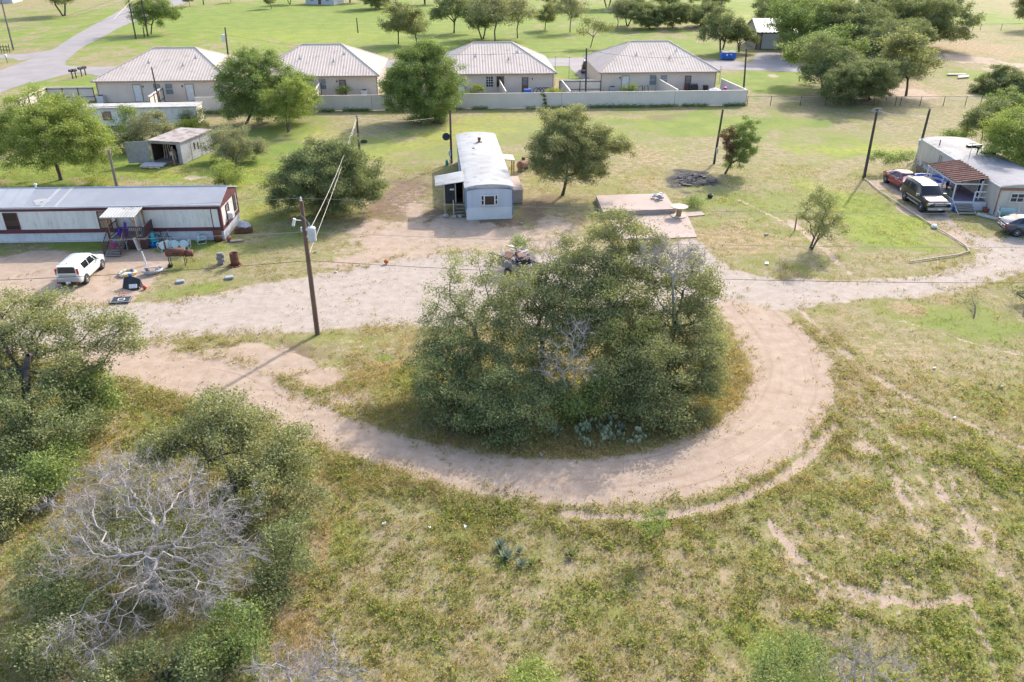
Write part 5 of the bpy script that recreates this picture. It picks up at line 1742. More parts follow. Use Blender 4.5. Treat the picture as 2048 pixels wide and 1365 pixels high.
# entry lobby on the left side
ent = thing('entry_porch', 'dark entry lobby with steps and a tilted tin awning on the blue mobile home', 'porch', CT.location[:], CT.rotation_euler.z)
ex0, ex1, ey0, ey1 = -w2 - 1.62, -w2 - .04, 1.9, 4.3
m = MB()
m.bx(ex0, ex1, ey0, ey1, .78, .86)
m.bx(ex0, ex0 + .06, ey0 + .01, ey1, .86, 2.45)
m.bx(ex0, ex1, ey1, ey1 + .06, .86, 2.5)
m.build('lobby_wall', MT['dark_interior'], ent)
MB().bx(ex0 + .02, ex0 + .82, ey0 - .06, ey0, .86, 2.38).build('black_door', MT['black'], ent)
m = MB()
m.bx(ex0 + .42, ex0 + .76, ey0 - .072, ey0 - .062, 1.93, 2.06)
m.build('notice', MT['white_plastic'], ent)
m = MB()
for x in (ex0 - .04, ex0 + .86, ex1 - .06):
    m.bx(x - .05, x + .05, ey0 - .05, ey0 + .05, 0 if x < ex0 else .86, 2.45)
m.build('door_post', MT['wood_pale'], ent)
m = MB()
ax0, ax1 = ex0 - .75, -w2 - .0
m.add([(ax0, ey0 - .5, 2.42), (ax1, ey0 - .45, 2.72), (ax1, ey1 + .25, 2.72), (ax0, ey1 - .1, 2.42), (ax0, ey0 - .5, 2.46), (ax1, ey0 - .45, 2.76), (ax1, ey1 + .25, 2.76), (ax0, ey1 - .1, 2.46)],
      [(0, 3, 2, 1), (4, 5, 6, 7), (0, 1, 5, 4), (1, 2, 6, 5), (2, 3, 7, 6), (3, 0, 4, 7)])
for i in range(9):
    y = ey0 - .4 + i * .31
    m.tube([(ax0 + .02, y, 2.465), (ax1 - .3, y + .04, 2.705)], .022, 4)
m.build('tin_awning', MT['white_roof'], ent)
for i in range(4):
    MB().bx(ex0 + .72, ex1 - .02, ey0 - .36 - i * .27, ey0 - .06 - i * .27, .72 - i * .2, .77 - i * .2).build('step', MT['wood_grey'], ent)
m = MB()
m.bx(ex0 + .62, ex0 + .70, ey0 - 1.2, ey0 - .1, .02, .10)
m.bx(ex0 + .60, ex0 + .68, ey0 - .85, ey0 - .77, 0, 1.35)
m.build('rail_post', MT['wood_pale'], ent)

# ---------------------------------------------------------------- right mobile home (tan)
RT = thing('mobile_home', 'tan mobile home with a patched flat roof and rusty porch cover at the right edge', 'mobile home', (39.15, 62.2, 0), R(-3.4), 'single wide mobile homes')
RW, RLN, RE = 4.6, 16.2, 2.42
m = MB()
m.bx(0, RW, 0, RLN, .42, RE)
for i in range(1, 14):
    y = RLN * i / 14
    m.bx(-.012, -.001, y - .015, y + .015, .44, RE - .02)
m.build('wall', MT['tan_siding'], RT)
m = MB()
m.bx(.03, RW - .03, .03, RLN - .03, 0, .42)
m.build('skirting', MT['skirting'], RT)
m = MB()
m.prism(barrel(RW / 2 + .10, RE, RE + .22, 8) + [(RW / 2 + .10, RE - .05), (-RW / 2 - .10, RE - .05)], 1, -.1, RLN + .1)
m.v = [(x + RW / 2, y, z) for x, y, z in m.v]
ro = m.build('roof', MT['worn_roof'], RT)
m = MB()
m.bx(-.05, RW, -.06, -.003, RE - .3, RE - .052)
m.bx(-.04, .05, -.05, -.002, .1, RE - .3)
m.build('brown_trim', MT['rust_pale'], RT)
m = MB()
bz = [(q[0] + RW / 2, q[1]) for q in barrel(RW / 2 + .09, RE, RE + .22, 16)]
bare_cells = {}
for i in range(46):
    y0_ = i * .25
    for k in range(16):
        n_ = noise.noise(Vector((k * .21 + 3, y0_ * .55, .3))) + .45 * noise.noise(Vector((k * .8, y0_ * 1.9, 5.3)))
        if n_ + (9.6 - y0_) * .2 > .12:
            bare_cells[(i, k)] = 1
while bare_cells:
    todo, patch_cells = [bare_cells.popitem()[0]], []
    while todo:
        i, k = todo.pop()
        patch_cells.append((i, k))
        for q in ((i + 1, k), (i - 1, k), (i, k + 1), (i, k - 1)):
            if bare_cells.pop(q, None):
                todo.append(q)
    m = MB()
    for i, k in patch_cells:
        (xa, za), (xb, zb) = bz[k], bz[k + 1]
        m.add([(xa, i * .25, za + .014), (xb, i * .25, zb + .014), (xb, i * .25 + .25, zb + .014), (xa, i * .25 + .25, za + .014)], [(0, 1, 2, 3)])
    if len(patch_cells) > 3:
        m.build('bare_patch', MT['roof_patch'], ro)
m = MB()
m.bx(-.115, -.101, -.1, RLN + .1, RE - .06, RE + .03)
m.build('drip_edge', MT['white_paint'], ro)
m = MB()
for (x, y, a, l) in ((3.2, 12.2, .3, 1.5), (3.4, 9.8, -.2, 1.2)):
    m.box((x, y, RE + .30), (l, .35, .22), rz=a)
m.cyl((2.2, 9.4, RE + .1), (2.2, 9.4, RE + .85), .05).box((2.2, 9.4, RE + .85), (.3, .22, .2))
m.cyl((.5, 13.2, RE + .05), (.5, 13.2, RE + .6), .05, .05, 6)
m.build('roof_vent', MT['black'], ro)
m = MB()
m.cyl((1.0, 8.2, RE + .1), (1.0, 8.2, RE + 1.5), .025, .025, 5).tube([(.7, 8.2, RE + 1.45), (1.3, 8.2, RE + 1.5)], .02, 4).tube([(.8, 8.0, RE + 1.3), (1.2, 8.4, RE + 1.35)], .015, 4)
m.build('aerial', MT['grey_metal'], ro)
for yy in (11.2, 8.2):
    f = MB()
    f.bx(-.05, -.014, yy - .42, yy - .36, 1.2, 2.15)
    f.bx(-.05, -.014, yy + .36, yy + .42, 1.2, 2.15)
    f.bx(-.05, -.014, yy - .36, yy + .36, 2.09, 2.15)
    f.bx(-.05, -.014, yy - .36, yy + .36, 1.2, 1.26)
    f.bx(-.045, -.016, yy - .03, yy + .03, 1.26, 2.09)
    fo = f.build('window', MT['white_paint'], RT)
    MB().bx(-.03, -.014, yy - .359, yy + .359, 1.261, 2.089).build('pane', MT['curtain_pane'] if yy > 10 else MT['glass'], fo)
window(RT, 1.75, 1.22, 1.5, .62, -.002, bars=1, mull=2, pane='glass')
m = MB().bx(-.03, -.014, 2.7, 3.6, .7, 2.25)
m.build('dark_doorway', MT['dark_interior'], RT)
f = MB()
for y in (2.62, 3.62):
    f.bx(-.06, -.014, y - .05, y + .05, .7, 2.32)
f.bx(-.5, -.46, 2.5, 2.6, .7, 2.3)
f.build('screen_door', MT['white_paint'], RT)

rp = thing('porch', 'raised porch with rusty corrugated cover, white posts and purple deck on the right mobile home', 'porch', RT.location[:], RT.rotation_euler.z)
dx0, dx1, dy0, dy1 = -2.75, -.08, 1.35, 6.6
m = MB()
m.bx(dx0, dx1, dy0, dy1, .66, .74)
m.build('deck', MT['purple_deck'], rp)
m = MB()
m.bx(dx0 - .06, dx0, dy0 - .06, dy1, 0, .80)
m.bx(dx0, dx1, dy0 - .06, dy0, 0, .74)
m.bx(dx0 - .07, dx0 + .02, dy0 - .07, dy1, .801, .85)
m.build('deck_skirt', MT['skirting'], rp)
m = MB()
cx0, cx1, cy0, cy1 = -2.62, .05, 1.9, 7.6
nr = 11
for i in range(nr):
    ya, yb = cy0 + (cy1 - cy0) * i / nr, cy0 + (cy1 - cy0) * (i + .86) / nr
    zt, zl = 2.62, 2.22
    up = .0
    m.add([(cx0, ya, zl), (cx1, ya, zt), (cx1, yb, zt - .13), (cx0, yb, zl - .13), (cx0, ya, zl - .02), (cx1, ya, zt - .02), (cx1, yb, zt - .15), (cx0, yb, zl - .15)],
          [(0, 1, 2, 3), (7, 6, 5, 4), (0, 3, 7, 4), (1, 5, 6, 2), (0, 4, 5, 1), (3, 2, 6, 7)])
    yc = cy0 + (cy1 - cy0) * (i + 1) / nr
    m.add([(cx0, yb, zl - .13), (cx1, yb, zt - .13), (cx1, yc - .02, zt + .0), (cx0, yc - .02, zl + .0)], [(0, 1, 2, 3)])
m.build('rusty_cover', MT['rust_sheet'], rp)
m = MB()
m.bx(cx0 + .02, cx1, cy0 + .02, cy0 + .08, 1.98, 2.08)
m.bx(cx0 + .0, cx0 + .07, cy0 + .1, cy1, 1.96, 2.06)
m.build('beam', MT['white_paint'], rp)
for y in (1.95, 4.3, 6.6, 7.5):
    MB().bx(dx0 + .12, dx0 + .21, y - .05, y + .05, .75 if y < 6.5 else 0, 1.98).build('post', MT['white_paint'], rp)
MB().bx(-.55, -.46, 1.9, 2.0, .75, 2.3).build('post', MT['white_paint'], rp)
m = MB()
m.tube([(dx0 + 1.6, dy0 + .0, 1.55), (-.3, dy0 + .0, 1.55)], .05, 4).tube([(dx0 + 1.6, dy0, .75), (dx0 + 1.6, dy0, 1.55)], .06, 4)
m.tube([(dx0 + 1.6, dy0, 1.1), (-.3, dy0, 1.1)], .04, 4)
m.build('railing', MT['white_paint'], rp)
m = MB()
m.tube([(dx0, dy1, 1.5), (-.3, dy1, 1.5)], .05, 4).tube([(dx0, dy1, 1.1), (-.3, dy1, 1.1)], .04, 4)
m.tube([(dx0, dy1, .75), (dx0, dy1, 1.55)], .05, 4).tube([(-1.4, dy1, .75), (-1.4, dy1, 1.55)], .05, 4)
m.build('railing', MT['white_paint'], rp)
for i in range(4):
    MB().bx(dx0 + .1, dx0 + 1.45, dy0 - .42 - i * .28, dy0 - .12 - i * .28, .55 - i * .15, .60 - i * .15).build('step', MT['wood_grey'], rp)
m = MB()
m.prism([(dy0 - .07, .62), (dy0 - 1.32, .0), (dy0 - 1.2, .0), (dy0 - .07, .50)], 0, dx0 + .03, dx0 + .08)
m.prism([(dy0 - .07, .62), (dy0 - 1.32, .0), (dy0 - 1.2, .0), (dy0 - .07, .50)], 0, dx0 + 1.47, dx0 + 1.52)
m.build('stringer', MT['white_paint'], rp)

# ---------------------------------------------------------------- flat roofed trailer, shed, barn, far houses
FT = thing('trailer_home', 'old flat roofed white trailer half hidden by trees in front of the first house', 'trailer', (-37.0, 95.3, 0), R(5.5))
m = MB().bx(-13.5, 0, 0, 2.5, .1, 2.05)
m.build('wall', MT['cream_siding'], FT)
m = MB().bx(-13.7, .12, -.15, 2.65, 2.052, 2.2)
m.bx(-13.0, -8.0, .3, 2.0, 2.201, 2.27)
m.build('roof', MT['worn_roof'], FT)
window(FT, -10.2, .85, .85, .85, -.002, frame='brown_door', pane='curtain_pane', bars=0)
MB().bx(-3.6, -2.6, -.02, -.002, .2, 1.95).build('door', MT['cream_siding'], FT)

SH = thing('shed', 'weathered grey shed with rusty roof and its wide doors standing open', 'shed', (-32.5, 77.95, 0), R(-13.0))
sw, sd, shh = 3.35, 5.4, 2.1
# local x from -sw..0 (front), y 0..sd ; front open
m = MB()
m.bx(-.07, 0, 0, sd, 0, shh)
m.bx(-sw, -sw + .07, 0, sd, 0, shh)
m.bx(-sw + .07, -.07, sd - .07, sd, 0, shh)
m.bx(-sw + .07, -.07, .0, .07, shh - .22, shh)
m.bx(-.45, -.07, .0, .07, 0, shh - .222)
for y in (1.7, 3.4):
    m.bx(.001, .03, y - .04, y + .04, 0, shh)
m.build('wall', MT['shed_wall'], SH)
MB().bx(-sw + .08, -.08, .08, sd - .08, 0.0, .12).build('floor', MT['wood_grey'], SH)
m = MB()
m.bx(-sw - .15, .15, -.2, sd + .15, shh + .002, shh + .12)
m.build('roof', MT['shed_roof'], SH)
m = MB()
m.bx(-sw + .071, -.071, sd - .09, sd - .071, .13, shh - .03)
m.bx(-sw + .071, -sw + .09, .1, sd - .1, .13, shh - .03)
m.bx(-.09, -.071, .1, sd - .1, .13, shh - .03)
m.build('shade_lining', MT['dark_interior'], SH)  # dark sheets added inside: the shed's interior shade put into the colour
m = MB()
for y in (2.3, 2.9):
    m.bx(.002, .02, y - .1, y + .1, .9 - (y - 2.3) * .2, 1.6 - (y - 2.3) * .2)
m.build('wall_slot', MT['dark_interior'], SH)
m = MB()
m.box((-sw - .95, -.75, 1.12), (2.1, .05, 2.1), rz=R(-152 + 180))
m.tube([(-sw - 1.85, -1.2, .2), (-sw - .1, -.33, 2.0)], .04, 4)
m.tube([(-sw - .2, -.42, 1.1), (-sw - 1.7, -1.15, 1.1)], .04, 4)
m.build('open_door', MT['grey_metal'], SH)
m = MB().box((-.62, -.45, .92), (.09, .95, 1.7), rz=R(32))
m.build('open_door', MT['rust_pale'], SH)
junk = [('plank', 'leaning boards inside the open shed', 'boards', lambda m: [m.tube([(-2.7 + i * .22, 1.0 + .1 * i, .13), (-2.95 + i * .22, 1.5, 1.45)], .06, 4) for i in range(4)], 'wood_pale'),
        ('scooter', 'small white and blue ride on toy inside the shed doorway', 'toy', lambda m: (m.box((-1.6, .9, .75), (.5, .35, .35)), m.box((-1.45, .85, 1.0), (.18, .3, .35)), m.cyl((-1.6, .75, .13), (-1.6, .75, .6), .05), m.cyl((-1.4, .95, .13), (-1.4, .95, .6), .05)), 'white_plastic')]
for nm, lab, cat, fn, mt in junk:
    m = MB()
    fn(m)
    o = m.build(nm, MT[mt])
    o.matrix_world = Matrix.Translation(SH.location) @ Matrix.Rotation(SH.rotation_euler.z, 4, 'Z')
    tag(o, lab, cat)
o = MB().box((-2.5, -1.2, .12), (2.3, 1.0, .08), rz=R(6), rx=R(6)).build('fallen_sheet', MT['cloth_white'])
o.matrix_world = Matrix.Translation(SH.location) @ Matrix.Rotation(SH.rotation_euler.z, 4, 'Z')
tag(o, 'pale sheet lying on the grass before the open shed', 'board')
m = MB()
for i in range(7):
    m.tube([(-3.4 + .25 * i, -2.1 - .1 * (i % 3), .08), (-2.9 + .3 * i, -2.25 + .2 * (i % 2), .15)], .07, 6)
o = m.build('log_pile', MT['wood_pale'])
o.matrix_world = Matrix.Translation(SH.location) @ Matrix.Rotation(SH.rotation_euler.z, 4, 'Z')
tag(o, 'pile of cut logs on the grass in front of the shed', 'logs')

BR_ = thing('barn', 'tall tan metal barn with a white roll up door among the oaks at upper right', 'barn', (46.3, 160.0, 0), R(-3))
m = wall_with_battens(0, 7.2, 0, 3.05, 0, .8)
for x in (0, 7.1):
    m.prism([(.08, 0), (10, 0), (10, 3.05), (5, 4.9), (.08, 3.05)], 0, x, x + .1)
m.bx(.1, 7.1, 9.9, 10, 0, 3.05)
m.build('wall', MT['barn_wall'], BR_)
m = MB()
m.add([(-.2, -.3, 3.07), (7.4, -.3, 3.07), (7.4, 5, 5.0), (-.2, 5, 5.0)], [(0, 1, 2, 3)])
m.add([(-.2, 5, 5.0), (7.4, 5, 5.0), (7.4, 10.3, 3.07), (-.2, 10.3, 3.07)], [(0, 1, 2, 3)])
for i in range(10):
    x = i * .8
    m.tube([(x, -.3, 3.10), (x, 5, 5.03)], .05, 4)
m.build('roof', MT['barn_roof'], BR_)
m = MB().bx(1.0, 4.2, -.05, -.022, .1, 2.75)
for i in range(1, 9):
    m.bx(1.0, 4.2, -.062, -.051, .1 + i * .28, .12 + i * .28)
d_ = m.build('roll_up_door', MT['far_wall'], BR_)
m = MB()
for x in (.02, .9, 4.3, 7.15):
    m.bx(x - .09, x + .09, -.09, -.022, 0, 3.0)
m.bx(-.05, 7.25, -.095, -.023, 2.85, 3.03)
m.build('trim', MT['maroon_wood'], BR_)


def far_house(x, y, w, d, h, rz, label, wall='far_wall', roof='worn_roof'):
    r = thing('house', label, 'house', (x, y, 0), rz)
    MB().bx(-w / 2, w / 2, 0, d, 0, h).build('wall', MT[wall], r)
    m = MB()
    m.prism([(-.4, h), (d + .4, h), (d / 2, h + 1.7)], 0, -w / 2 - .4, w / 2 + .4)
    m.build('roof', MT[roof], r)
    for i in (-1, 1):
        window(r, i * w * .27, 1.0, 1.1, 1.2, -.002)
    door(r, 0, .1, 1.0, 2.05, -.002, 'brown_door', 'white_paint')
    return r


x, y = G(640, 10)
far_house(x, y, 9, 8, 3.0, R(-12), 'small white house at the top edge between dark trees')
x, y = G(2, 9)
far_house(x - 3, y + 3, 9, 8, 3.0, R(10), 'white house corner at the top left edge behind a pole')
x, y = G(-60, 245)
SB = far_house(x - .5, y - 3, 5.5, 4, 2.2, R(8), 'low grey shed roof at the left edge behind the shade tree', 'shed_wall', 'grey_metal')
SB['category'] = 'shed'
SB.name = 'shed'

# ================================================================== VEHICLES
def car(name, label, loc, rz, L, Wd, stations, paint, wheel_r, axles, win, rear, front, extras=None, group='parked vehicles', trim='black', cat='car'):
    """nose towards +X; stations: (x, z_low, z_belt, z_top, half width low, belt, roof)"""
    root = thing(name, label, cat, (loc[0], loc[1], 0), rz, group)
    vs, fs = [], []
    ring = 0
    for x, zl, zb, zt, hl, hb, ht in stations:
        zm = zl + (zb - zl) * .45
        P = [(-hl * .93, zl), (-hl, zl + .10), (-hl * 1.01, zm), (-hb, zb), (-ht, zt - (zt - zb) * .12), (-ht * .86, zt), (0, zt + .012),
             (ht * .86, zt), (ht, zt - (zt - zb) * .12), (hb, zb), (hl * 1.01, zm), (hl, zl + .10), (hl * .93, zl)]
        ring = len(P)
        vs += [(x, y, z) for y, z in P]
    n = len(stations)
    for i in range(n - 1):
        for k in range(ring):
            a, b = i * ring + k, i * ring + (k + 1) % ring
            fs.append((a, b, b + ring, a + ring))
    fs.append(tuple(range(ring - 1, -1, -1)))
    fs.append(tuple(range((n - 1) * ring, n * ring)))
    m = MB().add(vs, fs)
    body = m.build('body', paint, root, True)
    md = body.modifiers.new('soft', 'BEVEL')
    md.width = .03
    md.segments = 2
    md.limit_method = 'ANGLE'
    md.angle_limit = R(38)
    # arches, wheels
    for ax in axles:
        for s in (-1, 1):
            yw = s * (Wd / 2 - .10)
            a = MB()
            a.cyl((ax, s * (Wd / 2 - .3), wheel_r), (ax, s * (Wd / 2 + .006), wheel_r), wheel_r * 1.16, None, 20)
            a.build('wheel_arch', MT['black'], root)
            w = MB()
            prof = [(wheel_r * .62, -.11), (wheel_r * .93, -.115), (wheel_r, -.08), (wheel_r, .08), (wheel_r * .93, .115), (wheel_r * .62, .11)]
            Mw = Matrix.Translation((ax, yw + s * .03, wheel_r)) @ Matrix.Rotation(R(90), 4, 'X')
            w.lathe(prof, n=20, M=Mw)
            wo = w.build('wheel', MT['rubber'], root, True)
            h = MB()
            yo = yw + s * .03
            ya, yb = yo + s * .085, yo + s * .112
            h.cyl((ax, yo, wheel_r), (ax, ya - s * .03, wheel_r), wheel_r * .63, None, 18)
            for q in range(5):
                t_ = 2 * PI * q / 5 + .3
                p0 = (ax + .03 * math.cos(t_), ya, wheel_r + .03 * math.sin(t_))
                p1 = (ax + wheel_r * .6 * math.cos(t_), ya, wheel_r + wheel_r * .6 * math.sin(t_))
                h.cyl(p0, p1, .036, .028, 5)
            h.cyl((ax, ya - s * .03, wheel_r), (ax, yb, wheel_r), .07, .05, 8)
            h.tube([(ax + wheel_r * .6 * math.cos(2 * PI * q / 16), ya, wheel_r + wheel_r * .6 * math.sin(2 * PI * q / 16)) for q in range(16)], .03, 4, True)
            h.build('rim', MT['light_metal'], wo)
    # side windows between belt and roof edges of the stations

    def edge(x, t_):
        for i in range(n - 1):
            if stations[i][0] <= x <= stations[i + 1][0]:
                f = (x - stations[i][0]) / (stations[i + 1][0] - stations[i][0] + 1e-9)
                S = [stations[i][j] + (stations[i + 1][j] - stations[i][j]) * f for j in range(7)]
                zb, zt, hb, ht = S[2], S[3] - (S[3] - S[2]) * .12, S[5], S[6]
                return (hb + (ht - hb) * t_, zb + (zt - zb) * t_)
        return (0, 0)
    for s in (-1, 1):
        for xa0, xb0, xa1, xb1 in win:
            g = MB()
            nn = 5
            top, bot = [], []
            for q in range(nn):
                f = q / (nn - 1)
                x = xa0 + (xb0 - xa0) * f
                y, z = edge(x, .08)
                bot.append((x, s * (y + .008), z))
                x = xa1 + (xb1 - xa1) * f
                y, z = edge(x, .86)
                top.append((x, s * (y + .008), z))
            V = bot + top
            g.add(V, [(q, q + 1, nn + q + 1, nn + q) for q in range(nn - 1)])
            g.build('side_window', MT['glass'], root)
    for kind_, pts in (('rear_window', rear), ('windshield', front)):
        g = MB()
        V = []
        for (x, z, h) in pts:
            V += [(x, -h, z), (x, 0, z + .004), (x, h, z)]
        F = []
        for q in range(len(pts) - 1):
            F += [(q * 3, q * 3 + 1, q * 3 + 4, q * 3 + 3), (q * 3 + 1, q * 3 + 2, q * 3 + 5, q * 3 + 4)]
        g.add(V, F)
        g.build(kind_, MT['glass'], root, True)
    for nm, mt, boxes in (extras or []):
        for bgroup in boxes:
            m = MB()
            for b in (bgroup if isinstance(bgroup, list) else [bgroup]):
                m.box(b[0], b[1], rz=b[2] if len(b) > 2 else 0)
            m.build(nm, MT[mt], root, bevel=.012)
    return root


# white boxy hatchback, seen from behind
Lh, Wh = 4.1, 1.8
st = [(0.0, .42, .95, .98, .78, .74, .66), (.06, .34, .98, 1.50, .84, .80, .60), (.22, .30, 1.0, 1.585, .88, .84, .64), (.7, .26, 1.0, 1.60, .895, .86, .67), (1.5, .24, .99, 1.605, .90, .86, .68),
      (2.2, .24, .97, 1.58, .90, .86, .66), (2.55, .24, .96, 1.50, .90, .86, .64), (3.2, .25, .97, 1.02, .90, .84, .78), (3.7, .28, .90, .94, .88, .80, .72), (3.98, .30, .80, .83, .80, .70, .62), (4.1, .36, .62, .64, .66, .60, .52)]
wx = (G(176, 567)[0] + G(207, 537)[0]) / 2
HB = car('hatchback', 'white boxy hatchback parked on the sandy yard by the porch steps', (-28.80, 47.66), R(93), Lh, Wh, st, MT['car_white'], .325, (.75, 3.28),
    [(.85, 1.55, .72, 1.55), (1.62, 2.5, 1.62, 2.32), (2.56, 2.95, 2.40, 2.56)], [(.005, 1.04, .64), (.045, 1.46, .58)], [(3.05, 1.03, .70), (2.62, 1.46, .60)],
    [('tail_light', 'tail_red', [((.075, .755, 1.14), (.12, .12, .42)), ((.075, -.755, 1.14), (.12, .12, .42))]),
     ('tailgate_panel', 'car_silver', [((-.002, 0, .86), (.03, 1.24, .24))]),
     ('bumper', 'car_silver', [[((-.03, 0, .58), (.14, 1.66, .22))]]),
     ('lower_bumper', 'black', [[((-.035, 0, .40), (.14, 1.60, .16))]]),
     ('reflector', 'tail_red', [((-.108, .66, .42), (.012, .18, .07)), ((-.108, -.66, .42), (.012, .18, .07))]),
     ('number_plate', 'white_plastic', [((-.11, 0, .43), (.015, .34, .13))]),
     ('headlight', 'lamp_clear', [((3.88, .68, .72), (.22, .2, .16)), ((3.88, -.68, .72), (.22, .2, .16))]),
     ('mirror', 'car_white', [((2.72, .98, 1.02), (.13, .2, .15)), ((2.72, -.98, 1.02), (.13, .2, .15))]),
     ('door_handle', 'chrome', [[((1.35, s * .895, .84), (.16, .03, .035)), ((2.3, s * .895, .84), (.16, .03, .035))] for s in (-1, 1)]),
     ('spoiler', 'car_white', [((.03, 0, 1.555), (.22, 1.16, .05))]),
     ('roof_antenna', 'black', [((.35, 0, 1.64), (.06, .04, .07))]),
     ('badge', 'chrome', [((-.02, 0, .90), (.012, .14, .06))])])

HB.scale = (1.0, .9, .96)

# red sedan, nose to the right and towards the camera
Ls, Ws = 4.55, 1.78
st = [(0.0, .40, .78, .80, .66, .62, .56), (.12, .32, .92, .95, .80, .76, .68), (.7, .26, .97, 1.02, .88, .82, .72), (1.25, .23, .96, 1.30, .89, .84, .60), (1.7, .22, .95, 1.42, .89, .85, .60), (2.3, .22, .93, 1.43, .89, .85, .61),
      (2.75, .22, .91, 1.33, .89, .85, .60), (3.35, .23, .89, .95, .89, .82, .74), (3.95, .26, .80, .86, .87, .78, .68), (4.35, .30, .66, .70, .76, .68, .58), (4.55, .36, .54, .56, .60, .55, .46)]
p0, p1 = G(1782, 374), G(1800, 395)
car('sedan', 'red sedan parked behind the black sport utility vehicle', (35.05, 72.5), R(-85), Ls, Ws, st, MT['car_red'], .33, (.85, 3.55),
    [(1.0, 1.75, 1.28, 1.75), (1.82, 2.9, 1.82, 2.6)], [(.72, 1.02, .64), (1.22, 1.33, .55)], [(3.28, .98, .70), (2.70, 1.38, .56)],
    [('tail_light', 'tail_red', [((.09, .66, .80), (.12, .26, .15)), ((.09, -.66, .80), (.12, .26, .15))]),
     ('headlight', 'lamp_clear', [((4.22, .62, .66), (.30, .2, .13)), ((4.22, -.62, .66), (.30, .2, .13))]),
     ('grille', 'black', [((4.53, 0, .45), (.06, .7, .14))]),
     ('mirror', 'car_red', [((2.95, .97, .98), (.12, .19, .13)), ((2.95, -.97, .98), (.12, .19, .13))]),
     ('door_handle', 'chrome', [[((1.55, s * .89, .80), (.15, .03, .03)), ((2.5, s * .89, .80), (.15, .03, .03))] for s in (-1, 1)]),
     ('number_plate', 'white_plastic', [((-.01, 0, .66), (.015, .32, .12))])])

# black SUV
Lu, Wu = 5.0, 1.98
st = [(0.0, .50, 1.02, 1.05, .88, .84, .74), (.05, .40, 1.10, 1.80, .93, .90, .68), (.3, .36, 1.14, 1.90, .97, .94, .74), (1.2, .33, 1.14, 1.93, .985, .95, .76), (2.4, .33, 1.12, 1.92, .985, .95, .76),
      (2.95, .33, 1.11, 1.82, .985, .95, .74), (3.5, .33, 1.10, 1.15, .985, .93, .86), (4.3, .36, 1.05, 1.10, .97, .90, .82), (4.85, .42, .98, 1.01, .94, .86, .78), (5.0, .48, .84, .86, .90, .84, .76)]
SUV = car('sport_utility_vehicle', 'black sport utility vehicle with a bright hood parked nose to the drive by the porch', (34.65, 67.35), R(-89), Lu, Wu, st, MT['car_black'], .39, (1.0, 3.98),
    [(.25, 1.15, .32, 1.15), (1.25, 2.2, 1.25, 2.2), (2.28, 3.3, 2.28, 2.98)], [(.02, 1.14, .72), (.05, 1.74, .66)], [(3.44, 1.17, .82), (2.92, 1.84, .70)],
    [('headlight', 'lamp_clear', [[((4.86, .72, .86), (.2, .36, .2))], [((4.86, -.72, .86), (.2, .36, .2))]]),
     ('turn_light', 'amber', [((4.80, .93, .80), (.2, .06, .14)), ((4.80, -.93, .80), (.2, .06, .14))]),
     ('grille', 'black', [((5.0, 0, .80), (.05, 1.0, .26))]),
     ('grille_bar', 'chrome', [[((5.03, 0, .82), (.03, 1.0, .06)), ((5.03, 0, .955), (.03, 1.0, .03)), ((5.03, 0, .665), (.03, 1.0, .03))]]),
     ('bumper', 'car_silver', [[((5.02, 0, .52), (.18, 1.88, .2)), ((-.03, 0, .58), (.16, 1.86, .2))]]),
     ('number_plate', 'white_plastic', [((5.12, 0, .50), (.015, .32, .14))]),
     ('tail_light', 'tail_red', [((.05, .86, 1.1), (.1, .1, .5)), ((.05, -.86, 1.1), (.1, .1, .5))]),
     ('mirror', 'chrome', [((3.32, 1.12, 1.2), (.14, .24, .2)), ((3.32, -1.12, 1.2), (.14, .24, .2))]),
     ('running_board', 'car_silver', [((2.5, .99, .42), (2.0, .12, .05)), ((2.5, -.99, .42), (2.0, .12, .05))]),
     ('roof_rack', 'black', [[((1.5, .60, 1.99), (2.2, .05, .05)), ((.6, 0, 1.985), (.05, 1.2, .03)), ((2.3, 0, 1.985), (.05, 1.2, .03))], [((1.5, -.60, 1.99), (2.2, .05, .05))]]),
     ('body_trim', 'car_silver', [((2.5, .995, .72), (3.0, .02, .07)), ((2.5, -.995, .72), (3.0, .02, .07))])])
# dark car cut by the right edge, tail seen
o = car('sedan', 'dark blue car with red tail light cut by the right edge', (37.5, 58.2), R(-8), Ls, Ws, [(x, a, b, c, d, e, f) for x, a, b, c, d, e, f in
        [(0.0, .42, .82, .84, .70, .66, .60), (.1, .34, .98, 1.0, .82, .78, .68), (.5, .28, 1.0, 1.20, .88, .84, .62), (1.1, .25, 1.0, 1.42, .89, .85, .62), (2.3, .24, .97, 1.45, .89, .85, .61), (2.85, .24, .95, 1.33, .89, .85, .60),
         (3.4, .25, .92, .97, .89, .82, .74), (4.1, .28, .82, .86, .85, .78, .66), (4.55, .36, .6, .62, .62, .58, .48)]],
        surf('car_navy', (.022, .03, .055), (.025, .033, .06), 1, .22, spec=.5, coat=.8), .33, (.85, 3.5),
        [(.85, 1.65, 1.05, 1.65), (1.72, 2.9, 1.72, 2.62)], [(.14, 1.02, .66), (.95, 1.40, .58)], [(3.3, 1.0, .70), (2.8, 1.39, .56)],
        [('tail_light', 'tail_red', [((.08, .70, .88), (.14, .24, .2)), ((.08, -.70, .88), (.14, .24, .2))]),
         ('bumper_trim', 'chrome', [[((-.02, 0, .62), (.05, 1.3, .05)), ((.0, 0, .78), (.05, 1.2, .04))]]),
         ('number_plate', 'white_plastic', [((-.02, 0, .70), (.015, .32, .12))]),
         ('mirror', 'black', [((2.95, .97, .98), (.12, .19, .13)), ((2.95, -.97, .98), (.12, .19, .13))])])
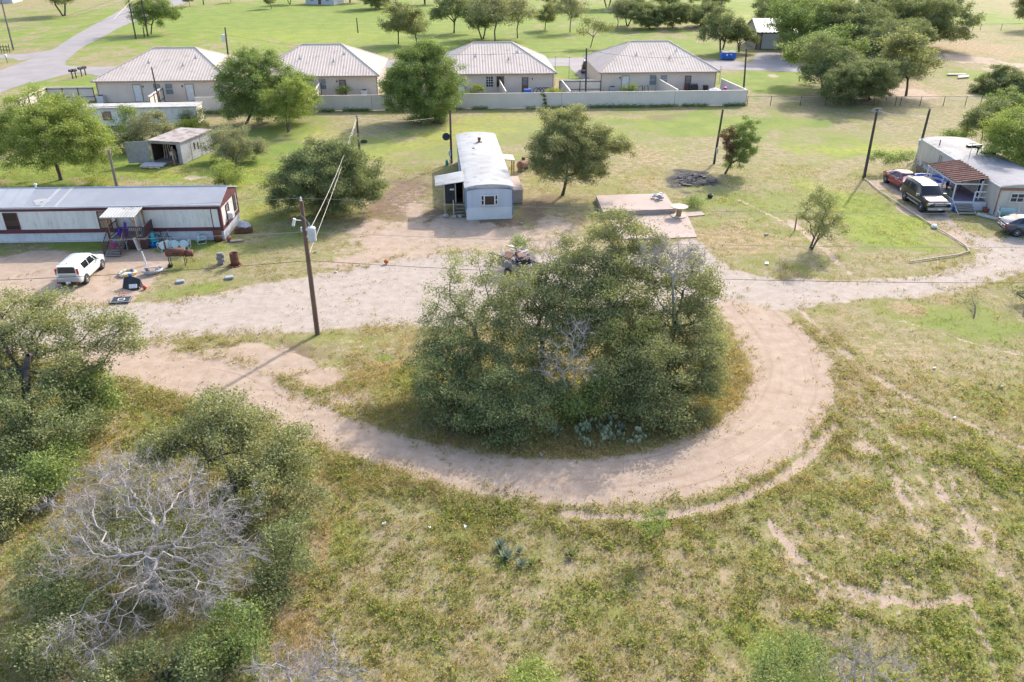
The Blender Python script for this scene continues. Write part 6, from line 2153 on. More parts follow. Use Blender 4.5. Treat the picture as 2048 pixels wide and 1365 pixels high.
# pickup behind the fourth house, half hidden by its corner
car('pickup_truck', 'dark vehicle parked on the lane at the back corner of the fourth house', (12.0, 131.6), R(85), 5.0, 1.95, [(x, a, b, c, d, e, f) for x, a, b, c, d, e, f in st], MT['car_black'], .39, (1.0, 3.98),
    [(.25, 1.15, .32, 1.15), (1.25, 2.2, 1.25, 2.2), (2.28, 3.3, 2.28, 2.98)], [(.02, 1.14, .72), (.05, 1.74, .66)], [(3.44, 1.17, .82), (2.92, 1.84, .70)],
    [('tail_light', 'tail_red', [((.05, .86, 1.1), (.1, .1, .5)), ((.05, -.86, 1.1), (.1, .1, .5))]), ('bumper', 'car_silver', [((-.03, 0, .58), (.16, 1.86, .2))])])

# blue dumpster
dx, dy = G(1455, 119)
D = thing('dumpster', 'blue steel dumpster on the verge of the lane beside two oaks', 'dumpster', (dx, dy, 0), R(-2))
m = MB()
m.prism([(-.75, .15), (.75, .15), (.85, 1.35), (-.85, 1.15)], 0, -1.25, 1.25)
for x in (-.6, 0, .6):
    m.box((x, -.82, .7), (.08, .08, .95))
m.build('bin', MT['blue_plastic'], D)
m = MB()
for x in (-.63, .63):
    m.add([(x - .6, -.88, 1.17), (x + .6, -.88, 1.17), (x + .6, .88, 1.37), (x - .6, .88, 1.37), (x - .6, -.88, 1.23), (x + .6, -.88, 1.23), (x + .6, .88, 1.43), (x - .6, .88, 1.43)],
          [(0, 3, 2, 1), (4, 5, 6, 7), (0, 1, 5, 4), (1, 2, 6, 5), (2, 3, 7, 6), (3, 0, 4, 7)])
m.build('lid', MT['black'], D)
m = MB()
for s in (-1, 1):
    m.box((s * 1.3, 0, .75), (.12, 1.1, .2))
m.build('lift_pocket', MT['blue_plastic'], D)
MB().box((-.35, -.885, .85), (.3, .02, .3)).box((.35, -.885, .9), (.3, .02, .16)).build('sticker', MT['white_plastic'], D)

# junk trailer behind the grove
TX, TY = G(1035, 545)
T_ = thing('utility_trailer', 'small grey utility trailer heaped with scrap beside the grove', 'trailer', (TX, TY - .2, 0), R(-52))
m = MB()
m.bx(-1.2, 1.2, -.75, .75, .45, .52)
m.bx(-1.2, 1.2, -.78, -.74, .52, 1.0)
m.bx(-1.2, 1.2, .74, .78, .52, 1.0)
m.bx(1.2, 1.24, -.78, .78, .52, 1.0)
m.bx(-1.24, -1.2, -.78, .78, .52, 1.0)
m.build('box', MT['wood_grey'], T_)
m = MB()
m.tube([(-1.2, .5, .5), (-2.9, .06, .55)], .05, 5).tube([(-1.2, -.5, .5), (-2.9, -.06, .55)], .05, 5).box((-2.95, 0, .55), (.25, .14, .12))
m.build('drawbar', MT['wood_grey'], T_)
for s in (-1, 1):
    Mw = Matrix.Translation((.1, s * .92, .33)) @ Matrix.Rotation(R(90), 4, 'X')
    MB().lathe([(.12, -.08), (.3, -.09), (.33, -.05), (.33, .05), (.3, .09), (.12, .08)], n=16, M=Mw).build('wheel', MT['rubber'], T_, True)
rj = random.Random(5)
for nm, lab, mt, n_ in (('scrap_metal', 'tangle of grey scrap metal on the small trailer', 'dead_bark', 60), ('scrap_boards', 'boards and rusty pieces on the small trailer', 'rust_pale', 9)):
    m = MB()
    for i in range(n_):
        p = Vector((rj.uniform(-1.25, 1.2), rj.uniform(-.75, .75), rj.uniform(.6, 1.55)))
        d = Vector((rj.uniform(-1, 1), rj.uniform(-1, 1), rj.uniform(-.2, .5))).normalized() * rj.uniform(.3, .9)
        if i % 4 == 0:
            m.box(p, (rj.uniform(.3, .7), rj.uniform(.3, .6), .05), rz=rj.uniform(0, 3), rx=rj.uniform(-.6, .6))
        else:
            m.tube([p - d / 2, p, p + d / 2 + Vector((0, 0, rj.uniform(-.1, .1)))], rj.uniform(.018, .04), 4)
    o = m.build(nm, MT[mt])
    o.matrix_world = Matrix.Translation(T_.location) @ Matrix.Rotation(T_.rotation_euler.z, 4, 'Z')
    tag(o, lab, 'scrap')
m = MB()
m.bx(.2, .9, -.35, .35, .99, 1.32)
o = m.build('black_crate', MT['black'])
o.matrix_world = Matrix.Translation(T_.location) @ Matrix.Rotation(T_.rotation_euler.z, 4, 'Z')
tag(o, 'open black crate on top of the scrap on the small trailer', 'crate')
x, y = G(1052, 548)
o = MB().lathe([(.3, 0), (.32, .05), (.05, .35), (0, .36)], (x, y, 0), 9).build('blue_tarp', MT['blue_plastic'])
tag(o, 'crumpled blue tarp on the ground behind the small trailer', 'tarp')

# ================================================================== POLES AND WIRES
def pole(label, ub, vb, ut, vt, r=.14, mat='pole_dark', Y=None, group='utility poles', name='utility_pole'):
    x, y = G(ub, vb)
    if Y is not None:
        y = Y
        x = A(ub, vb, Y)[0]
    tx, _, tz = A(ut, vt, y)
    root = thing(name, label, 'pole', (x, y, 0), 0, group)
    m = MB()
    tp = Vector((tx - x, 0, tz))
    m.tube([(0, 0, -.2), tp * .33, tp * .67, tp], [r, r * .92, r * .82, r * .72], 9)
    m.build('post', MT[mat], root)
    return root, tp, Vector((x, y, 0))


def hang(a, b, sag, n=18):
    a, b = Vector(a), Vector(b)
    return [a.lerp(b, i / n) - Vector((0, 0, 4 * sag * (i / n) * (1 - i / n))) for i in range(n + 1)]


def wire(label, a, b, sag=.4, r=.014, mat='wire', group='overhead wires', name='overhead_wire'):
    o = MB().tube(hang(a, b, sag), r, 4).build(name, MT[mat])
    return tag(o, label, 'wire', group)


pm, pt, pb = pole('brown wooden pole with a grey transformer can in front of the track', 635, 668, 602, 402, .15, 'pole_wood')
m = MB()
tz = A(617, 466, pb.y)[2]
q = pt * (tz / pt.z)
m.lathe([(.20, -.42), (.23, -.38), (.23, .30), (.20, .36), (.08, .40), (0, .41)], (q.x + .40, -.12, q.z), 14)
m.box((q.x + .18, -.06, q.z + .2), (.2, .08, .08)).box((q.x + .18, -.06, q.z - .2), (.2, .08, .08))
m.build('transformer', MT['light_metal'], pm)
m = MB()
m.cyl((q.x + .34, -.12, q.z + .36), (q.x + .30, -.12, q.z + .62), .045, .03, 7)
m.tube([(q.x + .3, -.12, q.z + .6), (q.x - .05, -.2, q.z + 1.1), (pt.x, 0, pt.z - .1)], .012, 4)
m.build('bushing', MT['grey_metal'], pm)
q2 = pt * .955
m = MB().tube([(q2.x, 0, q2.z - .75), (q2.x - .45, -.05, q2.z - .70)], .03, 5).box((q2.x - .52, -.05, q2.z - .82), (.14, .12, .42), ry=.3)
m.build('cutout', MT['white_plastic'], pm)
m = MB().cyl((pt.x, 0, pt.z), (pt.x, 0, pt.z + .2), .06, .045, 8)
m.cyl((q.x - .16, 0, q.z + .1), (q.x - .16, 0, q.z + .32), .05, .05, 7).box((q.x - .1, 0, q.z + .1), (.2, .05, .05))
m.build('insulator', MT['white_plastic'], pm)
ptop = pb + pt
p2, t2, b2 = pole('dark pole standing behind the spreading oak, left of the blue mobile home', 721, 328, 713, 232, .13)
p3, t3, b3 = pole('dark pole with a satellite dish beside the rear corner of the blue mobile home', 903, 326, 900, 220, .12)
z_ = A(900, 274, b3.y)[2]
MB().lathe([(0, 0), (.2, .03), (.36, .10), (.38, .12), (.36, .12), (.2, .06), (0, .03)], n=14, M=Matrix.Translation((-.42, -.1, z_)) @ Matrix.Rotation(R(60), 4, 'X')).tube([(0, -.05, z_ - .35), (-.35, -.1, z_ - .05)], .03, 5).build('satellite_dish', MT['black'], p3)
MB().box((-.12, -.16, z_ - 1.6), (.25, .14, .5)).box((-.1, -.16, z_ - 2.3), (.18, .12, .3)).tube([(-.1, -.13, z_ - 3.2), (-.1, -.13, z_ - 1.9)], .03, 5).build('meter_box', MT['light_metal'], p3)
p4, t4, b4 = pole('dark pole standing against the metal fence left of the fourth house', 1171, 212, 1173, 97, .13)
p5, t5, b5 = pole('dark pole inside the right end of the metal fence', 1487, 184, 1493, 97, .13)
p6, t6, b6 = pole('dark leaning pole next to the scorched tree', 1428, 327, 1446, 219, .12)
MB().box((.12, -.12, 1.3), (.2, .14, .5)).tube([(.1, -.12, .1), (.1, -.12, 1.1)], .03, 5).build('meter_box', MT['light_metal'], p6)
p7, t7, b7 = pole('tall dark pole with a coiled cable on top beside the red sedan', 1728, 356, 1755, 218, .14)
m = MB()
for k in range(3):
    m.tube([(t7.x + .38 * math.cos(a) * (1 + .1 * k), .1 * k + .2 * math.sin(a), t7.z - .1 + .14 * math.sin(a + k)) for a in np.linspace(0, 2 * PI, 16)[:-1]], .018, 4, True)
m.build('cable_coil', MT['wire'], p7)
p8, t8, b8 = pole('leaning dark pole with a meter box at the end of the tan mobile home', 1832, 325, 1860, 218, .14)
q = t8 * .38
MB().box((q.x - .18, -.14, q.z), (.3, .16, .55)).tube([(q.x - .25, -.12, .1), (q.x - .18, -.13, q.z - .2)], .06, 6).build('meter_box', MT['white_plastic'], p8)
p9, t9, b9 = pole('short grey post rising behind the roof of the left mobile home', 234, 374, 217, 300, .14, 'pole_grey', name='wooden_post')
p10, t10, b10 = pole('dark pole leaning in front of the roof of the first house', 322, 222, 303, 135, .11)
p11, t11, b11 = pole('dark pole with a pale transformer behind the first house', 458, 128, 450, 55, .15)
q = t11 * .72
MB().lathe([(.25, -.6), (.3, -.55), (.3, .45), (.1, .55), (0, .56)], (q.x - .45, -.1, q.z), 12).box((q.x - .2, -.05, q.z), (.3, .1, .1)).build('transformer', MT['light_metal'], p11)
p12, t12, b12 = pole('grey roadside pole at the left edge of the picture', 27, 100, 2, 0, .17, 'pole_grey')
p13, t13, b13 = pole('left one of the two roadside poles in front of the verge tree', 272, 78, 255, -12, .16)
p14, t14, b14 = pole('right one of the two roadside poles in front of the verge tree', 296, 73, 279, -20, .16)
pole('short stub post beside the two roadside poles', 289, 75, 286, 54, .13, name='wooden_post')
pole('lone bare stub post on the far lawn', 716, 66, 713, 36, .14, name='wooden_post')
pole('pole at the top edge beside the far bend of the road', 407, 10, 403, -30, .16)
p17, t17, b17 = pole('pole rising out of the copse left of the barn', 1436, 60, 1446, -10, .16)
pole('pole at the top edge behind the far lawn', 938, 7, 939, -20, .15)

wire('uppermost power line from the transformer pole to the left', ptop + Vector((0, 0, .15)), (-60, 36.5, 10.0), .9, .010)
wire('uppermost power line from the transformer pole to the right', ptop + Vector((0, 0, .15)), (62, 38, 9.2), .9, .008)
qn = pb + pt * .78
wire('middle power line from the transformer pole to the left', qn, (-60, 36.5, 8.0), .7, .012)
wire('middle power line from the transformer pole to the right', qn, (62, 38, 7.4), .9, .008)
ql = pb + pt * .57
wire('lower dark cable from the transformer pole to the left', ql, (-60, 36.0, 5.6), .9, .014, 'wire_dark')
wire('lower dark cable from the transformer pole to the right', ql, (62, 38, 5.6), 1.2, .012, 'wire_dark')
wire('service cable from the transformer to the pole behind the spreading oak', pb + pt * .80 + Vector((.3, 0, 0)), b2 + t2 * .98, .5, .016)
wire('lower service cable from the transformer pole to the pole behind the spreading oak', pb + pt * .60, b2 + t2 * .93, .3, .014)
wire('drop cable from the dark pole to the elm by the fence', b2 + t2 * .97, (A(868, 236, 84)), .35, .02)
wire('short drop cable sagging beside the dark pole', b2 + t2 * .72, (A(800, 282, 76)), .25, .014)
wire('cable between the two tall poles on the right', b7 + t7 * .98, b8 + t8 * .98, .45, .02)
wire('drop cable from the coiled pole top to the lawn', b7 + t7 * .97, A(1785, 250, 70.6), .3, .014)
wire('roadside wire from the left edge pole to the verge poles', b12 + t12 * .42, b13 + t13 * 1.0, .6, .026)
wire('second roadside wire from the left edge pole to the verge poles', b12 + t12 * .38, b14 + t14 * .9, .6, .022)
wire('low roadside cable from the left edge pole to the verge poles', b12 + t12 * .12, b13 + t13 * .62, .5, .026)
wire('bright cable running down from the verge poles', b14 + t14 * .98, A(228, 38, 160), .1, .03)
wire('thin dark wire over the roofs of the second and third houses', b11 + t11 * .8, b4 + t4 * .97, 1.6, .014, 'wire_dark')
wire('thin dark wire over the roof of the fourth house', b4 + t4 * .97, b5 + t5 * .97, 1.0, .014, 'wire_dark')

# ================================================================== SMALL THINGS
def at(u, v):
    x, y = G(u, v)
    return (x, y, 0.0)


def single(name, mb, mat, label, cat, loc=(0, 0, 0), rz=0.0, group=None, smooth=False):
    o = mb.build(name, MT[mat], None, smooth)
    o.location = loc
    o.rotation_euler = (0, 0, rz)
    return tag(o, label, cat, group)


# mailboxes
mbx = None
for i, (u, v, lab) in enumerate([(146, 158, 'leftmost dark mailbox of the roadside row'), (153, 157, 'second dark mailbox of the roadside row'), (164, 153, 'third dark mailbox of the roadside row'), (172, 151, 'rightmost dark mailbox of the roadside row')]):
    x, y = G(u, v)
    if mbx is None:
        mbx = thing('mailbox', lab, 'mailbox', (x, y, 0), R(-20), 'row of mailboxes by the lane')
        MB().box((0, 0, .5), (.12, .12, 1.0)).box((0, 0, 1.02), (.35, .5, .05)).build('post', MT['pole_dark'], mbx)
        m = MB()
        m.prism([(-.17, 1.05), (.17, 1.05), (.17, 1.25), (.12, 1.36), (0, 1.41), (-.12, 1.36), (-.17, 1.25)], 1, -.38, .3)
        m.build('letter_box', MT['black'], mbx)
    else:
        dup(mbx, (x, y, 0), R(-20), lab)
x, y = G(15, 126)
r_ = thing('mailbox', 'single pale mailbox on a post by the drive at the left edge', 'mailbox', (x, y, 0), R(20))
MB().box((0, 0, .5), (.1, .1, 1.0)).build('post', MT['pole_grey'], r_)
MB().prism([(-.17, 1.0), (.17, 1.0), (.17, 1.22), (.1, 1.34), (-.1, 1.34), (-.17, 1.22)], 1, -.35, .25).build('letter_box', MT['white_plastic'], r_)
m = MB()
for i in range(7):
    m.tube([(i * .5, .1 * (i % 2), 0), (i * .5 + .1, 0, 1.5 - .12 * (i % 3))], .07, 5)
m.tube([(0, 0, .5), (3.1, 0, .45)], .06, 5).tube([(0, 0, 1.1), (3.1, 0, 1.0)], .06, 5)
x, y = G(2, 106)
single('rail_fence', m, 'pole_dark', 'old dark rail fence stub at the left edge by the road', 'fence', (x - 1.5, y, 0), .1)


# barrels
def barrel_thing(u, v, lab, inner, h=.92):
    x, y = G(u, v)
    r = thing('barrel', lab, 'barrel', (x, y, 0), 0, 'rusty oil drums')
    m = MB()
    m.lathe([(.29, 0), (.29, .29), (.305, .31), (.29, .33), (.29, .6), (.305, .62), (.29, .64), (.29, h - .02), (.30, h), (.265, h), (.26, .25)], n=20)
    m.build('drum', MT['rust'], r, True)
    MB().cyl((0, 0, .22), (0, 0, .3 if inner == 'dark_interior' else h - .12), .255, None, 16).build('contents', MT[inner], r)
    return r


barrel_thing(437, 482, 'rusty barrel with pale contents at the corner of the left mobile home', 'white_plastic')
barrel_thing(471, 531, 'rusty open burn barrel on red bricks beside the block stack', 'dark_interior')
m = MB()
rb = random.Random(3)
for i in range(11):
    a = 2 * PI * i / 11
    m.box((.42 * math.cos(a), .42 * math.sin(a) - .05, .04), (.2, .1, .08), rz=a + rb.uniform(.8, 1.9))
single('brick_ring', m, 'terracotta', 'ring of red bricks around the foot of the burn barrel', 'bricks', at(471, 531))
m = MB()
for k in range(5):
    m.box((rb.uniform(-.05, .05), rb.uniform(-.05, .05), .09 + k * .17), (.40, .2, .16), rz=(k % 2) * .5 + rb.uniform(-.2, .2))
    m.box((rb.uniform(-.05, .05), .22, .09 + k * .15), (.40, .2, .15), rz=rb.uniform(-.3, .3))
single('block_stack', m, 'cinder', 'uneven stack of grey concrete blocks beside the burn barrel', 'blocks', at(442, 529))
# smoker
S = thing('smoker_grill', 'rusty barrel smoker grill on legs in front of the porch furniture', 'grill', at(360, 530), R(8))
m = MB()
m.cyl((-.75, 0, .95), (.5, 0, .95), .29, None, 18)
m.build('drum', MT['rust'], S, True)
m = MB().cyl((.5, .0, .82), (1.0, .0, .82), .24, None, 16)
m.build('fire_box', MT['rust'], S, True)
m = MB().cyl((-.72, 0, 1.15), (-.72, 0, 1.75), .07, None, 10)
m.build('chimney', MT['rust'], S)
for x in (-.62, .42):
    for y in (-.22, .22):
        MB().cyl((x, y, 0), (x, y * .9, .8), .03, None, 6).build('leg', MT['black'], S)
MB().box((-.1, -.33, .96), (.5, .04, .04)).box((-.55, -.3, .1), (.3, .25, .16)).build('handle', MT['black'], S)
# table with umbrella post, ring, ball, chair, hoop
T = thing('picnic_table', 'low grey plastic picnic table with curved bench leaning on the dirt', 'table', at(305, 548), R(12))
MB().box((0, .1, .5), (.85, .62, .06)).build('tabletop', MT['concrete'], T, bevel=.03)
m = MB()
for s in (-1, 1):
    m.box((s * .3, .1, .25), (.08, .6, .5), ry=s * .25)
m.build('leg', MT['grey_metal'], T)
m = MB()
m.tube([(.66 * math.cos(a), .1 + .52 * math.sin(a), .26) for a in np.linspace(-2.9, .9, 14)], .07, 6)
m.build('bench', MT['light_metal'], T)
x, y = G(293, 530)
single('white_post', MB().tube([(0, 0, 0), (-.14, .05, .95)], .05, 6), 'white_plastic', 'pale leaning post standing beside the low picnic table', 'post', (x, y, 0))
m = MB()
m.tube([(.5 * math.cos(a), .5 * math.sin(a), .1) for a in np.linspace(0, 2 * PI, 25)[:-1]], .1, 8, True)
rg = thing('swim_ring', 'yellow white and blue inflatable ring lying on the sand', 'toy', at(255, 549), 0)
m.build('ring', MT['yellow_plastic'], rg, True)
for k in range(6):
    m = MB().tube([(.5 * math.cos(a), .5 * math.sin(a), .1) for a in np.linspace(k * PI / 3, k * PI / 3 + .42, 6)], .106, 8)
    m.build('stripe', MT['blue_plastic'] if k % 2 else MT['white_plastic'], rg, True)
MB().lathe([(.4, .03), (.3, .06), (0, .05)], n=14).build('seat', MT['white_plastic'], rg)
c = thing('bag_chair', 'black fabric chair tipped over on the dirt beside the red ball', 'chair', at(264, 578), R(-10))
m = MB()
m.add([(-.6, -.1, .02), (.2, -.3, .02), (.62, -.05, .1), (.5, .35, .55), (-.1, .4, .72), (-.62, .3, .62), (-.5, .5, .03), (.5, .5, .03)],
      [(0, 1, 4, 5), (1, 2, 3, 4), (0, 5, 6), (2, 7, 3), (3, 7, 6, 5, 4)])
m.build('fabric', MT['black'], c)
MB().box((.28, -.22, .3), (.48, .05, .26), rx=-.55, rz=.35).build('panel', MT['white_plastic'], c)
m = MB()
m.tube([(-.6, -.12, .02), (-.62, .3, .64)], .02, 5).tube([(-.1, .42, .72), (.62, -.05, .1)], .02, 5)
m.build('frame', MT['grey_metal'], c)
single('ball', MB().lathe([(.14 * math.sin(a), .14 - .14 * math.cos(a)) for a in np.linspace(0, PI, 10)], n=14), 'red_plastic', 'red ball lying on the ground next to the tipped chair', 'ball', at(290, 579), smooth=True)
single('ball', MB().lathe([(.17 * math.sin(a), .17 - .16 * math.cos(a)) for a in np.linspace(0, PI, 10)], n=14), 'orange_plastic', 'orange ball lying on the dirt in front of the blue mobile home', 'ball', at(773, 528), smooth=True)
h = thing('basketball_hoop', 'toppled basketball backboard lying flat on the dirt', 'basketball hoop', at(243, 603), R(7))
MB().box((0, 0, .1), (1.15, .75, .06), rx=.06).build('backboard', MT['car_navy'] if 'car_navy' in MT else MT['black'], h)
m = MB()
for a in ((-.55, 0, .08, .7), (.55, 0, .08, .7)):
    pass
m.box((0, .36, .155), (1.15, .04, .02)).box((0, -.36, .11), (1.15, .04, .02)).box((-.555, 0, .135), (.04, .7, .02), rx=.06).box((.555, 0, .135), (.04, .7, .02), rx=.06)
m.build('border', MT['grey_metal'], h)
m = MB()
m.box((.02, .12, .147), (.36, .045, .015), rx=.06).box((.02, -.14, .131), (.36, .045, .015), rx=.06).box((-.16, -.01, .139), (.045, .22, .015), rx=.06).box((.2, -.01, .139), (.045, .22, .015), rx=.06)
m.build('target_square', MT['white_plastic'], h)
m = MB()
m.tube([(-.1 + .23 * math.cos(a), .62 + .23 * math.sin(a), .18) for a in np.linspace(0, 2 * PI, 15)[:-1]], .015, 4, True)
for k in range(8):
    a = k * PI / 4
    m.tube([(-.1 + .22 * math.cos(a), .62 + .22 * math.sin(a), .18), (-.12 + .12 * math.cos(a + .4), .72 + .13 * math.sin(a + .4), .38)], .012, 3)
m.build('rim', MT['terracotta'], h)
# meter box lids in the grass
for u, v, lab in ((361, 565, 'grey utility box lid in the grass left of the other lid'), (459, 557, 'grey utility box lid in the grass near the block stack')):
    single('utility_box', MB().box((0, 0, .06), (.5, .42, .12)).box((0, 0, .13), (.44, .36, .02)), 'grey_metal', lab, 'utility box', at(u, v), R(20), 'utility box lids in the grass')
# furniture under the left mobile home
CHR = MT['pale_blue_metal']


def glider(u, v, lab, rz, mat='pale_blue_metal', w=1.25):
    r = thing('glider_bench', lab, 'bench', at(u, v), rz, 'old metal lawn furniture by the porch')
    m = MB()
    for s in (-w / 4, w / 4):
        m.lathe([(0, .0), (.26, 0), (.30, .03), (.26, .05), (0, .04)], n=14, M=Matrix.Translation((s, -.15, .42)) @ Matrix.Rotation(R(75), 4, 'X'))
        m.box((s, .1, .33), (w / 2 - .04, .5, .04))
    m.build('seat', MT[mat], r)
    for s in (-w / 2, w / 2):
        MB().tube([(s, -.25, .03), (s, .3, .03), (s, .38, .5), (s, .2, .62), (s, -.25, .58), (s, -.28, .1)], .028, 5, True).build('arm', MT['white_paint'], r)
    MB().tube([(-w / 2, .35, .45), (w / 2, .35, .45)], .025, 5).build('rail', MT['white_paint'], r)
    return r


glider(362, 498, 'pale blue double metal glider bench lying in the shade by the mobile home', R(4))
glider(330, 500, 'pale blue metal lawn chair tipped beside the double glider bench', R(50), w=.7)
glider(402, 486, 'pale blue round backed lawn chair lying near the rusty barrel', R(-60), w=.7)
for i, (u, v, rz) in enumerate(((300, 490, .2), (309, 491, .9))):
    r = thing('plastic_chair', ('turquoise plastic chair lying next to the framed panel at the porch', 'second turquoise plastic chair, further right from the porch')[i], 'chair', at(u, v), rz, 'turquoise plastic chairs')
    MB().box((0, 0, .36), (.5, .5, .05)).build('seat', MT['teal_plastic'], r)
    MB().box((0, .26, .6), (.5, .05, .5), rx=-.2).build('backrest', MT['teal_plastic'], r)
    for sx in (-.22, .22):
        for sy in (-.22, .22):
            MB().box((sx, sy, .17), (.06, .06, .34)).build('leg', MT['teal_plastic'], r)
        MB().box((sx * 1.15, 0, .56), (.06, .5, .04)).build('arm', MT['teal_plastic'], r)
single('blue_tub', MB().lathe([(.22, 0), (.32, .2), (.34, .22), (.3, .22), (.2, .04)], n=16), 'blue_plastic', 'small blue basin on the grass under the turquoise chairs', 'tub', at(309, 494))
r = thing('framed_panel', 'white framed panel with a tan picture leaning on the porch corner', 'panel', at(283, 498), R(72))
m = MB()
m.box((0, 0, .45), (.9, .05, .07), rx=.0).box((0, .15, .86), (.9, .05, .07)).box((0, -.1, .06), (.9, .05, .07))
m = MB().box((-.42, .02, .48), (.07, .06, .95), rx=-.22).box((.42, .02, .48), (.07, .06, .95), rx=-.22).box((0, .12, .92), (.8, .06, .07)).box((0, -.08, .05), (.8, .06, .07))
m.build('frame', MT['white_paint'], r)
MB().box((0, .02, .48), (.77, .02, .84), rx=-.22).build('picture', MT['wood_pale'], r)
r = thing('playpen', 'grey sided baby gate leaning under the stair beside the porch lattice', 'baby gate', at(248, 502), R(10))
MB().tube([(-.25, 0, .05), (-.25, .1, .75), (.25, .1, .75), (.25, 0, .05)], .04, 5, True).build('frame', MT['light_metal'], r)
MB().box((0, .05, .4), (.46, .02, .62), rx=-.14).box((0, .02, .45), (.12, .04, .14)).build('mesh', MT['black'], r)
r = thing('window_unit', 'pale framed window sash leaning on the skirting beside the porch', 'window', at(302, 481), R(4))
MB().box((0, 0, .40), (.8, .05, .8), rx=-.2).build('frame', MT['light_metal'], r)
MB().box((0, -.04, .40), (.62, .03, .6), rx=-.2).build('pane', MT['glass_pale'], r)
# bicycle
bk = thing('bicycle', 'dark bicycle leaning on the skirting between the chairs and the glider', 'bicycle', at(330, 487), R(-18))
for x in (-.5, .5):
    MB().tube([(x + .31 * math.cos(a), -.05, .33 + .31 * math.sin(a)) for a in np.linspace(0, 2 * PI, 17)[:-1]], .025, 5, True).build('wheel', MT['rubber'], bk)
MB().tube([(-.5, -.05, .33), (-.12, 0, .3), (.38, .02, .78)], .022, 5).tube([(-.5, -.05, .33), (-.2, 0, .75), (.36, .02, .76)], .022, 5).tube([(-.12, 0, .3), (-.24, .02, .88)], .022, 5).tube([(.5, -.05, .33), (.36, .03, .92)], .022, 5).build('frame', MT['black'], bk)
MB().box((-.24, .02, .9), (.26, .12, .05)).build('saddle', MT['black'], bk)
MB().tube([(.2, -.2, .95), (.36, .0, .95), (.3, .28, .95)], .018, 5).build('handlebar', MT['grey_metal'], bk)
# on the porch
LM = Matrix.Translation(LT.location) @ Matrix.Rotation(LT.rotation_euler.z, 4, 'Z')
r = thing('porch_chair', 'purple plastic chair standing on the small porch', 'chair', tuple(LM @ Vector((-6.95, -1.05, .82))), R(-50))
MB().box((0, 0, .36), (.55, .5, .05)).build('seat', MT['purple_plastic'], r)
MB().box((0, .27, .66), (.55, .05, .62), rx=-.22).build('backrest', MT['purple_plastic'], r)
for s in (-1, 1):
    MB().box((s * .3, 0, .55), (.09, .6, .04)).build('arm', MT['purple_plastic'], r)
    MB().box((s * .27, -.22, .27), (.06, .08, .54)).build('leg', MT['purple_plastic'], r)
    MB().box((s * .27, .22, .18), (.06, .08, .36)).build('leg', MT['purple_plastic'], r)
o = single('bucket', MB().lathe([(.14, 0), (.2, .26), (.21, .28), (.18, .27), (.12, .03)], n=14), 'pink_plastic', 'bright pink bucket on the porch steps', 'bucket', tuple(LM @ Vector((-7.2, -2.42, .46))))
o = single('storage_tub', MB().box((0, 0, .2), (.6, .4, .4)), 'teal_plastic', 'turquoise tub at the back of the small porch', 'tub', tuple(LM @ Vector((-5.45, -.45, .82))))
r = thing('planter_box', 'brown wooden box with a white bundle at the end wall of the left mobile home', 'planter', tuple(LM @ Vector((.95, 1.75, 0))), R(12))
MB().box((0, 0, .2), (1.3, .7, .35)).build('box', MT['rust'], r)
o = MB().lathe([(.3, 0), (.42, .1), (.36, .3), (.2, .45), (.05, .52), (0, .52)], n=11)
rr = random.Random(2)
o.v = [(x * 1.2 + rr.uniform(-.07, .07), y * .8 + rr.uniform(-.07, .07), z + rr.uniform(-.05, .05)) for x, y, z in o.v]
single('cloth_bundle', o, 'cloth_white', 'white crumpled bundle on the brown box by the left mobile home', 'bundle', tuple(LM @ Vector((.98, 1.8, .36))))
single('pot', MB().lathe([(.12, 0), (.2, .2), (.17, .3), (.08, .34), (.07, .4)], n=12), 'terracotta', 'orange clay pot at the corner of the left mobile home', 'pot', tuple(LM @ Vector((.35, -.15, 0))))
single('flat_stone', MB().box((0, 0, .04), (.9, .35, .08)), 'concrete', 'pale flat slab on the grass beside the corner barrel', 'stone', tuple(LM @ Vector((.9, -.25, 0))), R(14))

# centre yard
CM = Matrix.Translation(CT.location) @ Matrix.Rotation(CT.rotation_euler.z, 4, 'Z')
for k, (u, v, s, lab) in enumerate(((891, 434, .5, 'pale rock left of the blue home steps corner'), (909, 436, .42, 'pale rock on the left of the pair by the blue home steps'), (920, 435, .48, 'squared pale rock on the right of the pair by the blue home steps'), (1043, 448, .25, 'small pale stone right of the blue home'))):
    m = MB().lathe([(.3, 0), (.42, .15), (.36, .36), (.15, .46), (0, .47)], n=8)
    rq = random.Random(k)
    m.v = [((x + rq.uniform(-.06, .06)) * s * 1.3, (y + rq.uniform(-.06, .06)) * s, (z + rq.uniform(-.04, .04) * (z > .1)) * s) for x, y, z in m.v]
    single('rock', m, 'rock', lab, 'rock', at(u, v), k, 'rocks around the blue mobile home')
tk = thing('propane_tank', 'rusty propane tank lying on a base between the blue home and the tall oak', 'tank', at(1047, 340), R(62))
m = MB()
Mt = Matrix.Translation((0, 0, .62)) @ Matrix.Rotation(R(90), 4, 'Y')
m.lathe([(0, -.98), (.18, -.95), (.34, -.82), (.40, -.62), (.40, .62), (.34, .82), (.18, .95), (0, .98)], n=18, M=Mt)
m.build('tank', MT['rust_pale'], tk, True)
MB().lathe([(.17, 0), (.19, .03), (.19, .2), (.15, .24), (0, .25)], (0, 0, 1.0), 12).build('cap', MT['rust'], tk)
for x in (-.55, .55):
    MB().box((x, 0, .12), (.2, .6, .24)).build('foot', MT['cinder'], tk)
o = single('storage_box', MB().bx(0, 1.25, 0, 4.2, .35, 1.12).bx(.02, 1.23, .02, 4.18, .02, .349).bx(-.03, 1.28, -.03, 4.23, 1.122, 1.16), 'concrete', 'low tan box with a rusty flat top along the right side of the blue home', 'box', tuple(CM @ Vector((w2 + .02, 3.9, 0))), CT.rotation_euler.z)
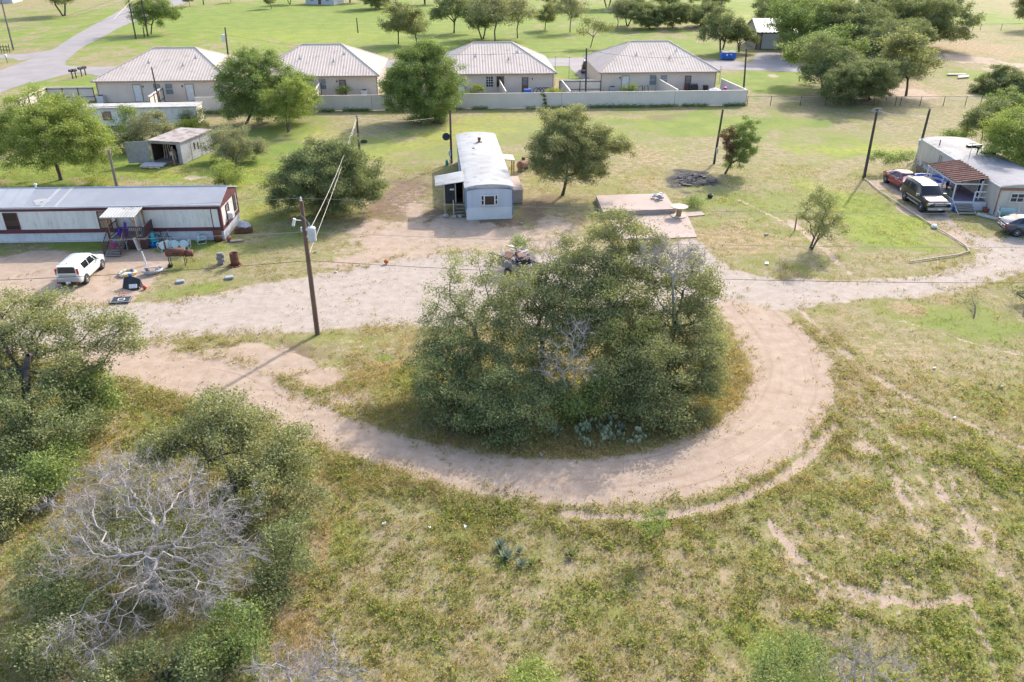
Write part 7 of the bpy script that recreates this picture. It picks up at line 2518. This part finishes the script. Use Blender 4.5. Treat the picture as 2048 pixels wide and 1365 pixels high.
r = thing('side_awning', 'small wooden awning on two posts at the right side of the blue home', 'awning', tuple(CM @ Vector((w2, 10.6, 0))), CT.rotation_euler.z)
MB().add([(0, 0, 2.0), (1.3, 0, 1.86), (1.3, 2.0, 1.86), (0, 2.0, 2.0), (0, 0, 2.06), (1.3, 0, 1.92), (1.3, 2.0, 1.92), (0, 2.0, 2.06)], [(0, 3, 2, 1), (4, 5, 6, 7), (0, 1, 5, 4), (1, 2, 6, 5), (2, 3, 7, 6), (3, 0, 4, 7)]).build('roof', MT['wood_pale'], r)
for y in (.1, 1.9):
    MB().box((1.2, y, .93), (.1, .1, 1.86)).build('post', MT['wood_raw'], r)
single('tire', MB().tube([(.28 * math.cos(a), .28 * math.sin(a), .11) for a in np.linspace(0, 2 * PI, 19)[:-1]], .11, 7, True), 'rubber', 'black tyre lying on the grass beside the dark pole', 'tyre', at(728, 285), smooth=True)
single('propane_bottle', MB().lathe([(.14, 0), (.15, .04), (.15, .4), (.08, .5), (.05, .58), (0, .58)], n=12), 'green_plastic', 'green bottle at the foot of the satellite dish pole', 'bottle', at(894, 331))

# slab yard
def slab(name, pts, z0, z1, lab, mat='concrete'):
    P = [G(u, v, z1) for u, v in pts]
    return tag(MB().prism([(x, y) for x, y in P], 2, z0, z1).build(name, MT[mat]), lab, 'slab')


slab('concrete_slab', [(1206, 424), (1192, 391), (1330, 387), (1352, 418)], -.1, .42, 'raised pale concrete slab behind the grove')
slab('concrete_slab', [(1215, 430), (1290, 427), (1372, 424), (1394, 474), (1330, 477), (1240, 478)], -.1, .05, 'low concrete pad with the cable spool table on it')
slab('concrete_slab', [(1362, 426), (1402, 423), (1410, 430), (1368, 434)], -.1, .04, 'small concrete strip right of the cable spool table')
slab('concrete_slab', [(1916, 151), (1938, 150), (1938, 154), (1916, 156)], -.1, .2, 'white slab on the far grass at right behind the twin trunk tree')
slab('concrete_slab', [(1895, 147), (1932, 147), (1932, 149.5), (1895, 149.5)], -.1, .2, 'longer white slab on the far grass at right')
s_ = thing('cable_spool', 'wooden cable spool used as a table on the low concrete pad', 'table', (G(1357, 434)[0], G(1357, 434)[1], .05))
MB().lathe([(.62, 0), (.62, .06), (0, .06)], n=24).build('base_disc', MT['wood_pale'], s_)
MB().lathe([(.22, .06), (.22, .78)], n=14).build('drum', MT['wood_raw'], s_)
MB().lathe([(0, .78), (.70, .78), (.70, .84), (0, .84)], n=26).build('top_disc', MT['wood_pale'], s_)
m = MB()
for i in range(9):
    m.box((rb.uniform(-.35, .35), rb.uniform(-.3, .3), .12 + rb.uniform(0, .3)), (rb.uniform(.15, .5), rb.uniform(.1, .3), rb.uniform(.06, .25)), rz=rb.uniform(0, 3), rx=rb.uniform(-.4, .4))
x, y = G(1316, 398, .42)
single('junk_heap', m, 'grey_metal', 'small heap of junk at the rear right corner of the raised slab', 'junk', (x, y, .42))
single('black_pot', MB().lathe([(.16, 0), (.24, .12), (.22, .3), (.16, .32), (.14, .2)], n=12), 'black', 'small black pot on the scorched ground behind the spool table', 'pot', at(1420, 396))
m = MB()
rb = random.Random(8)
for i in range(70):
    a, d = rb.uniform(0, 2 * PI), rb.random() ** .5
    p = Vector((1.9 * d * math.cos(a), 2.0 * d * math.sin(a), .03 + .24 * (1 - d)))
    q = Vector((rb.uniform(-1, 1), rb.uniform(-1, 1), rb.uniform(-.08, .12))).normalized() * rb.uniform(.2, .7)
    if i % 4:
        m.tube([p - q / 2, p + q / 2], rb.uniform(.015, .035), 4)
    else:
        m.box(p, (rb.uniform(.2, .6), rb.uniform(.2, .5), .06), rz=rb.uniform(0, 3), rx=rb.uniform(-.4, .4))
bp_ = single('burn_pile', m, 'ash', 'heap of charred black and ash grey debris on the scorched ground', 'debris', at(1392, 362))

# right yard
pl = thing('paddling_pool', 'blue and white inflatable pool between the red sedan and the porch', 'pool', at(1862, 374), R(-6))
for k, (mt, z) in enumerate((('blue_plastic', .14), ('white_plastic', .37), ('blue_plastic', .60))):
    pts = []
    for a in np.linspace(0, 2 * PI, 33)[:-1]:
        ca, sa_ = math.cos(a), math.sin(a)
        pts.append((1.25 * abs(ca) ** .5 * (1 if ca > 0 else -1), 1.75 * abs(sa_) ** .5 * (1 if sa_ > 0 else -1), z))
    MB().tube(pts, .14, 7, True).build('ring', MT[mt], pl, True)
MB().box((0, 0, .12), (2.3, 3.3, .05)).build('water', MT['blue_plastic'], pl)
bn = thing('park_bench', 'white armed bench with a green back against the tan mobile home', 'bench', at(2014, 440), R(-8))
MB().box((0, 0, .43), (1.5, .5, .06)).build('seat', MT['green_plastic'], bn)
m = MB()
m.box((0, .3, .72), (1.1, .05, .34))
m.build('backrest', MT['pale_blue_metal'], bn)
for s in (-1, 1):
    MB().box((s * .78, -.25, .32), (.08, .08, .64)).box((s * .78, .28, .48), (.08, .08, .96)).box((s * .78, 0, .64), (.08, .62, .06)).build('side_frame', MT['white_paint'], bn)
RM = Matrix.Translation(RT.location) @ Matrix.Rotation(RT.rotation_euler.z, 4, 'Z')
r = thing('porch_chair', 'rust red chair on the purple porch deck', 'chair', tuple(RM @ Vector((-.95, 4.9, .74))), R(-120))
MB().box((0, 0, .4), (.6, .55, .1)).build('seat', MT['terracotta'], r)
MB().box((0, .28, .75), (.6, .1, .65), rx=-.15).build('backrest', MT['terracotta'], r)
for sx in (-.25, .25):
    for sy in (-.2, .2):
        MB().box((sx, sy, .18), (.06, .06, .36)).build('leg', MT['black'], r)
r = thing('scooter', 'dark ride on scooter parked on the purple porch deck', 'scooter', tuple(RM @ Vector((-1.7, 5.2, .74))), R(60))
for x in (-.45, .45):
    MB().lathe([(.1, -.06), (.22, -.06), (.24, 0), (.22, .06), (.1, .06)], n=14, M=Matrix.Translation((x, 0, .24)) @ Matrix.Rotation(R(90), 4, 'X')).build('wheel', MT['rubber'], r, True)
MB().box((0, 0, .35), (.7, .25, .2)).box((-.25, 0, .55), (.45, .25, .2)).tube([(.45, 0, .24), (.32, 0, .95)], .04, 5).build('body', MT['black'], r)
MB().tube([(.3, -.3, .95), (.33, 0, .98), (.3, .3, .95)], .022, 5).build('handlebar', MT['grey_metal'], r)
single('blue_bag', MB().lathe([(.3, 0), (.38, .12), (.2, .3), (0, .32)], n=9), 'blue_plastic', 'blue plastic bag on the ground in front of the porch', 'bag', at(1903, 420))
single('clay_pot', MB().lathe([(.18, 0), (.27, .3), (.29, .34), (.24, .33), (.16, .05)], n=12), 'terracotta', 'clay pot in the white edged flower bed by the porch steps', 'pot', at(1971, 424))
m = MB()
rb = random.Random(21)
for i in range(9):
    f = i / 8
    x, y = G(1959 + 32 * f, 431 + 8 * f)
    m.box((x, y, .09), (.34, .2, .18), rz=rb.uniform(-.5, .2))
single('bed_edging', m, 'white_paint', 'row of white painted blocks edging the flower bed by the porch steps', 'edging')
a0, a1 = G(1886, 402), G(1912, 424)
single('timber_edging', MB().tube([(a0[0], a0[1], .1), (a1[0], a1[1], .1)], .09, 5), 'white_paint', 'white timber edging the bed in front of the porch skirt', 'edging')
pp = [G(u, v) for u, v in ((1729, 359), (1760, 385), (1800, 411), (1835, 434), (1869, 456), (1905, 477), (1932, 495), (1938, 505), (1915, 512), (1880, 517), (1819, 526))]
pp = resample(pp, 1.0, False)
single('pipe_edging', MB().tube([(x, y, .09) for x, y in pp], .05, 6), 'wood_pale', 'long white pipe edging the lawn along the right drive', 'pipe')
m = MB().lathe([(.2, 0), (.26, .12), (.15, .26), (0, .28)], n=8)
single('rock', m, 'white_paint', 'white painted rock lying on the pipe edging of the drive', 'rock', at(1868, 456))
m = MB()
for i in range(16):
    a = rb.uniform(0, 2 * PI)
    m.tube([(rb.uniform(-.2, .2), rb.uniform(-.2, .2), 0), (.5 * math.cos(a), .5 * math.sin(a), 1.0), (1.1 * math.cos(a), 1.1 * math.sin(a), .35 + rb.uniform(0, .4))], .035, 4)
single('dry_palm', m, 'wood_pale', 'dried tan plant at the foot of the leaning pole by the tan home', 'plant', at(1835, 345))
single('rubble_heap', MB().lathe([(1.0, 0), (.7, .2), (.2, .35), (0, .36)], n=11), 'wood_raw', 'low heap of brown rubble beside the far end of the tan home', 'heap', at(1848, 355))
single('meter_post', MB().box((0, 0, .55), (.08, .08, 1.1)), 'pole_grey', 'thin short post in the lawn left of the thin young tree', 'post', at(1589, 462))

# fences of wire
def link_fence(pts, lab, h=1.15, gap=2.6, mesh=True):
    r = thing('wire_fence', lab, 'fence', (0, 0, 0), 0, 'wire fences')
    P = resample([G(u, v) for u, v in pts], gap, False)
    for x, y in P:
        MB().cyl((x, y, -.1), (x, y, h + .05), .045, .04, 6).build('fence_post', MT['pole_dark'], r)
    m = MB()
    m.tube([(x, y, h) for x, y in P], .03, 4)
    if mesh:
        for k in range(1, 5):
            m.tube([(x, y, h * k / 5) for x, y in P], .010, 3)
    m.build('rail', MT['grey_metal'], r)
    return r


link_fence([(1494, 211), (1600, 211.5), (1700, 212), (1800, 212), (1960, 212)], 'long chain link fence continuing right from the corner of the metal fence')
link_fence([(1790, 212), (1755, 192)], 'short chain link spur running back between the trees', 1.15, 3.0)
link_fence([(1878, 62), (1960, 61), (2080, 60)], 'thin wire fence across the far right field', 1.3, 4.0, True)
x, y = G(1177, 210)
single('utility_pedestal', MB().box((0, 0, .45), (.35, .3, .9)).box((0, 0, .92), (.4, .35, .05)), 'green_plastic', 'pale green pedestal at the foot of the pole by the fence', 'utility box', (x, y, 0))
single('brush_heap', MB().lathe([(4.2, 0), (3.6, .9), (2.2, 1.7), (.8, 2.1), (0, 2.15)], (0, 0, 0), 13), 'dead_bark', 'heap of brown cut brush at the left end of the far copse', 'brush heap', at(1240, 24))
# yard things of the houses
def yard(x, y, nm, lab, mt, fn, cat):
    m = MB()
    fn(m)
    return single(nm, m, mt, lab, cat, (x, y, 0))


for x, y, lab in ((14.0, 114.8, 'grey air conditioning unit left of the white door of the fourth house'), (-33.2, 111.7, 'air conditioning unit at the left end of the second house'), (-38.6, 109.0, 'air conditioning unit at the right end of the first house'), (-54.4, 108.3, 'air conditioning unit at the left end of the first house'), (-20.2, 112.3, 'air conditioning unit at the right end of the second house')):
    r = thing('air_conditioner', lab, 'air conditioner', (x, y, 0), RZ_H, 'air conditioners behind the houses')
    MB().box((0, 0, .5), (.8, .8, .95)).build('cabinet', MT['grey_metal'] if x > 0 else MT['light_metal'], r)
    MB().lathe([(.33, 0), (.33, .04), (0, .05)], (0, 0, .98), 14).build('fan_grille', MT['black'], r)
yard(25.2, 114.6, 'covered_grill', 'large black covered grill right of the brown door of the fourth house', 'black', lambda m: (m.box((0, 0, .6), (1.3, .7, 1.1)), m.cyl((-.55, 0, 1.1), (.55, 0, 1.1), .35, None, 12)), 'grill')
yard(27.0, 114.8, 'waste_bin', 'dark wheeled bin beside the black covered grill', 'black', lambda m: (m.prism([(-.3, 0), (.3, 0), (.36, 1.1), (-.36, 1.1)], 0, -.3, .3), m.box((0, 0, 1.13), (.68, .76, .07))), 'bin')
yard(27.4, 111.0, 'white_cover', 'white sheet lying in the yard of the fourth house', 'cloth_white', lambda m: m.lathe([(1.0, 0), (.8, .35), (.3, .55), (0, .56)], (0, 0, .9), 10), 'sheet')
yard(29.0, 112.0, 'pink_toy', 'pink toy in the right corner of the fourth house yard', 'pink_plastic', lambda m: m.lathe([(.3, 0), (.4, .4), (.2, .8), (0, .85)], (0, 0, .6), 10), 'toy')
yard(17.6, 113.8, 'garden_furniture', 'dark garden chairs beneath the window of the fourth house', 'black', lambda m: [m.tube([(i * .8 - .8, 0, 0), (i * .8 - .9, .1, 1.1), (i * .8 - .4, .2, 1.3), (i * .8 - .3, 0, .5)], .05, 4) for i in range(3)], 'chairs')
yard(2.1, 111.5, 'blue_cooler', 'blue box in the yard of the third house near the brown door', 'blue_plastic', lambda m: m.box((0, 0, 1.0), (1.0, .5, .5)).box((0, 0, .4), (.8, .4, .8)), 'box')
yard(3.4, 113.0, 'bicycle_heap', 'dark jumble of bicycles by the right end of the third house', 'black', lambda m: [m.tube([(i * .5 + .5 * math.cos(a), .1 * i, .65 + .5 * math.sin(a)) for a in np.linspace(0, 2 * PI, 13)[:-1]], .05, 4, True) for i in range(4)], 'bicycles')
for bx_, by_, lab, lf in ((5.4, 110.5, 'yellow flowering plant in the yard of the third house by its right corner', 'leaf_yellow'), (-4.9, 112.0, 'yellow flower clump in the middle of the third house yard', 'leaf_yellow'), (16.0, 113.0, 'potted green plants by the white door of the fourth house', 'leaf_green'), (-23.0, 111.4, 'tall green plants right of the brown door of the second house', 'leaf_green')):
    tree('garden_plant', lab, 'plant', (bx_, by_), [(0, 0, 1.2, .6), (.6, 0, 1.1, .5), (-.5, 0, 1.0, .45)], lf, trunk=.03, dens=3, per=26, lsize=.2, seed=int(abs(bx_) * 7), fork_h=.3, stems=2, low=-.9)
# vines on the fence
x, y = fpt(.6225)
tree('vine', 'green vine climbing the metal fence in front of the third house', 'vine', (x, y - .12), [(0, -.05, .5, .35), (.05, -.05, 1.0, .22), (-.05, -.05, 1.5, .2), (.5, -.1, .25, .35), (-.2, -.05, 1.75, .15)], 'leaf_dark', trunk=.03, dens=9, per=26, lsize=.14, spread=.1, seed=99, fork_h=.3, low=-.9)

# agaves and prickly pear
def agave(u, v, s, lab, mat='leaf_agave'):
    x, y = G(u, v)
    r = thing('agave', lab, 'agave', (x, y, 0), 0, 'agaves in the rough grass')
    s = s * .6
    m = MB()
    rg_ = random.Random(int(u))
    for i in range(18):
        a = i * 2.4
        el = R(22 + 55 * (i / 18))
        L = s * rg_.uniform(.8, 1.1)
        d = Vector((math.cos(a) * math.cos(el), math.sin(a) * math.cos(el), math.sin(el)))
        side = Vector((-math.sin(a), math.cos(a), 0))
        p1, p2 = d * L * .4, d * L + Vector((0, 0, .05 * L))
        w = .085 * s * 1.6
        m.add([Vector((0, 0, .02)) - side * w * .6, Vector((0, 0, .02)) + side * w * .6, p1 + side * w, p2, p1 - side * w, p1 - Vector((0, 0, w * .5))], [(0, 1, 5), (1, 2, 5), (2, 3, 5), (3, 4, 5), (4, 0, 5)])
    m.build('leaves', MT[mat], r)
    return r


for u, v, s, lab in ((1012, 1118, .85, 'tallest blue green agave of the group in the open grass'), (1043, 1132, .62, 'blue agave right of the tallest one in the open grass'), (1000, 1095, .7, 'pale agave behind the tallest one in the open grass'), (1062, 1130, .5, 'small dark agave at the right end of the group in the open grass'), (1038, 1105, .45, 'small agave at the back of the group in the open grass'),
                     (1142, 1112, .6, 'dark spiky agave alone to the right of the agave group'), (1241, 862, .75, 'blue agave between the prickly pears at the foot of the grove'), (1108, 868, .8, 'pale agave at the left of the prickly pears by the grove'), (20, 1015, 1.1, 'dark spiky yucca in the shade at the left edge')):
    agave(u, v, s, lab, 'leaf_dark' if 'dark' in lab else 'leaf_agave')


def prickly(u, v, n, s, lab, seed):
    x, y = G(u, v)
    r = thing('prickly_pear', lab, 'cactus', (x, y, 0), 0, 'prickly pears at the foot of the grove')
    rg_ = random.Random(seed)
    m = MB()
    s = s * .72
    pads = [(Vector((rg_.uniform(-.5, .5), rg_.uniform(-.3, .3), .16)), 0) for _ in range(n)]
    for i in range(n * 3):
        if i < n:
            p = pads[i][0]
        else:
            b = pads[rg_.randrange(len(pads))][0]
            p = b + Vector((rg_.uniform(-.2, .2), rg_.uniform(-.15, .15), rg_.uniform(.1, .26)))
            pads.append((p, 1))
        w = s * rg_.uniform(.10, .15)
        M = Matrix.Translation(p) @ Matrix.Rotation(rg_.uniform(0, PI), 4, 'Z') @ Matrix.Rotation(rg_.uniform(-.5, .5), 4, 'Y') @ Matrix.Rotation(R(90), 4, 'X')
        m.lathe([(0, -.02), (w * .8, -.018), (w, 0), (w * .8, .018), (0, .02)], n=9, M=M @ Matrix.Diagonal((1, 1.3, 1, 1)))
    m.build('pads', MT['leaf_cactus'], r, True)


for k, (u, v, n, s) in enumerate(((1160, 868, 7, 1.15), (1195, 862, 8, 1.2), (1222, 880, 7, 1.1), (1180, 890, 6, 1.0), (1265, 884, 6, 1.1), (1205, 846, 6, 1.1))):
    prickly(u, v, n, s, ('pale prickly pear at the left end of the cactus patch', 'prickly pear at the back of the cactus patch beside the agave', 'prickly pear in the middle of the cactus patch', 'low prickly pear at the front of the cactus patch', 'prickly pear at the right end of the cactus patch', 'topmost prickly pear of the cactus patch near the thicket')[k], k)

# litter
for k, (u, v, s, lab) in enumerate(((768, 1050, .16, 'white scrap of paper in the lower rough grass'), (2003, 774, .20, 'white scrap on the right hand field'), (930, 1056, .14, 'pale stones right of the white scrap in the lower grass'), (860, 1058, .13, 'single pale stone between the white scrap and the pale stones'), (672, 545, .2, 'white scrap beside the transformer pole on the lawn'),
                                    (1533, 470, .3, 'pale stone on the bare right hand lawn'), (1533, 528, .4, 'white flat stone at the edge of the right hand track'), (630, 505, .2, 'pale stone on the lawn left of the transformer pole'), (1868, 738, .14, 'small white scrap near the middle of the right hand field'), (1908, 838, .16, 'white scrap lower in the right hand field'),
                                    (1485, 742, .14, 'small white bit on the outer curve of the track'), (1083, 912, .18, 'pale board at the foot of the grove by the track'))):
    s = s * .42
    m = MB().box((0, 0, .03), (s * 2, s * 1.3, .09), rx=.15, ry=.1).box((s * .7, s * .5, .06), (s, s * .8, .08), rz=.6)
    single('litter' if 'scrap' in lab or 'bit' in lab else 'stone', m, 'white_plastic' if 'white' in lab else 'rock', lab, 'litter' if 'scrap' in lab or 'bit' in lab else 'stone', at(u, v), k * .7)

# ================================================================== GRASS AND WEEDS (nobody could count them)
def scatter(n, y0, y1, seed, wfun):
    """n candidate points in view between distances y0..y1, kept with probability wfun(masks, x, y)"""
    r = np.random.default_rng(seed)
    y = np.sqrt(r.random(n) * ((y1) ** 2 - y0 ** 2) + y0 ** 2)
    half = (y * _c + CAM_H * _s) * 1024 / CAM_F * 1.04 + 1.0
    x = (r.random(n) * 2 - 1) * half
    M_ = ground_masks(x, y)
    p = wfun(M_, x, y)
    k = r.random(n) < p
    return x[k], y[k], r


def bare(M_):
    return np.clip(np.maximum.reduce([M_['dirt'] * 1.25, M_['soil'] * .8, M_['pave'], M_['burn'] * .9]), 0, 1)


def blades(name, x, y, r, per, hgt, wid, mat, splay=.5, rad=.07):
    n = len(x)
    z = ground_height(x, y)
    C = np.repeat(np.stack([x, y, z], 1), per, 0)
    m = len(C)
    a = r.uniform(0, 2 * PI, m)
    off = r.normal(size=(m, 2)) * rad
    C[:, :2] += off
    h = hgt * r.uniform(.5, 1.25, m) * np.repeat(r.uniform(.6, 1.3, n), per)
    t = r.normal(size=(m, 2)) * splay
    sx, sy = np.cos(a) * wid, np.sin(a) * wid
    w = r.uniform(.6, 1.3, m)
    b0 = C + np.stack([sx * w, sy * w, np.full(m, -.02)], 1)
    b1 = C + np.stack([-sx * w, -sy * w, np.full(m, -.02)], 1)
    tip = C + np.stack([t[:, 0] * h, t[:, 1] * h, h], 1)
    V = np.stack([b0, b1, tip], 1).reshape(-1, 3)
    F = np.arange(m * 3).reshape(-1, 3)
    o = link_mesh(name, np_mesh(name, V, F, MT[mat]))
    return tag(o, kind='stuff')


def weeds(name, x, y, r, per, hgt, lsize, mat, rad=.12):
    n = len(x)
    z = ground_height(x, y)
    C = np.repeat(np.stack([x, y, z], 1), per, 0)
    s = np.repeat(r.uniform(.5, 1.5, n), per)[:, None]
    C = C + r.normal(size=C.shape) * np.array([[rad, rad, 0]]) * s
    C[:, 2] += np.abs(r.normal(size=len(C))) * hgt * s[:, 0] * .6 + .02
    V, F = leaf_geometry(C, lsize, 77 + n % 13)
    o = link_mesh(name, np_mesh(name, V, F, MT[mat]))
    return tag(o, kind='stuff')


def patch(x, y, s, lo, hi):
    return smooth((fbm(x, y, s) - lo) / (hi - lo))


NEAR, MIDY = 40.0, 78.0


def fade_out(y):
    return smooth((NEAR - y) / 7.0)


def fade_in(y):
    return smooth((y - NEAR + 8.0) / 7.0)


# rough near field: tight clumps of weeds with tan soil and straw between them
def clump(x, y, s=.55, lo=.43, hi=.56):
    return patch(x, y, s, lo, hi) * (.35 + .65 * patch(x + 23, y + 8, 3.2, .36, .56)) * .8


x, y, r = scatter(90000, 14.5, NEAR, 1, lambda M_, x, y: (1 - bare(M_)) * clump(x, y) * (1 - .45 * np.clip(M_['dry'], 0, 1)) * np.clip(.45 + M_['green'], 0, 1) * fade_out(y))
weeds('weeds', x, y, r, 10, .16, .105, 'grass_green', .10)
x, y, r = scatter(70000, 14.5, NEAR, 21, lambda M_, x, y: (1 - bare(M_)) * (.07 + .5 * clump(x + 17, y + 3, .4)) * fade_out(y))
weeds('low_weeds', x, y, r, 7, .12, .095, 'grass_olive', .08)
x, y, r = scatter(60000, 14.5, NEAR, 2, lambda M_, x, y: (1 - bare(M_)) * clump(x + 40, y, .7, .44, .6) * fade_out(y))
blades('grass', x, y, r, 8, .15, .012, 'grass_olive', .6, .09)
x, y, r = scatter(60000, 14.5, NEAR, 3, lambda M_, x, y: (1 - bare(M_)) * np.clip(.08 + 1.1 * M_['dry'], 0, 1) * (.15 + .85 * patch(x, y + 60, 1.1, .42, .6)) * fade_out(y))
blades('dry_grass', x, y, r, 7, .20, .012, 'grass_dry', .8, .11)
x, y, r = scatter(30000, 14.5, NEAR, 4, lambda M_, x, y: (1 - bare(M_)) * patch(x + 11, y + 5, 2.2, .48, .64) * patch(x, y, .5, .4, .6) * (x < 7) * np.clip(1.1 - .06 * np.maximum(x + 2, 0), 0, 1) * fade_out(y))
weeds('wildflowers', x, y, r, 5, .22, .05, 'flower_yellow', .10)
# strip along the verge below the track is tall and green
x, y, r = scatter(60000, 20, 42, 5, lambda M_, x, y: np.where((M_['sd_loop'] < 0) & (M_['sd_loop'] > -1.8), 1.0, 0) * (1 - bare(M_)) * (.1 + .9 * patch(x, y, .8, .42, .58)))
weeds('verge_weeds', x, y, r, 9, .18, .08, 'grass_olive', .12)
# lawns of the middle distance
x, y, r = scatter(110000, NEAR - 8, MIDY, 6, lambda M_, x, y: (1 - bare(M_)) * (.15 + .85 * patch(x, y, 1.0, .42, .6)) * np.clip(.25 + M_['green'], 0, 1) * .75 * fade_in(y))
blades('lawn_grass', x, y, r, 4, .10, .02, 'grass_green', .6, .12)
x, y, r = scatter(90000, NEAR - 8, MIDY, 7, lambda M_, x, y: (1 - bare(M_)) * (.15 + .85 * patch(x + 70, y, 1.0, .42, .6)) * np.clip(.35 + M_['dry'] - .5 * M_['green'], 0, 1) * .5 * fade_in(y))
blades('dry_lawn_grass', x, y, r, 4, .11, .02, 'grass_dry', .7, .12)
x, y, r = scatter(24000, NEAR - 8, MIDY, 8, lambda M_, x, y: (1 - bare(M_) * .7) * patch(x + 7, y + 9, 1.4, .54, .68) * .8 * fade_in(y))
weeds('lawn_weeds', x, y, r, 7, .11, .11, 'grass_olive', .16)
# ragged rims and loose stones of the tracks
x, y, r = scatter(60000, 20, 62, 31, lambda M_, x, y: np.where((np.abs(M_['sd_loop'] - .1) < .75) | (np.abs(M_['sd_up'] - .1) < .9), 1.0, 0) * np.where((M_['in_loop'] > .97) | (M_['in_up'] > .97), .25, 1.0) * clump(x + 3, y + 31, .6) * .8)
weeds('rim_weeds', x, y, r, 8, .12, .09, 'grass_olive', .11)
x, y, r = scatter(40000, 20, 62, 32, lambda M_, x, y: np.maximum(M_['in_loop'], M_['in_up']) * patch(x, y, 1.2, .45, .7) * .4)
weeds('gravel', x, y, r, 2, .008, .07, 'rock', .12)
x, y, r = scatter(16000, 20, 62, 33, lambda M_, x, y: np.maximum(M_['in_loop'], M_['in_up'] * .4) * (patch(x + 70, y + 2, 2.4, .62, .72) * .5 + .006))
weeds('track_weeds', x, y, r, 8, .07, .08, 'grass_olive', .12)
# growth at the foot of the long metal fence
r = np.random.default_rng(12)
tt = r.random(2600)
x = fa[0] + (fb[0] - fa[0]) * tt + r.normal(size=2600) * .1
y = fa[1] + (fb[1] - fa[1]) * tt - .15 - np.abs(r.normal(size=2600)) * .22
k = vnoise(x, y, 1.1) > .38
weeds('fence_foot_weeds', x[k], y[k], r, 7, .25, .16, 'leaf_green', .14)
# ring of straw around the grove and at the lower left scrub
x, y, r = scatter(60000, 22, 44, 9, lambda M_, x, y: (1 - bare(M_)) * np.where((x > -9) & (x < 15.5) & (y > 26) & (y < 42), 1, 0) * .5 * np.clip(.35 + M_['dry'], 0, 1))
blades('grove_straw', x, y, r, 7, .30, .014, 'grass_dry', .8, .12)

bpy.context.view_layer.update()
